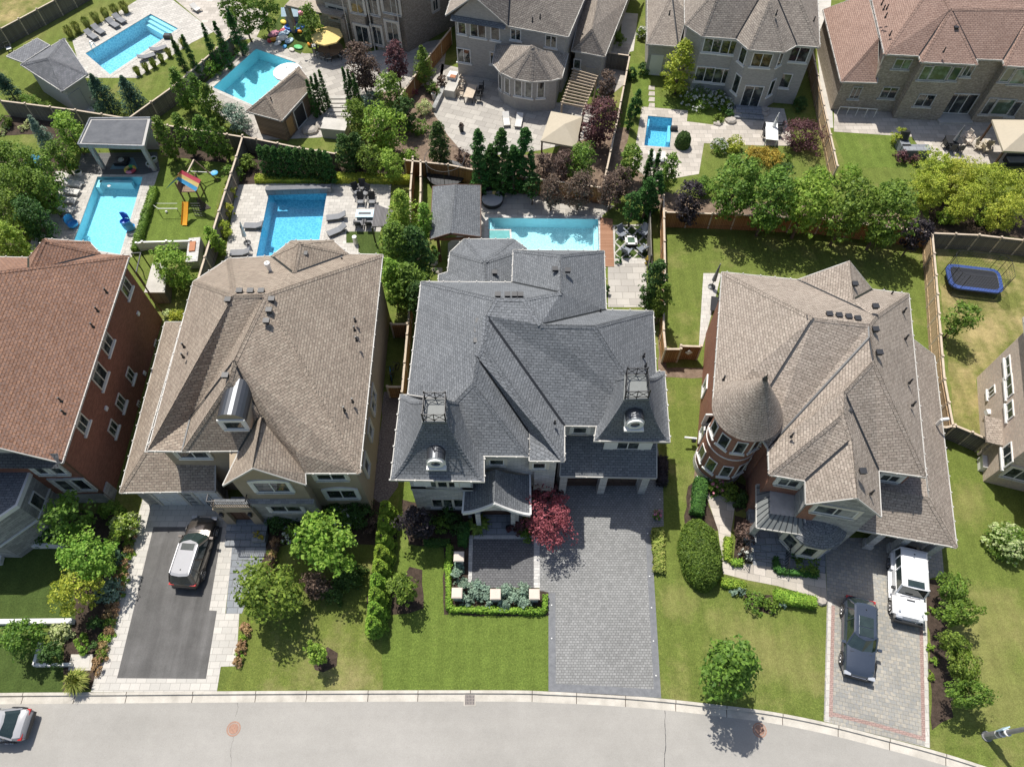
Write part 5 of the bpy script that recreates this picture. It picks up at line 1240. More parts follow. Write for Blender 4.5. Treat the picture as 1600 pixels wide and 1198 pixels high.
def hedge(pts, wd, h_, label, mat='f_cedar', name='hedge', leaf=.12, z0=0, group=None, dens=1., top=False):
 q = [P(x, y, h_) for x, y in pts]; TN[0] += 1; g = np.random.default_rng(TN[0]); PP = []; NN = []; cv = []; cf = []
 for i in range(len(q) - 1):
  a, b = np.array([q[i].x, q[i].y, 0]), np.array([q[i + 1].x, q[i + 1].y, 0]); L = np.linalg.norm(b - a); d = (b - a) / L; n_ = np.array([-d[1], d[0], 0])
  up = np.array([0, 0, 1.])
  for cen, u, v, nn, du, dv in ((a + up * h_, d, n_, up, L, wd), (a + n_ * wd / 2, d, up, n_, L, h_), (a - n_ * wd / 2, d, up, -n_, L, h_), (a, n_, up, -d, wd, h_), (b, n_, up, d, wd, h_)):
   m = int(du * dv / (leaf * leaf * .45) * 1.2 * dens); uu = g.uniform(0, du, m); vv = g.uniform(0, dv, m)
   if nn is up or abs(nn @ up) > .5: vv -= wd / 2
   if du == wd: uu -= wd / 2
   pp = cen + uu[:, None] * u + vv[:, None] * v + nn * (g.normal(0, .035, m) + .04 * np.sin(uu * 2.3 + i))[:, None]; PP.append(pp); NN.append(np.tile(nn + up * .3, (m, 1)))
  bb = len(cv); w2 = wd / 2 - .05
  for p in (a + d * .05, b - d * .05):
   for s in (-1, 1):
    for z in (0, h_ - .06): cv.append(p + n_ * s * w2 + up * z)
  cf += [[bb + i_ for i_ in f] for f in ([0, 2, 3, 1], [4, 5, 7, 6], [1, 3, 7, 5], [0, 1, 5, 4], [2, 6, 7, 3])]
 org = np.array([q[0].x, q[0].y, 0.]); me = leaf_mesh(name, np.concatenate(PP) - org, np.concatenate(NN), leaf, .7, TN[0], M[mat], (np.array(cv) - org, cf), jit=.45)
 o = bpy.data.objects.new(name, me); COL.objects.link(o); o.location = (q[0].x, q[0].y, z0); return tag(o, label, 'hedge', group)
def tuft(px, py, rpx, h_, label, mat='f_grass', n=260, name='ornamental_grass', group=None, wd=.03):
 c = P(px, py, h_ * .4); rx = rpx / ppm(py, h_ * .4); g = random.Random(int(px * 7 + py)); mb = MB()
 for k in range(n):
  an = g.uniform(0, 6.28); r0 = rx * .45 * g.random() ** .5; r1 = r0 + rx * .6 * g.uniform(.3, 1.1); z = h_ * g.uniform(.6, 1.1)
  b = Vector((r0 * math.cos(an), r0 * math.sin(an), 0)); an2 = an + g.uniform(-.5, .5); m_ = Vector(((r0 + r1) / 2 * math.cos(an2), (r0 + r1) / 2 * math.sin(an2), z)); e_ = Vector((r1 * 1.15 * math.cos(an2), r1 * 1.15 * math.sin(an2), z * .75)); s = Vector((-math.sin(an), math.cos(an), 0)) * wd
  mb.quad(b - s, b + s, m_ + s, m_ - s); mb.quad(m_ - s, m_ + s, e_)
 o = mb.build(name, M[mat]); o.location = (c.x, c.y, .02); return tag(o, label, 'ornamental grass', group)
def flowers(px0, py0, px1, py1, n, rpx, label, mats=('f_orange', 'f_cedar_l'), h_=.45, name='flower_border'):
 a, b = P(px0, py0, h_ * .5), P(px1, py1, h_ * .5); rx = rpx / ppm((py0 + py1) / 2, .2); t = thing(name, Vector((a.x, a.y, 0)), label, 'flower border')
 for k in range(n):
  TN[0] += 1; c = a.lerp(b, k / max(1, n - 1)); me = crown_mesh('dome', rx * rnd.uniform(.85, 1.15), h_, .11, TN[0], mats[k % len(mats)] if rnd.random() < .8 else mats[0], 1.2, .35)
  o = bpy.data.objects.new('clump', me); COL.objects.link(o); o.parent = t; o.location = (c.x - a.x + rnd.uniform(-.06, .06), c.y - a.y, 0)
 return t
def clipped(px, py, rpx, h_, aspect, label, mat='f_green', leaf=.1, name='clipped_bush', rz=0):
 c = P(px, py, h_ * .5); rx = rpx / ppm(py, h_ * .5); TN[0] += 1; g = np.random.default_rng(TN[0]); n = int(2 * math.pi * rx * rx * aspect / (leaf * leaf * .4) * 1.6 + 6 * rx * h_ / (leaf * leaf * .4))
 th = g.uniform(0, 2 * np.pi, n); u = g.uniform(0, 1, n) ** .8; ph = u * np.pi / 2
 N_ = np.stack([np.cos(th) * np.sin(ph) ** .7, np.sin(th) * np.sin(ph) ** .7, np.cos(ph) ** .8], 1)
 Q = N_ * np.array([rx, rx * aspect, h_]) * (1 + g.normal(0, .018, n) + .025 * np.sin(th * 7) * np.sin(ph * 5))[:, None]
 cv = []; cf = []; m = 14
 for i, (s, z) in enumerate(((.93, 0), (.93, .5), (.7, .78), (.35, .93), (.02, .97))):
  for k in range(m): a = 2 * math.pi * k / m; cv.append((rx * s * math.cos(a), rx * aspect * s * math.sin(a), z * h_ * .96))
 for i in range(4):
  for k in range(m): cf.append([i * m + k, i * m + (k + 1) % m, (i + 1) * m + (k + 1) % m, (i + 1) * m + k])
 me = leaf_mesh(name, Q, N_, leaf, .7, TN[0], M[mat], (np.array(cv), cf), jit=.6)
 o = bpy.data.objects.new(name, me); COL.objects.link(o); o.location = (c.x, c.y, .01); o.rotation_euler = (0, 0, rz); return tag(o, label, 'bush')
# ---------------- plants: front gardens ----------------
tree(505, 848, 3.4, 53, 4.2, 'bright green leafy tree in the bed before the beige house', 'f_bright', leaf=.26)
tree(420, 925, 2.8, 54, 3.9, 'mid green rounded tree beside the slate walk', 'f_green')
shrub(494, 915, 24, 2.2, 'dusky plum shrub between the two leafy front trees', 'f_plum', kind='round', leaf=.14)
shrub(545, 898, 26, 1.8, 'dark green bush in the shade right of the bright tree', 'f_dark')
shrub(520, 925, 22, 1.2, 'dark green bush behind the plum shrub', 'f_dark')
tree(495, 1021, 1.7, 18, 1.9, 'small yellow-green tree on its own mulch patch in the front lawn', 'f_bright', leaf=.17)
tree(628, 920, 2.0, 26, 2.6, 'small rounded maple right of the spiral cedar row', 'f_green', leaf=.2)
tree(650, 818, 2.3, 27, 3.0, 'near-black leafed small tree by the stone tower', 'f_black', leaf=.2)
tree(858, 812, 2.3, 52, 2.8, 'crimson maple beside the grey paver driveway', 'f_red', leaf=.15, lump=.2, dens=.75, kind='open')
tree(1138, 1048, 3.8, 47, 6.4, 'yellow-green street tree on the lawn by the kerb', 'f_green', kind='egg', leaf=.26)
SPI = [(606, 800), (603, 822), (600, 846), (598, 868), (595, 890), (592, 912), (590, 934), (588, 956), (585, 978)]
for k, (x, y) in enumerate(SPI):
 c = P(x, y, 1.2); t = thing('spiral_cedar', Vector((c.x, c.y, 0)), ORD[k] + ' spiral clipped cedar of the front row, counted from the gravel path' if 0 < k < 8 else ('spiral clipped cedar nearest the street in its row' if k == 8 else 'spiral clipped cedar nearest the gravel path in its row'), 'topiary', 'spiral cedars in the dividing row')
 g = np.random.default_rng(k); n = 3400; th = g.uniform(0, 1, n); an = th * 2 * np.pi * 3.5; R0 = .78 * (1 - th * .62); rr_ = g.uniform(.1, 1, n) ** .6
 off = g.uniform(-1.1, 1.1, n); A2 = an + off * .5
 Q = np.stack([R0 * rr_ * np.cos(A2), R0 * rr_ * np.sin(A2), .15 + th * 2.5 + .16 * (1 - rr_) + g.normal(0, .04, n)], 1); D = np.stack([np.cos(A2) * .6, np.sin(A2) * .6, np.full(n, .8)], 1)
 o = bpy.data.objects.new('foliage', leaf_mesh('foliage', Q, D, .13, .6, k, M['f_cedar_l'])); COL.objects.link(o); o.parent = t
 lpart(MB().tube((0, 0, -.02), (0, 0, 2.5), .09, .04), 'trunk', M['bark'], t)
clipped(1096, 862, 32, 2.1, 1.75, 'big clipped oval bush on the lawn left of the turreted house', 'f_clip', .12)
hedge([(1098, 745), (1090, 800)], .9, .8, 'dark hedge curving below the turret', 'f_cedar')
shrub(1118, 758, 16, 1.0, 'green shrub with pink roses under the turret', 'f_green', blossom='f_pink', nb=10)
shrub(1137, 767, 20, 1.0, 'leafy green bush between the turret and the walk', 'f_green'); shrub(1158, 778, 15, 1.1, 'dark bush at the porch side of the turret', 'f_dark')
shrub(1164, 832, 18, 1.7, 'rounded plum-green bush beside the porch', 'f_plum', kind='round')
shrub(1165, 862, 12, 1.0, 'small pale flowered shrub near the porch walk', 'f_plum', blossom='f_white', nb=8)
hedge([(1139, 838), (1137, 874)], .45, .4, 'low bright hedge edging the stone walk left of the porch', 'f_cedar_l'); hedge([(1143, 877), (1162, 877)], .4, .4, 'low bright hedge piece turning toward the porch', 'f_cedar_l')
shrub(1241, 853, 16, 1.4, 'dark shrub with pale pink blooms by the curved bay', 'f_dark', blossom='f_white', nb=9)
shrub(1262, 878, 22, .8, 'bright green low bush in the bay window bed', 'f_green'); hedge([(1213, 868), (1215, 890), (1280, 897)], .35, .4, 'low box hedge around the bay window bed', 'f_cedar')
hedge([(1213, 927), (1277, 939)], .75, .75, 'yellow-green clipped hedge beside the light paver corner', 'f_cedar_l'); hedge([(1128, 907), (1167, 914)], .5, .5, 'yellow-green clipped hedge behind the oval bush', 'f_cedar_l')
shrub(1155, 924, 13, .5, 'lavender coloured low plant at the walk edge', 'f_blue'); shrub(1182, 940, 20, .7, 'rounded green shrub left of the clipped hedge', 'f_green'); shrub(1205, 946, 14, .6, 'small green shrub touching the clipped hedge', 'f_green'); shrub(1222, 941, 9, .4, 'small blue-green tuft by the clipped hedge', 'f_blue')
c = P(1283, 940); mb = MB(); mb.lathe([(.02, .3), (.28, .27), (.38, .1), (.36, 0)], c, 7, sy=.8); tag(mb.build('boulder', M['boulder']), 'pale boulder at the end of the clipped hedge', 'boulder')
for k, (x, y, r, lab) in enumerate(((1490, 918, 34, 'small dense tree beside the white off-roader, first of the driveway row'), (1499, 957, 36, 'small dense tree, second of the row right of the paver driveway'), (1490, 1006, 25, 'smallest dense tree in the middle of the driveway row'), (1507, 1040, 36, 'small dense tree, fourth of the row right of the paver driveway'), (1514, 1085, 40, 'small dense tree nearest the lamp post in the driveway row'))):
 tree(x, y, 2.2, r, 1.9, lab, 'f_green', kind='round', leaf=.17, dens=1.3, lump=.24, aspect=.66, group='small trees along the paver driveway')
for k, (x, y) in enumerate(((1455, 952), (1454, 1012), (1459, 1032), (1455, 1055))): shrub(x, y, 8, .3, ('tiny yellow-green plant on the mulch by the white off-roader', 'tiny yellow-green plant, second on the mulch strip', 'bright mounded plant on the mulch strip by the driveway', 'tiny yellow-green plant nearest the street on the mulch strip')[k], 'f_bright', leaf=.1)
shrub(1577, 846, 33, 1.7, 'cream and yellow flowering bush by the pale brick house', 'f_green', blossom='f_cream', nb=110, bs=.17)
for x, y, r, h_, lab, m_ in ((672, 812, 15, .7, 'shaded green shrub below the tower windows', 'f_dark'), (690, 820, 15, .8, 'shaded green shrub in the middle of the tower bed', 'f_green'), (708, 812, 14, .7, 'shaded shrub beside the entrance bed', 'f_dark'), (718, 828, 15, .9, 'rounded dark shrub by the entrance walk', 'f_dark'), (700, 800, 16, .8, 'dark shrub against the stone tower wall', 'f_dark'),
         (814, 822, 15, .9, 'plum coloured shrub right of the entrance', 'f_purple'), (820, 838, 12, .6, 'low green shrub under the crimson maple', 'f_green'), (838, 770, 22, 1.4, 'dark crimson shrub in the shade beside the garage', 'f_purple'), (862, 768, 18, 1.3, 'second dark crimson shrub against the garage pier', 'f_purple')): shrub(x, y, r, h_, lab, m_)
hedge([(662, 846), (702, 846)], .45, .4, 'low clipped hedge in front of the tower bed', 'f_cedar'); hedge([(726, 815), (722, 850)], .6, .6, 'dark clipped hedge along the entrance walk', 'f_cedar')
hedge([(703, 850), (700, 878), (701, 950), (851, 953), (852, 928)], .35, .45, 'low box hedge framing the bed in front of the sunken court', 'f_cedar_l')
for k, (x, y) in enumerate(((714, 926), (774, 928), (835, 928), (717, 869))):
 c = P(x, y, 1.15); t = thing('stone_pillar', Vector((c.x, c.y, 0)), ('square capped stone pillar at the left end of the court bed', 'square capped stone pillar in the middle of the court bed', 'square capped stone pillar at the driveway end of the court bed', 'square capped stone pillar beside the upper left of the court')[k], 'pillar', 'pale capped pillars round the front court')
 lpart(MB().box((0, 0, .54), (.5, .5, 1.08)), 'shaft', M['stone_pale'], t); lpart(MB().box((0, 0, 1.12), (.68, .68, .09)).box((0, 0, 1.18), (.6, .6, .05)), 'cap', M['stone_cap'], t)
for k, (x, y, r) in enumerate(((727, 918, 13), (744, 928, 15), (757, 922, 13), (760, 938, 13), (790, 925, 14), (803, 934, 15), (818, 922, 14), (728, 938, 12), (820, 942, 12), (788, 942, 11), (745, 912, 10), (714, 898, 11), (716, 885, 9))):
 shrub(x, y, r, .7, ('silvery shrub just right of the left capped pillar', 'silvery shrub midway between the left and middle capped pillars', 'silvery shrub just left of the middle capped pillar', 'silvery shrub in front of the middle capped pillar', 'silvery shrub just right of the middle capped pillar', 'silvery shrub midway between the middle and right capped pillars', 'silvery shrub just left of the right capped pillar', 'silvery shrub in front of the left capped pillar', 'silvery shrub in front of the right capped pillar', 'small silvery shrub against the box hedge, middle of the court bed', 'small silvery shrub at the lower left corner of the sunken court', 'silvery shrub in the narrow bed left of the court, lower one', 'silvery shrub below the upper left capped pillar')[k], 'f_blue', leaf=.14, group='silvery shrubs in the court bed')
c = P(746, 818, .5); t = thing('potted_palm', Vector((c.x, c.y, 0)), 'spiky green palm in a pot left of the entrance', 'potted plant')
lpart(MB().lathe([(.16, 0), (.25, .45), (.22, .45), (.2, .35), (0, .35)], n=12), 'pot', M['black'], t)
def fronds(n, L, z0, seed, up=.6):
 g = random.Random(seed); mb = MB()
 for k in range(n):
  an = k * 2.4 + g.random() * .4; l_ = L * g.uniform(.75, 1.1); d = Vector((math.cos(an), math.sin(an), 0)); s = Vector((-d.y, d.x, 0)); prev = Vector((0, 0, z0))
  for i in range(1, 7):
   u = i / 6; p = Vector((0, 0, z0)) + d * l_ * u + Vector((0, 0, l_ * up * (u - u * u * 1.3)))
   w_ = .16 * math.sin(math.pi * (u * .85 + .1)); mb.quad(prev - s * w_ + Vector((0, 0, -.05)), prev, p, p - s * w_ * .9 + Vector((0, 0, -.05))); mb.quad(prev, prev + s * w_ + Vector((0, 0, -.05)), p + s * w_ * .9 + Vector((0, 0, -.05)), p); prev = p
 return mb
lpart(fronds(22, .95, .45, 1), 'fronds', M['f_green'], t)
c = P(795, 825, .3); t = thing('potted_flowers', Vector((c.x, c.y, 0)), 'dark leafed potted plant right of the entrance', 'potted plant')
lpart(MB().lathe([(.16, 0), (.22, .4), (.2, .4), (.18, .32), (0, .32)], n=12), 'pot', M['black'], t); o = bpy.data.objects.new('foliage', crown_mesh('dome', .35, .4, .12, 5, 'f_purple')); COL.objects.link(o); o.parent = t; o.location = (0, 0, .35)
hedge([(1029, 826), (1031, 892)], .75, .5, 'loose yellowish grasses along the driveway edge', 'f_grass', name='grass_border', leaf=.16)
hedge([(1036, 712), (1036, 752)], .7, .9, 'dark clipped bushes beside the garage corner', 'f_black', leaf=.14)
c = P(1027, 805, .4); t = thing('potted_flowers', Vector((c.x, c.y, 0)), 'dark pot of red and pink flowers on the driveway edge', 'potted plant')
lpart(MB().lathe([(.2, 0), (.26, .45), (.22, .45), (.2, .38), (0, .38)], n=12), 'pot', M['black'], t); o = bpy.data.objects.new('foliage', crown_mesh('dome', .4, .35, .12, 7, 'f_green')); COL.objects.link(o); o.parent = t; o.location = (0, 0, .4)
o = bpy.data.objects.new('blossoms', crown_mesh('dome', .4, .4, .09, 8, 'f_pink', .3)); COL.objects.link(o); o.parent = t; o.location = (0, 0, .42)
for k, (x, y) in enumerate(((862, 945), (862, 997), (1015, 900), (1018, 949), (1021, 1001), (1025, 1055), (1012, 833), (1031, 780))):
 c = P(x, y, .03); t = tag(MB().lathe([(.0, .05), (.045, .045), (.05, .01)], (0, 0, 0), 10).build('path_light', M['white']), ('white disc light at the left driveway edge beside the box hedge', 'white disc light at the left driveway edge beside the open lawn', 'white disc light at the right driveway edge beside the yellowish grasses', 'second white disc light down the right driveway edge', 'third white disc light down the right driveway edge', 'white disc light on the right driveway edge nearest the street', 'white disc light at the corner below the flower pot', 'white disc light near the garage corner bushes')[k], 'path light', 'disc lights in the driveway edge'); t.location = (c.x, c.y, .012)
for x, y, r, h_, lab, m_ in ((525, 790, 26, 1.3, 'dark leafy shrub under the right front window', 'f_dark'), (560, 795, 30, 1.4, 'large dark leafy shrub near the gravel path', 'f_dark'), (585, 822, 18, .9, 'reddish low shrub by the cedar row', 'f_plum'), (435, 815, 22, 1.1, 'dark shrub behind the bright tree', 'f_dark'), (468, 800, 20, 1.0, 'dark shrub below the left arched window', 'f_dark')): shrub(x, y, r, h_, lab, m_)
shrub(535, 812, 26, 1.1, 'green hydrangea with round white heads right of the bright tree', 'f_green', blossom='f_white', nb=16, bs=.15); shrub(455, 835, 16, .9, 'small white hydrangea left of the bright tree', 'f_green', blossom='f_white', nb=8)
flowers(430, 845, 423, 885, 5, 9, 'rust coloured low border beside the slate steps', ('f_orange', 'f_plum'))
flowers(383, 978, 373, 1032, 7, 10, 'low orange tinged border at the end of the walk', ('f_orange', 'f_orange', 'f_cedar_l'))
flowers(208, 820, 154, 1042, 22, 13, 'long low border of orange and green clumps beside the asphalt driveway', ('f_orange', 'f_cedar_l', 'f_orange', 'f_green'), .4)
c = P(405, 838, .5); t = thing('flower_planter', Vector((c.x, c.y, 0)), 'square planter of yellow flowers on the slate steps', 'planter')
lpart(MB().box((0, 0, .3), (.9, .7, .6)), 'planter_box', M['slate_path'], t); o = bpy.data.objects.new('flowers', crown_mesh('dome', .38, .35, .1, 3, 'f_gold', .8)); COL.objects.link(o); o.parent = t; o.location = (0, 0, .55)
tree(105, 808, 3.0, 36, 3.2, 'leafy green tree in front of the stone bay', 'f_green'); tree(138, 868, 2.6, 44, 3.4, 'large yellowish green tree in the middle of the left front bed', 'f_bright', lump=.24, leaf=.2)
tree(120, 925, 2.4, 38, 3.0, 'wispy olive tree at the edge of the artificial lawn', 'f_yellow', kind='open', leaf=.16, dens=.7, lump=.2); shrub(172, 798, 19, 1.6, 'shaded bright bush at the corner of the brick wall', 'f_green')
shrub(195, 822, 24, 1.9, 'round bush full of pale green heads beside the driveway', 'f_bright', kind='round', blossom='f_cream', nb=45, bs=.13); shrub(30, 828, 26, .9, 'dark low bush below the stone bay', 'f_dark'); shrub(72, 832, 26, .9, 'second dark low bush below the stone bay', 'f_dark')
for x, y, r, h_, lab, m_, k_ in ((168, 925, 24, 1.0, 'spiky blue-green clump behind the orange border', 'f_blue', 'dome'), (180, 870, 18, 1.0, 'dark blue-green shrub along the driveway border', 'f_spruce', 'dome'), (150, 975, 15, .8, 'small dark shrub near the concrete wall end', 'f_dark', 'dome'), (125, 1000, 12, .6, 'bright green mound by the planter', 'f_bright', 'dome'), (130, 1015, 11, .5, 'second bright green mound by the paving square', 'f_bright', 'dome'), (148, 1010, 10, .7, 'olive shrub at the border end', 'f_dark', 'dome')): shrub(x, y, r, h_, lab, m_, k_)
tree(34, 995, 1.9, 34, 2.3, 'low spreading green tree at the left picture edge', 'f_green', leaf=.17, kind='open', lump=.22); shrub(92, 990, 20, .8, 'pale variegated shrub by the concrete planter', 'f_cream'); tree(80, 1022, 1.2, 20, 1.5, 'dark bush growing in the concrete planter', 'f_dark', leaf=.15)
tuft(122, 1065, 20, .8, 'yellow-green ornamental grass clump by the kerb', n=500)
t = thing('concrete_planter', P(52, 1040), 'low open concrete planter holding a dark bush', 'planter')
mb = MB(); a, b, c_, d_ = P(62, 1002, .4), P(52, 1038, .4), P(110, 1037, .4), P(108, 1003, .4)
for p, q in ((a, b), (b, c_)): mb.beam(Vector((p.x, p.y, .2)), Vector((q.x, q.y, .2)), .18, .4)
part(mb, 'wall', M['white'], t)
t = thing('paving_square', P(112, 1040), 'small pale paving square framed in concrete', 'paving slab'); q = [P(*p) for p in ((112, 1022), (146, 1022), (143, 1047), (107, 1047))]
part(MB().prism([(p.x, p.y) for p in q], 0, .05), 'frame', M['kerb'], t); part(MB().prism(offset_poly([(p.x, p.y) for p in reversed(q)], .14), .05, .07), 'slab', M['concrete'], t)
def lowwall(pts, lab, h_=.45, wd=.3, mat='white'):
 q = [P(x, y, h_) for x, y in pts]; mb = MB()
 for i in range(len(q) - 1): mb.beam(Vector((q[i].x, q[i].y, h_ / 2)), Vector((q[i + 1].x, q[i + 1].y, h_ / 2)), wd, h_)
 return tag(mb.build('garden_wall', M[mat]), lab, 'wall')
lowwall([(-60, 971), (112, 969)], 'white low wall across the artificial lawn'); lowwall([(96, 851), (3, 851), (-4, 880)], 'white low wall in front of the stone bay bed', .4, .25)
# ---------------- plants: back gardens ----------------
for k, (x, y) in enumerate(((413, 252), (424, 253), (435, 254), (446, 254), (457, 255), (469, 256), (481, 256), (493, 258), (505, 259), (514, 261))):
 tree(x, y, 1.9, 8.5, 3.7, ORD[k] + ' narrow cedar from the left in the dense row behind the deep blue pool', 'f_cedar', 'column', 'cedar', 'cedar', .14, 'row of cedars behind the deep blue pool', dens=1.1)
for x, y, tp, r, lab in ((752, 306, 7.4, 15, 'tall evergreen, leftmost of the five behind the round daybed'), (769, 302, 5.6, 13, 'shorter evergreen, second of the five behind the round daybed'), (785, 304, 7.4, 15, 'tall evergreen in the middle of the five behind the daybed'), (802, 301, 5.4, 12, 'shorter evergreen, fourth of the five behind the round daybed'), (819, 300, 7.2, 15, 'tall evergreen, rightmost of the five behind the round daybed')):
 tree_at(x, y, tp / 2 + .05, r, tp, lab, 'f_cedar', 'column', 'evergreen_tree', 'tree', .17, 'tall evergreens behind the daybed', dens=1.6)
tree(686, 226, 2.6, 16, 5.0, 'columnar dark tree at the edge of the grey terrace', 'f_dark', 'column', leaf=.2)
for x, y, lab in ((487, 155, 'a'), (493, 150, 'b'), (499, 146, 'c'), (506, 140, 'd')): tree(x, y, 2.2, 7.5, 4.4, ('leftmost', 'second', 'third', 'rightmost')['abcd'.index(lab)] + ' pointed cedar of the four beside the brown roofed cabana', 'f_cedar', 'cone', 'cedar', 'cedar', .13, 'pointed cedars beside the cabana')
for x, y, lab in ((542, 138, 'a'), (550, 142, 'b'), (558, 148, 'c')): tree(x, y, 2.4, 7.5, 4.6, ('left', 'middle', 'right')['abc'.index(lab)] + ' pointed cedar of the three left of the dusky plum tree', 'f_cedar', 'cone', 'cedar', 'cedar', .13, 'pointed cedars by the plum tree')
for k, (x, y, r) in enumerate(((284, 97, 9), (300, 93, 9), (330, 75, 10), (348, 72, 11), (368, 52, 13))): tree(x, y, 2.6, r, 5.4, ORD[k] + ' pointed cedar from the left between the two upper left pools', 'f_cedar', 'cone', 'cedar', 'cedar', .14, 'pointed cedars between the upper left pools')
for x, y, r, lab in ((283, 140, 16, 'columnar green tree by the diagonal fence corner'), (312, 150, 17, 'columnar green tree, middle of three left of the turquoise pool'), (332, 165, 16, 'columnar green tree nearest the blue-green shrub'), (258, 216, 16, 'columnar green tree just right of the flat roofed pavilion'), (288, 210, 15, 'columnar green tree, second from the pavilion'), (322, 214, 17, 'columnar green tree near the fence above the playset'), (345, 218, 12, 'slim green tree where the grey fences meet')):
 tree(x, y, 2.6, r, 4.6, lab, 'f_green', 'egg', leaf=.2)
shrub(370, 185, 24, 2.4, 'blue-green feathery shrub beside the turquoise pool', 'f_blue', 'round', leaf=.16)
shrub(330, 106, 16, 1.5, 'pale green feathery shrub between the pointed cedars', 'f_bright', 'dome')
tree(160, 150, 2.4, 26, 4.8, 'dark spruce tree in front of the pool house', 'f_spruce', 'spruce', 'spruce_tree', 'tree', .22); tree(205, 150, 2.2, 24, 4.4, 'second dark spruce tree, right of the pool house', 'f_spruce', 'spruce', 'spruce_tree', 'tree', .22)
tree(62, 205, 1.8, 16, 3.6, 'blue-grey spruce in the left flower bed', 'f_blue', 'spruce', 'spruce_tree', 'tree', .18); tree(6, 130, 2.0, 18, 3.6, 'dark evergreen at the left edge below the chair', 'f_spruce', 'spruce', 'spruce_tree', 'tree', .2)
tree(112, 210, 2.4, 26, 4.2, 'bright leafy tree left of the flat roofed pavilion', 'f_bright', leaf=.22); tree(95, 245, 2.2, 20, 3.6, 'yellowish leafy tree beside the pavilion posts', 'f_green', leaf=.2)
for x, y, r, lab, m_ in ((20, 262, 28, 'leafy tree at the left edge above the sun loungers', 'f_green'), (62, 268, 24, 'leafy tree just left of the white loungers', 'f_green'), (30, 300, 32, 'dark leafy tree in the left thicket', 'f_green'), (68, 300, 22, 'leafy tree at the lounger end of the left thicket', 'f_green'), (20, 335, 30, 'dark leafy tree, lower part of the left thicket', 'f_green'), (55, 345, 24, 'dark leafy tree over the shaded deck corner', 'f_dark'), (20, 385, 26, 'bright bushy tree beside the red-brown roof', 'f_bright')):
 tree(x, y, 3.0, r * 1.2, 4.6, lab, m_, leaf=.2)
for x, y, r, lab in ((45, 160, 16, 'low green bush left of the pool house'), (75, 170, 13, 'small leafy bush against the grey fence'), (8, 190, 10, 'small bush in the bed at the left edge')): shrub(x, y, r, 1.2, lab, 'f_green')
for k, (x, y) in enumerate(((8, 196), (35, 200), (44, 193), (2, 206))): shrub(x, y, 7, .5, ('pale yellow hosta at the left edge of the dark bed', 'pale yellow hosta left of the blue-grey spruce', 'pale yellow hosta nearest the blue-grey spruce', 'lowest pale yellow hosta at the left picture edge')[k], 'f_cream', leaf=.14, group='hostas in the dark bed')
tree(270, 418, 2.2, 34, 3.6, 'yellowish leafy tree between the brick house and the beige house', 'f_bright', leaf=.2, lump=.24); shrub(275, 494, 15, 1.0, 'yellow-green shrub in the narrow gap between the houses', 'f_yellow'); shrub(262, 492, 9, .8, 'pale yellow plant in the gap between the houses', 'f_cream')
for x, y, r, lab in ((360, 270, 12, 'yellow-green bush at the top of the side fence'), (358, 300, 12, 'bushy green shrub along the side fence'), (354, 328, 12, 'yellow-green shrub beside the parasol deck'), (350, 358, 14, 'round yellow-green shrub beside the folded parasol'), (385, 255, 16, 'bushy green shrub at the corner by the cedar row'), (372, 272, 10, 'small leafy shrub by the deep blue pool corner')): shrub(x, y, r, 1.3, lab, 'f_yellow' if y > 290 else 'f_green', 'round')
for x, y, lab in ((340, 382, 'upright green conifer by the striped deck chair'), (332, 372, 'slim upright conifer at the play lawn corner')): tree(x, y, 1.5, 12, 2.8, lab, 'f_cedar_l', 'egg', leaf=.15)
hedge([(520, 274), (560, 274), (640, 276)], .8, .7, 'low mixed hedge above the dining terrace', 'f_yellow', leaf=.17); hedge([(398, 276), (515, 277)], .8, .5, 'low ground cover strip below the cedar row', 'f_yellow', leaf=.15)
for x, y, r, top, lab, m_ in ((540, 240, 16, 4.2, 'dark columnar tree right of the cedar row', 'f_dark'), (558, 235, 14, 3.8, 'dark columnar tree, second right of the cedar row', 'f_dark'), (580, 250, 20, 3.0, 'bushy green tree above the dining terrace', 'f_green'), (612, 258, 22, 2.8, 'loose yellow-green tree above the long fence', 'f_bright')): tree(x, y, 2.2, r, top, lab, m_, 'column' if top > 3.5 else 'round', leaf=.2)
tree(600, 200, 2.8, 32, 4.4, 'wide bright green tree in the middle of the back gardens', 'f_bright', leaf=.24); tree(612, 150, 2.8, 24, 4.4, 'silvery green tree between the plum trees and the terrace', 'f_green', leaf=.2); tree(558, 185, 2.2, 22, 3.6, 'olive green bush tree beside the grey storage box', 'f_green', leaf=.2)
tree(632, 178, 2.2, 18, 3.4, 'leafy tree leaning over the terrace fence', 'f_dark', leaf=.2)
tree(566, 107, 3.2, 28, 4.8, 'dusky plum tree on the terrace by the brick mansion', 'f_plum', 'open', leaf=.2, dens=1.1); tree(620, 98, 3.0, 21, 4.0, 'dark purple tree against the brick mansion', 'f_purple', leaf=.2); tree(661, 100, 2.6, 18, 4.0, 'green pyramidal tree beside the purple tree', 'f_green', 'cone', leaf=.2)
shrub(580, 158, 20, 1.4, 'blue-green shrub with white flecks under the plum tree', 'f_blue', blossom='f_white', nb=12); shrub(643, 142, 9, .9, 'small red leafed shrub at the fence', 'f_red')
for x, y, r, lab, m_ in ((676, 140, 12, 'green shrub in the bed beside the terrace', 'f_green'), (690, 130, 9, 'dusky shrub by the barbecue end of the terrace', 'f_plum'), (663, 168, 14, 'pale variegated shrub in the terrace bed', 'f_cream'), (655, 200, 16, 'rounded olive shrub in the lower terrace bed', 'f_green'), (640, 245, 18, 'leafy shrub at the head of the long fence', 'f_bright'), (722, 244, 12, 'dusky shrub below the curved terrace edge', 'f_plum')): shrub(x, y, r, 1.3, lab, m_, 'round')
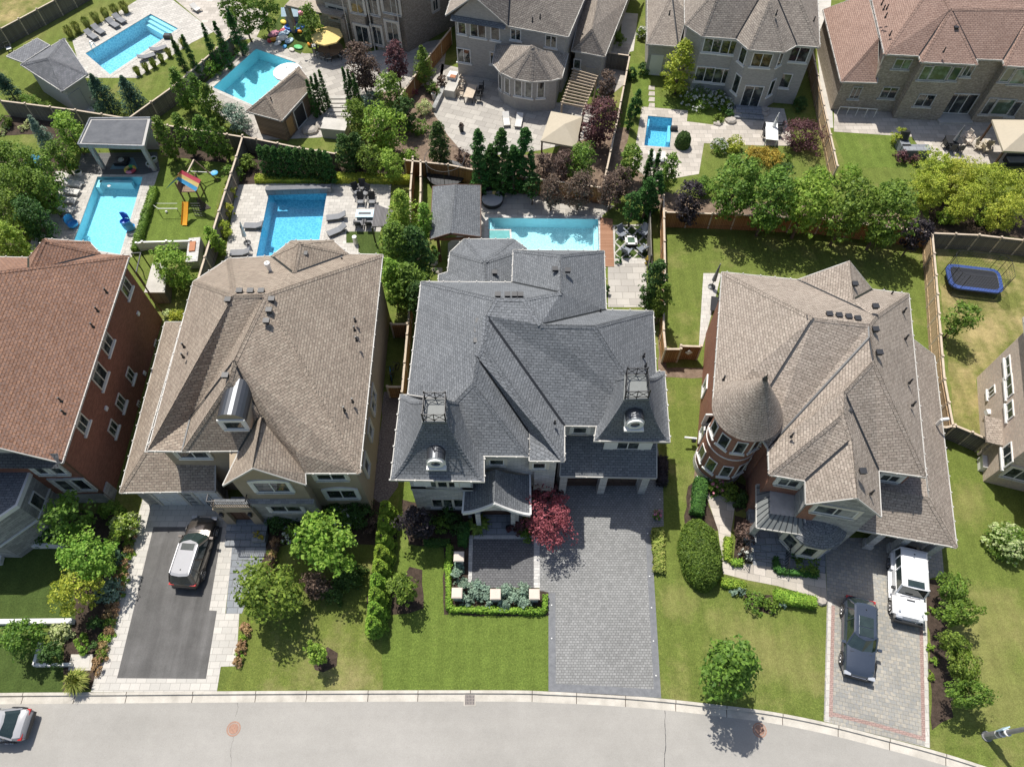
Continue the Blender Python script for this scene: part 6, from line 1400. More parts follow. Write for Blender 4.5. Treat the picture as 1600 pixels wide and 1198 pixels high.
for x, y, r, top, lab, m_ in ((622, 395, 27, 6.4, 'tall leafy tree in the gap left of the dark grey house', 'f_green'), (650, 400, 24, 6.0, 'darker tall leafy tree beside the long brown fence', 'f_dark'), (630, 335, 20, 5.0, 'upper leafy tree in the gap beside the small grey pergola', 'f_bright'), (664, 345, 13, 4.0, 'light green conifer beside the shingled pavilion', 'f_bright'), (640, 450, 27, 5.0, 'shaded leafy tree over the narrow side lawn', 'f_green'), (655, 470, 20, 4.0, 'dark leafy tree touching the grey roof edge', 'f_dark'), (615, 440, 18, 5.0, 'bright edge tree beside the taupe roof', 'f_bright')): tree(x, y, 3.4, r * 1.22, top, lab, m_, 'egg', leaf=.22)
tree(1022, 448, 3.3, 21, 6.0, 'dark columnar tree at the fence right of the grey house', 'f_dark', 'egg', leaf=.2); tree(1035, 470, 3.0, 15, 4.0, 'second dark tree just inside the big lawn fence', 'f_green', 'egg', leaf=.2)
tree(1063, 106, 3.0, 27, 5.4, 'bright yellow-green tree in front of the grey stucco house', 'f_yellow', 'egg', leaf=.24)
for x, y, r, lab in ((1128, 350, 35, 'leafy maple, leftmost of the row behind the big lawn'), (1182, 368, 37, 'leafy maple, second of the row behind the big lawn'), (1237, 372, 36, 'leafy maple, third of the row behind the big lawn'), (1297, 383, 39, 'leafy maple, fourth of the row behind the big lawn'), (1354, 390, 38, 'leafy maple, last of the row behind the big lawn')):
 tree_at(x, y, 4.2, r + 7, 5.4, lab, 'f_green' if x != 1237 else 'f_bright', leaf=.26, group='maples behind the big lawn', lump=.26)
tree_at(1068, 354, 2.9, 27, 3.8, 'dusky purple tree at the left end of the maple row', 'f_black', leaf=.22); tree_at(1409, 400, 2.6, 22, 3.0, 'dark purple tree at the fence corner', 'f_black', leaf=.2)
for x, y, r, lab in ((1455, 268, 26, 'feathery yellow-green tree right of the maple row'), (1495, 278, 28, 'feathery yellow-green tree, second beside the stone terrace'), (1540, 290, 30, 'feathery yellow-green tree above the grey fence'), (1585, 300, 28, 'feathery yellow-green tree at the right picture edge'), (1452, 298, 22, 'low feathery yellow-green tree by the purple tree'), (1510, 318, 24, 'lower feathery tree over the dark grey fence'), (1572, 334, 24, 'feathery tree hanging over the trampoline fence')):
 tree(x, y, 2.4, r * 1.3, 3.4, lab, 'f_yellow', 'open', leaf=.14, dens=.8, lump=.22)
for x, y, r, lab in ((1480, 340, 18, 'leafy shrub behind the trampoline fence'), (1540, 340, 16, 'pale leafy shrub behind the trampoline fence'), (1420, 335, 14, 'green shrub between the last maple and the purple tree')): shrub(x, y, r, 1.4, lab, 'f_bright', 'round')
for x, y, r, h_, lab, m_, bl in ((1135, 162, 14, .9, 'white hydrangea beside the glazed doors', 'f_green', 'f_white'), (1092, 152, 30, 1.0, 'long white hydrangea bank under the stucco wall', 'f_green', 'f_white'), (1122, 153, 16, 1.0, 'white hydrangea at the corner of the stucco wall', 'f_green', 'f_white'), (1124, 228, 15, 1.1, 'white hydrangea at the tip of the yellow bed', 'f_green', 'f_white'), ):
 if lab: shrub(x, y, r, h_, lab, m_, blossom=bl, nb=int(r * 2.2), bs=.13)
for x, y, r, h_, lab, m_ in ((1147, 225, 17, 1.2, 'yellow-green round bush by the garden steps', 'f_yellow'), (1182, 241, 22, 1.0, 'golden mound left of the purple bush', 'f_gold'), (1206, 247, 24, 1.0, 'golden mound in the middle of the yellow bed', 'f_gold'), (1252, 213, 34, 2.4, 'large round purple bush by the tan fence', 'f_purple'), (1140, 178, 8, .7, 'small ball bush on the steps', 'f_dark'), (1122, 185, 9, .7, 'small ball bush beside the boulders', 'f_green'), (1128, 168, 8, .7, 'small ball bush below the hydrangeas', 'f_green'), (1228, 250, 12, .9, 'green shrub under the purple bush', 'f_green'), (1405, 215, 13, 1.5, 'yellow-green bush at the corner of the stone terrace', 'f_yellow'), (1408, 245, 12, 1.0, 'dark purple bush below the terrace corner', 'f_purple'), (1430, 250, 10, .8, 'second dark purple bush below the terrace', 'f_purple'), (1250, 162, 13, 1.1, 'leafy shrub by the tan fence', 'f_dark')): shrub(x, y, r, h_, lab, m_, 'round' if h_ > 1.1 else 'dome')
tree(935, 192, 3.0, 31, 4.6, 'large dusky purple tree by the canvas gazebo', 'f_purple', leaf=.2, dens=1.1); tree(948, 135, 2.2, 16, 3.0, 'small dusky tree beside the pergola', 'f_plum', leaf=.18)
shrub(934, 147, 8, .9, 'small bright green ball beside the pergola', 'f_green', 'round')
for x, y, r, lab, m_, tp in ((908, 255, 26, 'broad light green tree below the canvas gazebo', 'f_green', 3.4), (880, 262, 20, 'dusky brown shrub tree above the white shelf pool', 'f_plum', 3.0), (850, 262, 17, 'reddish shrub tree right of the tall evergreens', 'f_plum', 2.8), (905, 298, 26, 'brownish leafy tree over the pool terrace', 'f_plum', 3.2), (862, 300, 22, 'brown-green leafy tree over the pool terrace middle', 'f_plum', 3.0), (955, 300, 24, 'plum-brown tree at the right end of the pool hedge', 'f_plum', 3.2), (985, 255, 22, 'light green tree beyond the long pale fence', 'f_green', 3.4), (970, 285, 18, 'brownish tree between the fence and the wooden deck', 'f_plum', 3.0), (1010, 312, 15, 'dark cedar tree at the fire table corner', 'f_cedar', 5.0), (1024, 300, 12, 'slim dark cedar at the fire table corner', 'f_cedar', 4.6), (1045, 270, 18, 'leafy tree below the plunge pool loungers', 'f_green', 3.8), (988, 325, 14, 'dark conifer above the patterned patio', 'f_cedar', 3.6), (832, 290, 13, 'green shrub tree behind the pool', 'f_dark', 2.6)): tree(x, y, 2.3, r, tp, lab, m_, 'round' if tp < 4 else 'column', leaf=.19)
for x, y, r, tp, lab in ((985, 178, 9, 3.6, 'narrow cedar left of the plunge pool'), (996, 160, 11, 3.0, 'shrubby cedar by the plunge pool corner'), (1013, 262, 9, 4.2, 'narrow cedar left of the white lounge chairs'), (1026, 258, 8, 4.0, 'narrow cedar touching the white lounge chairs')): tree(x, y, 1.8, r, tp, lab, 'f_cedar', 'cone', 'cedar', 'cedar', .15)
for x, y, r, lab in ((1004, 52, 10, 'white flowering bush beside the stucco garage'), (987, 115, 9, 'dark shrub in the side passage'), (1005, 108, 10, 'dark purple shrub beside the white side door'), (963, 60, 14, 'green shrub along the tan roof edge')): shrub(x, y, r, 1.2, lab, 'f_dark' if 'dark' in lab else 'f_green', blossom='f_white' if 'white fl' in lab else None)
tree(1500, 500, 2.4, 24, 3.0, 'small leafy tree on the trampoline lawn', 'f_green', 'open', leaf=.2, dens=.8)
for x, y, r, lab in ((410, 15, 26, 'silvery green tree above the turquoise pool'), (380, 25, 18, 'leafy green tree by the white patio chairs'), (486, 40, 18, 'light green tree beside the blue playhouse'), (355, 15, 14, 'leafy tree at the top edge by the patio')): tree(x, y, 3.0, r, 4.2, lab, 'f_green', leaf=.2)
for k, (x, y) in enumerate(((135, 38), (150, 30), (165, 24), (180, 18), (120, 45), (195, 14), (108, 52))): tuft(x, y, 9, 1.1, ('tall grass clump behind the first grey lounger', 'tall grass clump behind the second grey lounger', 'tall grass clump between the second and third grey lounger', 'tall grass clump behind the fourth grey lounger', 'tall grass clump left of the first grey lounger', 'tall grass clump beyond the fourth grey lounger', 'leftmost tall grass clump beside the pool house roof')[k], n=160, group='tall grasses behind the grey sun loungers')
for k, (x, y) in enumerate(((215, 113), (228, 107), (240, 101), (252, 93), (264, 84), (276, 76), (286, 68))): tuft(x, y, 7, .9, ORD[k] + ' arching grass clump from the left along the long pool terrace', n=120, group='arching grasses along the pool terrace')
hedge([(239, 290), (226, 330), (208, 388)], .6, .7, 'low hedge between the turquoise pool and the play lawn', 'f_green', leaf=.14)
for k, (x, y) in enumerate(((663, 425), (672, 405), (677, 388))): shrub(x, y, 7, .5, ('lowest hosta at the grey roof corner', 'middle hosta between the tall tree and the pavilion post', 'upper hosta at the foot of the pavilion post')[k], 'f_bright', group='hostas near the shingled pavilion')
shrub(948, 452, 6, .9, 'slim potted boxwood beside the garden steps', 'f_cedar'); shrub(966, 407, 6, .5, 'small ball shrub at the left of the patio steps', 'f_cedar'); shrub(1013, 406, 7, .6, 'small golden ball shrub at the right of the patio steps', 'f_gold')
for k, (x, y, r, m_, lab) in enumerate(((1100, 292, 20, 'f_green', 'green shrub behind the first maple and the purple tree'), (1165, 300, 18, 'f_dark', 'dark shrub between the first two maples'), (1222, 310, 18, 'f_green', 'green shrub between the second and third maple'), (1278, 318, 18, 'f_bright', 'bright shrub between the third and fourth maple'), (1340, 322, 20, 'f_green', 'green shrub between the last two maples'), (1392, 300, 22, 'f_green', 'leafy shrub above the last maple'), (1330, 275, 20, 'f_bright', 'leafy shrub at the foot of the tan fence'), (1275, 275, 18, 'f_green', 'leafy shrub above the third maple'), (1225, 268, 16, 'f_dark', 'dark shrub below the purple bush'), (1175, 262, 16, 'f_green', 'green shrub below the golden mounds'))): shrub(x, y, r, 1.6, lab, m_, 'round')
clipped(1068, 218, 12, 1.5, 1, 'round clipped bush right of the plunge pool', 'f_dark', .1)
# ---------------- the upper row of houses ----------------
e = 6.8
h = house('brick_mansion', 'brown brick house with tall windows behind the yellow umbrella, cut by the top edge', 600, 60)
A, B, C = P(505, 52), P(638, 82), P(704, 44); D = A + (C - B).normalized() * 14; C2 = B + (C - B).normalized() * 14
walls(h, [(p.x, p.y, 0) for p in (A, B, C2, D)], 0, 9.2, 'brick_buff', 'wall', 0, world=True)
d1 = (B - A).normalized(); n1 = Vector((d1.y, -d1.x, 0))
for u0, u1, dp in ((.42, .60, .9), (.68, .93, .7)):
 p, q = A.lerp(B, u0), A.lerp(B, u1); walls(h, [(v.x, v.y, 0) for v in (p + n1 * dp, q + n1 * dp, q - n1 * .2, p - n1 * .2)], 0, 9.18, 'brick_buff', 'bay_wall', 0, world=True)
for px, py, ww, hh in ((528, 22, 2.2, 1.6), (558, 8, 1.6, 1.8), (583, 10, 1.2, 1.8), (611, 8, 1.9, 1.8), (567, 55, 1.6, 2.1), (590, 56, 1.1, 2.1), (614, 50, 1.4, 2.2), (680, 8, .8, 1.2)): win(h, px, py, ww, hh, fm='cream', surround='cream')
q = offset_poly([(p.x, p.y) for p in (A, B, C2, D)], -.6); qi = offset_poly([(p.x, p.y) for p in (A, B, C2, D)], 4.6)
V = {'a%d' % i: ('w', q[i].x, q[i].y, 9.2) for i in range(4)}; V.update({'b%d' % i: ('w', qi[i].x, qi[i].y, 13) for i in range(4)})
roof(h, V, ['a0 a1 b1 b0', 'a1 a2 b2 b1', 'a2 a3 b3 b2', 'a3 a0 b0 b3', 'b0 b1 b2 b3'], 'sh_tan')
for i, u in enumerate((.38, .66, .985)): pp = A.lerp(B, u) + n1 * .95; part(MB().tube(pp, pp + Vector((0, 0, 9.0)), .06, n=6), 'downspout', M['cream'], h)
zb = 3.3; p, q_ = A - d1 * 3.2 + n1 * 1.2, A + d1 * 3.6 + n1 * 1.2
part(MB().prism([(v.x, v.y) for v in (p, q_, q_ - n1 * 2.4, p - n1 * 2.4)], 3.0, 3.25), 'balcony_slab', M['brick_buff'], h)
for s in (p, q_): part(MB().box((s.x - n1.x * .3, s.y - n1.y * .3, 1.5), (.5, .5, 3.0), math.atan2(d1.y, d1.x)), 'balcony_pillar', M['brick_buff'], h)
for v in (A, B): pass
e = 6.5
h = house('tan_roof_house', 'grey-brown brick house with a rounded conservatory above the wide terrace', 790, 110)
far_l, far_r = P(735, -60, e), P(945, -60, e)
V = dict(gl=(696, 24, e), gr=(794, 41, e), gm=(745, 32, e), ga=(740, -6, 9.2), gb=(772, -60, 9.2), gbl=(728, -75, e), a=(888, 58, e), b=(925, -30, e), b2=(948, -75, e), v=(752, -32, 8.9), r1=(850, -50, 10.6), r2=(800, -55, 10.6))
roof(h, V, ['gl ga gb gbl', 'ga gr r2 gb', 'gr a b r1 r2', 'a b r1', 'b b2 r1'][:3] + ['b b2 r1'], 'sh_tan')
out = [(703, 27), (888, 58), (948, -75), (728, -75)]
q = offset_poly([(P(x, y, e).x, P(x, y, e).y) for x, y in out], .4)
walls(h, [(p.x, p.y, 0) for p in q], 0, e + .05, 'brick_grey', 'wall', 0, world=True)
g0, g1_, g2_ = P(698, 27, e), P(790, 42, e), P(740, -2, 9.0)
dd_ = (g1_ - g0).normalized(); nn_ = Vector((dd_.y, -dd_.x, 0)); mb = MB()
a_, b_, c_ = g0 - nn_ * .3 + dd_ * .4, g1_ - nn_ * .3, (g0 + g1_) / 2 - nn_ * .3; a_.z = b_.z = e - .1; c_.z = 9.0
mb.add([a_, b_, c_, a_ - nn_ * .2, b_ - nn_ * .2, c_ - nn_ * .2], [[0, 1, 2], [5, 4, 3]]); part(mb, 'gable_wall', M['brick_grey'], h)
mb = MB(); mb.add([a_ + nn_ * .5 - Vector((0, 0, .1)), b_ + nn_ * .5 - Vector((0, 0, .1)), b_ - Vector((0, 0, -.25)), a_ - Vector((0, 0, -.25))], [[0, 1, 2, 3]]); part(mb, 'pent_roof', M['sh_grey'], h)
for px, py, ww, hh, b in ((722, 44, .9, 1.3, 0), (747, 47, 1.7, 1.6, 1), (774, 52, 1.0, 1.5, 0), (725, 87, 1.5, 1.6, 1), (770, 91, .6, 1.4, 0), (806, 54, 1.1, 1.2, 1), (861, 65, 1.2, 1.3, 1)): win(h, px, py, ww, hh, bars=b, fm='white', sill='white')
zc = 3.7;
V = dict(a=(769, 99, zc), b=(781, 113, zc), c=(802, 123, zc), d=(830, 128, zc), f=(862, 126, zc), g=(878, 122, zc), k=(888, 84, zc + .4), m=(775, 70, zc + .4), p=(832, 72, 6.2), q=(855, 80, 5.6))
V['m2'] = (800, 71, 5.6); V['q'] = (850, 80, 5.5)
roof(h, V, ['a b p m', 'b c p', 'c d p', 'd f p', 'f g q p', 'g k q'], 'sh_tan', name='bay_roof', gutter='gutter_white')
bq = [(772, 101), (783, 114), (803, 124), (830, 129), (860, 127), (875, 122), (883, 90), (780, 80)]
walls(h, [(x, y, zc) for x, y in bq], 0, zc + .15, 'brick_grey', 'bay_wall', .35)
for px, py in ((810, 137), (826, 140), (845, 140)): win(h, px, py, .8, 1.9, bars=0, fm='white', sill='white')
win(h, 782, 128, .6, 1.8, bars=0, fm='white'); win(h, 793, 134, .7, 1.8, bars=0, fm='white')
q = [P(799, 122, 1.0), P(862, 127, 1.0)]; part(MB().beam(Vector((q[0].x, q[0].y + .25, 1.1)), Vector((q[1].x, q[1].y + .25, 1.1)), .3, .12), 'sill_band', M['white'], h)
zg = 3.8
V = dict(a=(893, 79, zg), b=(945, 89, zg), c=(981, -2, zg), c2=(1000, -60, zg), d=(917, 0, 5.2), m=(917, 62, 4.8), r=(940, -30, 6.2), r1=(925, 45, 5.8), d2=(925, -60, 5.6))
roof(h, V, ['a b r1', 'b c c2 r r1', 'a r1 r d2'], 'sh_tan', name='garage_roof')
walls(h, [(893, 79, zg), (945, 89, zg), (1000, -60, zg), (940, -70, zg)], 0, zg + .05, 'brick_grey', 'garage_wall', .35)
win(h, 902, 100, .8, 1.1, bars=0, sill='white');
b = hit(h, 923, 107);
if b: opening(h, b[1], 1.1, b[3], b[4], 1.0, 2.1, kind='door', fm='stucco_grey', gm_='stucco_grey', sill=None, bars=0)
for px, py in ((832, 33), (844, 28), (863, 88), (910, 58)): vent(h, px, py, 8.0 if py < 50 else 4.6)
e = 6.6
h = house('grey_stucco_house', 'pale grey brick house with white windows and an angled bay, above the plunge pool', 1150, 120)
V = dict(a=(1070, 39, e), b=(1097, 57, e), c=(1150, 61, e), d=(1170, 78, e), f=(1226, 82, e), g=(1245, 71, e), k=(1281, 74, e), m=(1277, -5, e), m2=(1274, -80, e), l=(1068, -80, e), ap=(1203, 2, 9.6), v1=(1158, 50, 7.3), v2=(1238, 60, 7.4), r1=(1130, -30, 10.4), r2=(1235, -35, 10.4), bk=(1203, -30, 10.2))
roof(h, V, ['l a r1', 'a b r1', 'b c v1 bk r2 r1'[:20], 'c d ap v1', 'd f ap', 'f g v2 ap', 'v1 ap bk', 'ap v2 r2 bk', 'g k v2', 'k m2 r2 v2'][:2] + ['b c bk r1', 'c d ap bk', 'd f ap', 'f g bk ap', 'g k r2 bk', 'k m2 r2', 'm2 l r1 r2 '.strip()], 'sh_tan')
out = [(1070, 39), (1097, 57), (1150, 61), (1170, 78), (1226, 82), (1245, 71), (1281, 74), (1274, -80), (1068, -80)]
walls(h, [(x, y, e) for x, y in out], 0, e + .05, 'brick_grey', 'wall', .35)
zg = 3.7
V = dict(a=(1011, 69, zg), b=(1060, 73, zg), c=(1078, 40, zg + .5), c1=(1074, 20, 6), d=(1012, -75, zg), r=(1050, -10, 6.2), r2=(1050, -75, 6.2))
roof(h, V, ['a b r', 'd a r r2', 'b c1 r', 'r c1 r2'][:2] + ['b c1 r2 r'], 'sh_tan', name='garage_roof')
walls(h, [(1011, 69, zg), (1066, 73, zg), (1066, -75, zg), (1012, -75, zg)], 0, zg + .05, 'brick_grey', 'garage_wall', .35)
for px, py, ww, hh, b in ((1113, 71, 1.8, 1.5, 1), (1140, 74, 1.8, 1.5, 1), (1101, 116, 1.9, 1.7, 1), (1129, 119, 1.9, 1.7, 1), (1161, 87, .9, 1.6, 0), (1151, 131, .9, 2.0, 0), (1190, 94, 1.9, 1.5, 1), (1247, 85, 2.0, 1.6, 1), (1219, 92, .7, 1.5, 0), (1226, 126, 1.2, 1.6, 0), (1205, 137, .8, 1.8, 0)): win(h, px, py, ww, hh, bars=b, fm='white', sill='white')
for px, py, ww in ((1176, 146, 1.9),):
 b = hit(h, px, py)
 if b: opening(h, b[1], 1.45, b[3], b[4], ww, 2.4, kind='glazed_door', fm='white', sill=None, bars=1); p = b[1]; r_ = math.atan2(b[4].y, b[4].x); part(MB().box((p.x + b[3].x * .9, p.y + b[3].y * .9, .1), (3, 1.8, .2), r_).box((p.x + b[3].x * .6, p.y + b[3].y * .6, .25), (2.6, 1.2, .2), r_), 'door_step', M['slate_path'], h)
b = hit(h, 1024, 105)
if b: opening(h, b[1], 1.2, b[3], b[4], 1.3, 2.3, kind='door', fm='white', gm_='white', sill=None, bars=0)
for px, py in ((1046, 22), (1272, 32)): vent(h, px, py, 7.5)
vent(h, 1213, 22, 9.0)
for px, py in ((1012, 71), (1070, 41)): pipe(h, px + 1, py + 1, 0, 3.5 if px < 1050 else 6.4)
e = 6.5
h = house('rose_roof_house', 'buff brick house under a rose-brown shingled roof at the top right', 1450, 130)
V = dict(a=(1382, 85, e), b=(1436, 87.5, e), c=(1439, 97, e), d=(1528, 101.5, e), f=(1525, 92.5, e), g=(1567, 94, e), k=(1570, 103, e), l=(1660, 108, e), w=(1345, -75, e), r=(1460, -30, 10.3), rr=(1680, -30, 10.6), ap=(1486, 14, 9.2), ap2=(1616, 14, 9.2), l2=(1700, 95, e), e2=(1720, -60, e))
roof(h, V, ['w a r', 'a b ap r', 'b c ap', 'c d ap', 'd f ap', 'f g ap2 ap', 'g k ap2', 'k l ap2', 'ap ap2 rr r', 'l l2 rr ap2'], 'sh_rose')
out = [(1382, 85), (1436, 87.5), (1439, 97), (1528, 101.5), (1525, 92.5), (1567, 94), (1570, 103), (1700, 108), (1700, -75), (1345, -75)]
walls(h, [(x, y, e) for x, y in out], 0, e + .05, 'brick_buff', 'wall', .35)
zg = 3.5
V = dict(a=(1314, 128, zg), b=(1371, 129.5, zg), d=(1286, 15, zg), k=(1381, 45, 6.3), t=(1356, -10, 6.3), v=(1372, 62, 6.3))
V['v'] = (1373, 60, 6.2)
roof(h, V, ['a b v', 'd a v t'], 'sh_rose', name='garage_roof')
part(MB().add([P(1371, 129.5, zg), P(1373, 60, 6.2), P(1373, 62, 3.0), P(1375, 125, zg - .3)], [[0, 1, 2, 3], [3, 2, 1, 0]]), 'roof_side', M['brick_buff'], h)
walls(h, [(1314, 128, zg), (1400, 130, zg), (1400, 40, zg), (1286, 15, zg)], 0, zg + .05, 'brick_buff', 'garage_wall', .35)
for px, py, ww, hh, b, gm_ in ((1410, 100, 1.6, 1.1, 1, 'glass_green'), (1446, 114, .9, 1.5, 0, 'glass_green'), (1468, 114, 1.7, 1.6, 0, 'glass_green'), (1492, 115, .9, 1.5, 0, 'glass_green'), (1513, 111, .9, 1.2, 1, 'glass'), (1445, 157, 1.7, 1.4, 1, 'glass'), (1389, 145, 1.6, 1.3, 1, 'glass'), (1337, 145, 1.0, 1.4, 1, 'glass'), (1574, 117, .9, 1.5, 0, 'glass_green'), (1594, 120, 1.5, 1.6, 0, 'glass_green'), (1545, 166, .9, 1.9, 0, 'glass'), (1567, 167, 1.8, 1.8, 0, 'glass_green'), (1585, 170, .9, 1.8, 0, 'glass')):
 win(h, px, py, ww, hh, bars=b, gm_=gm_, fm='stone_pale', sill='stone_pale')
b = hit(h, 1500, 158)
if b: opening(h, b[1], 1.45, b[3], b[4], 3.0, 2.3, kind='sliding_door', fm='white', sill=None, bars=2); p = b[1]; part(MB().box((p.x, p.y - .7, .12), (3.4, 1.4, .24)), 'door_step', M['concrete'], h)
for px, py, z in ((1378, 6, 8.5), (1381, 14, 8.4), (1386, 13, 8.4), (1384, 26, 8.0), (1391, 54, 7.4), (1475, 80, 7.4)): vent(h, px, py, z)
vent(h, 1493, 45, 8.2, True)
part(MB().beam(P(1357, 118, 3.8), P(1372, 113, 4.0), .12, .1).beam(P(1372, 113, 4.0), P(1381, 87, 6.3), .1, .1), 'downspout', M['white'], h)
mb = MB()
a_, b_ = P(1313, 167, 1.0), P(1371, 171, 1.0)
mb.beam(a_, b_, .06)
for k in range(5): p = a_.lerp(b_, k / 4); mb.beam(p, Vector((p.x, p.y, 0)), .05)
part(mb, 'stair_rail', M['white'], h)
# ---------------- garden buildings ----------------
def posts_under(t, pts, z, mat='white', s=.2, name='post'):
 for px, py in pts: c = P(px, py, z); part(MB().box((c.x, c.y, z / 2), (s, s, z)), name, M[mat], t)
h = house('pool_house', 'small grey pool house with a slate grey roof left of the long blue pool', 85, 150, 'pool house')
z = 3.2
V = dict(a=(32, 101, z), b=(97, 143, z), c=(137, 116, z), d=(100, 60, z), r1=(78, 90, 4.6), r2=(98, 60.5, 4.2), lo0=(10, 88, 2.9), lo1=(58, 60, 2.9), lo2=(78, 71, 3.3), lo3=(36, 98, 3.3))
V['r1'] = (75, 91, 4.5)
roof(h, V, ['a b r1', 'b c r1', 'r1 c d', 'a r1 d'], 'sh_cool'); roof(h, V, ['lo0 lo3 lo2 lo1'], 'sh_cool', name='porch_roof')
walls(h, [(32, 101, z), (97, 143, z), (137, 116, z), (100, 60, z)], 0, z + .1, 'stucco_grey', 'wall', .4)
b = hit(h, 118, 150)
if b: opening(h, b[1], 1.2, b[3], b[4], 1.6, 2.2, kind='door', fm='stucco_grey', gm_='stucco_grey', sill=None, bars=0)
part(MB().box((b[1].x, b[1].y - .6, .06), (2.4, 1.4, .12), R(35)), 'door_step', M['concrete'], h)
t = house('flat_roofed_pavilion', 'open pavilion with a flat dark grey roof at the head of the turquoise pool', 185, 250, 'pavilion'); z = 3.3
q = [P(122, 226, z), P(225, 229, z), P(235, 184.5, z), P(141, 185.5, z)]
part(MB().prism([(p.x, p.y) for p in q], z - .35, z - .01), 'fascia', M['stucco_grey'], t)
part(MB().prism(offset_poly([(p.x, p.y) for p in q], .25), z - .01, z + .03), 'roof', M['flat_roof'] if 'flat_roof' in M else M['sh_cool'], t)
mb = MB()
for i in (3, 0, 2): a, b = q[i], q[(i + 1) % 4]; mb.beam(a + Vector((0, 0, .04)), b + Vector((0, 0, .04)), .12, .1)
part(mb, 'parapet', M['slate_path'], t)
for px, py in ((128, 224), (222, 227)): c = P(px, py, z); part(MB().box((c.x + (.3 if px < 150 else -.3), c.y + .4, 1.5), (.35, .35, 3.0)), 'post', M['stucco_grey'], t)
a, b = q[3], q[2]; part(MB().box(((a.x + b.x) / 2, a.y - .3, 1.5), ((b - a).length - .6, .2, 2.95)), 'back_wall', M['stucco_grey'], t)
t = thing('outdoor_rug', P(193, 262), 'blue-grey rug under the pavilion', 'rug'); r_ = [P(*p) for p in ((183, 248), (209, 247), (216, 264), (172, 265))]; part(MB().prism([(p.x, p.y) for p in r_], .02, .035), 'rug', M['sky_rug'] if 'sky_rug' in M else M['pale_blue'], t)
h = house('cabana', 'brown sided cabana with a taupe shingled roof beside the turquoise aqua pool', 430, 190, 'cabana'); z = 2.8
V = dict(a=(384, 173, z), b=(440, 189, z), c=(490, 137, z), d=(474, 104, z), f=(392, 150, z), r1=(425, 142, 4.3), r2=(466, 107, 4.0))
V = dict(a=(384, 174, z), b=(440, 189, z), c=(490, 133, z), d=(467, 104, z), r1=(414, 150, 4.2), r2=(462, 112, 4.2))
roof(h, V, ['a b r1', 'b c r2 r1', 'c d r2', 'd a r1 r2'], 'sh_taupe')
walls(h, [(384, 174, z), (440, 189, z), (490, 133, z), (467, 104, z)], 0, z + .1, 'wood_brown', 'wall', .4)
b = hit(h, 452, 190)
if b: opening(h, b[1], 1.1, b[3], b[4], 1.2, 2.0, kind='door', fm='wood_brown', gm_='wood_orange' if 'wood_orange' in M else 'fence_tan', sill=None, bars=0)
b = hit(h, 468, 178)
if b: opening(h, b[1], 1.1, b[3], b[4], 1.8, 2.1, kind='opening', fm='white', gm_='black', sill=None, bars=0)
vent(h, 424, 157, 3.8)
h = house('shingled_pavilion', 'open wooden pavilion under a dark grey shingled gable roof beside the round daybed', 710, 380, 'pavilion'); z = 2.9
V = dict(a=(672, 374, z), b=(751, 370, z), c=(750, 322, z), d=(751, 289, z), f=(676, 291, z), g0=(704, 364, 4.3), g1=(712, 288, 4.3), e1=(750, 312, z), v=(709, 324, 4.3), w0=(750, 325, z))
roof(h, V, ['f a g0 g1', 'g0 b d g1'], 'sh_grey', gutter='wood_dark')
for px, py in ((680, 374), (747, 371), (748, 296), (680, 297)): c = P(px, py, z); part(MB().box((c.x + (.2 if px < 700 else -.2), c.y + .2, 1.4), (.24, .24, 2.8)), 'post', M['wood_red_dark'] if 'wood_red_dark' in M else M['wood_dark'], h)
a, b = P(674, 374, z), P(749, 371, z); c = P(704, 364, 4.3)
part(MB().beam(a + Vector((.2, .2, -.2)), c + Vector((0, .2, -.25)), .12, .2).beam(c + Vector((0, .2, -.25)), b + Vector((-.2, .2, -.2)), .12, .2).beam(a + Vector((.2, .2, -.25)), b + Vector((-.2, .2, -.25)), .12, .2), 'truss', M['terracotta_wood'] if 'terracotta_wood' in M else M['fence'], h)
def gazebo(q, ap, z, lab, curt='wood_dark', h2=.9):
 Q = [P(x, y, z) for x, y in q]; c = P(*ap, z + h2); t = thing('gazebo', Vector((c.x, c.y, 0)), lab, 'gazebo')
 mb = MB()
 for i in range(4): mb.quad(Q[i], Q[(i + 1) % 4], c); mb.quad(Q[i] - Vector((0, 0, .18)), Q[(i + 1) % 4] - Vector((0, 0, .18)), Q[(i + 1) % 4], Q[i])
 part(mb, 'canopy', M['canvas'], t)
 ctr = sum(Q, Vector()) / 4
 for p in Q: v = p.lerp(ctr, .06); part(MB().box((v.x, v.y, z / 2), (.16, .16, z)), 'post', M[curt], t)
 return t
gazebo([(845, 220), (900, 230), (910, 183), (861, 174)], (882, 194), 2.7, 'tan canvas gazebo on the terrace beside the large purple tree')
gazebo([(1568, 236), (1650, 240), (1640, 188), (1550, 187)], (1600, 208), 2.8, 'tan canvas gazebo on the stone terrace at the right edge')
def pergola(q, z, lab, n=11, mat='pergola_wood'):
 Q = [P(x, y, z) for x, y in q]; t = thing('pergola', Vector((Q[0].x, Q[0].y, 0)), lab, 'pergola')
 for a, b in ((Q[0], Q[3]), (Q[1], Q[2])): part(MB().beam(a.lerp(b, -.04), a.lerp(b, 1.04), .12, .2), 'beam', M[mat], t)
 for k in range(n): a, b = Q[0].lerp(Q[3], k / (n - 1)), Q[1].lerp(Q[2], k / (n - 1)); up = Vector((0, 0, .18)); part(MB().beam(a.lerp(b, -.06) + up, a.lerp(b, 1.06) + up, .09, .16), 'rafter', M[mat], t)
 for p in Q: part(MB().box((p.x, p.y, z / 2), (.15, .15, z)), 'post', M[mat], t)
 return t
pergola([(878, 163), (912, 170), (932, 122), (897, 112)], 2.6, 'pale wooden pergola with open rafters beside the conservatory', 12)
t = thing('shade_pergola', P(600, 350), 'small pergola with a closed grey slatted top beside the grey dining set', 'pergola'); z = 2.3
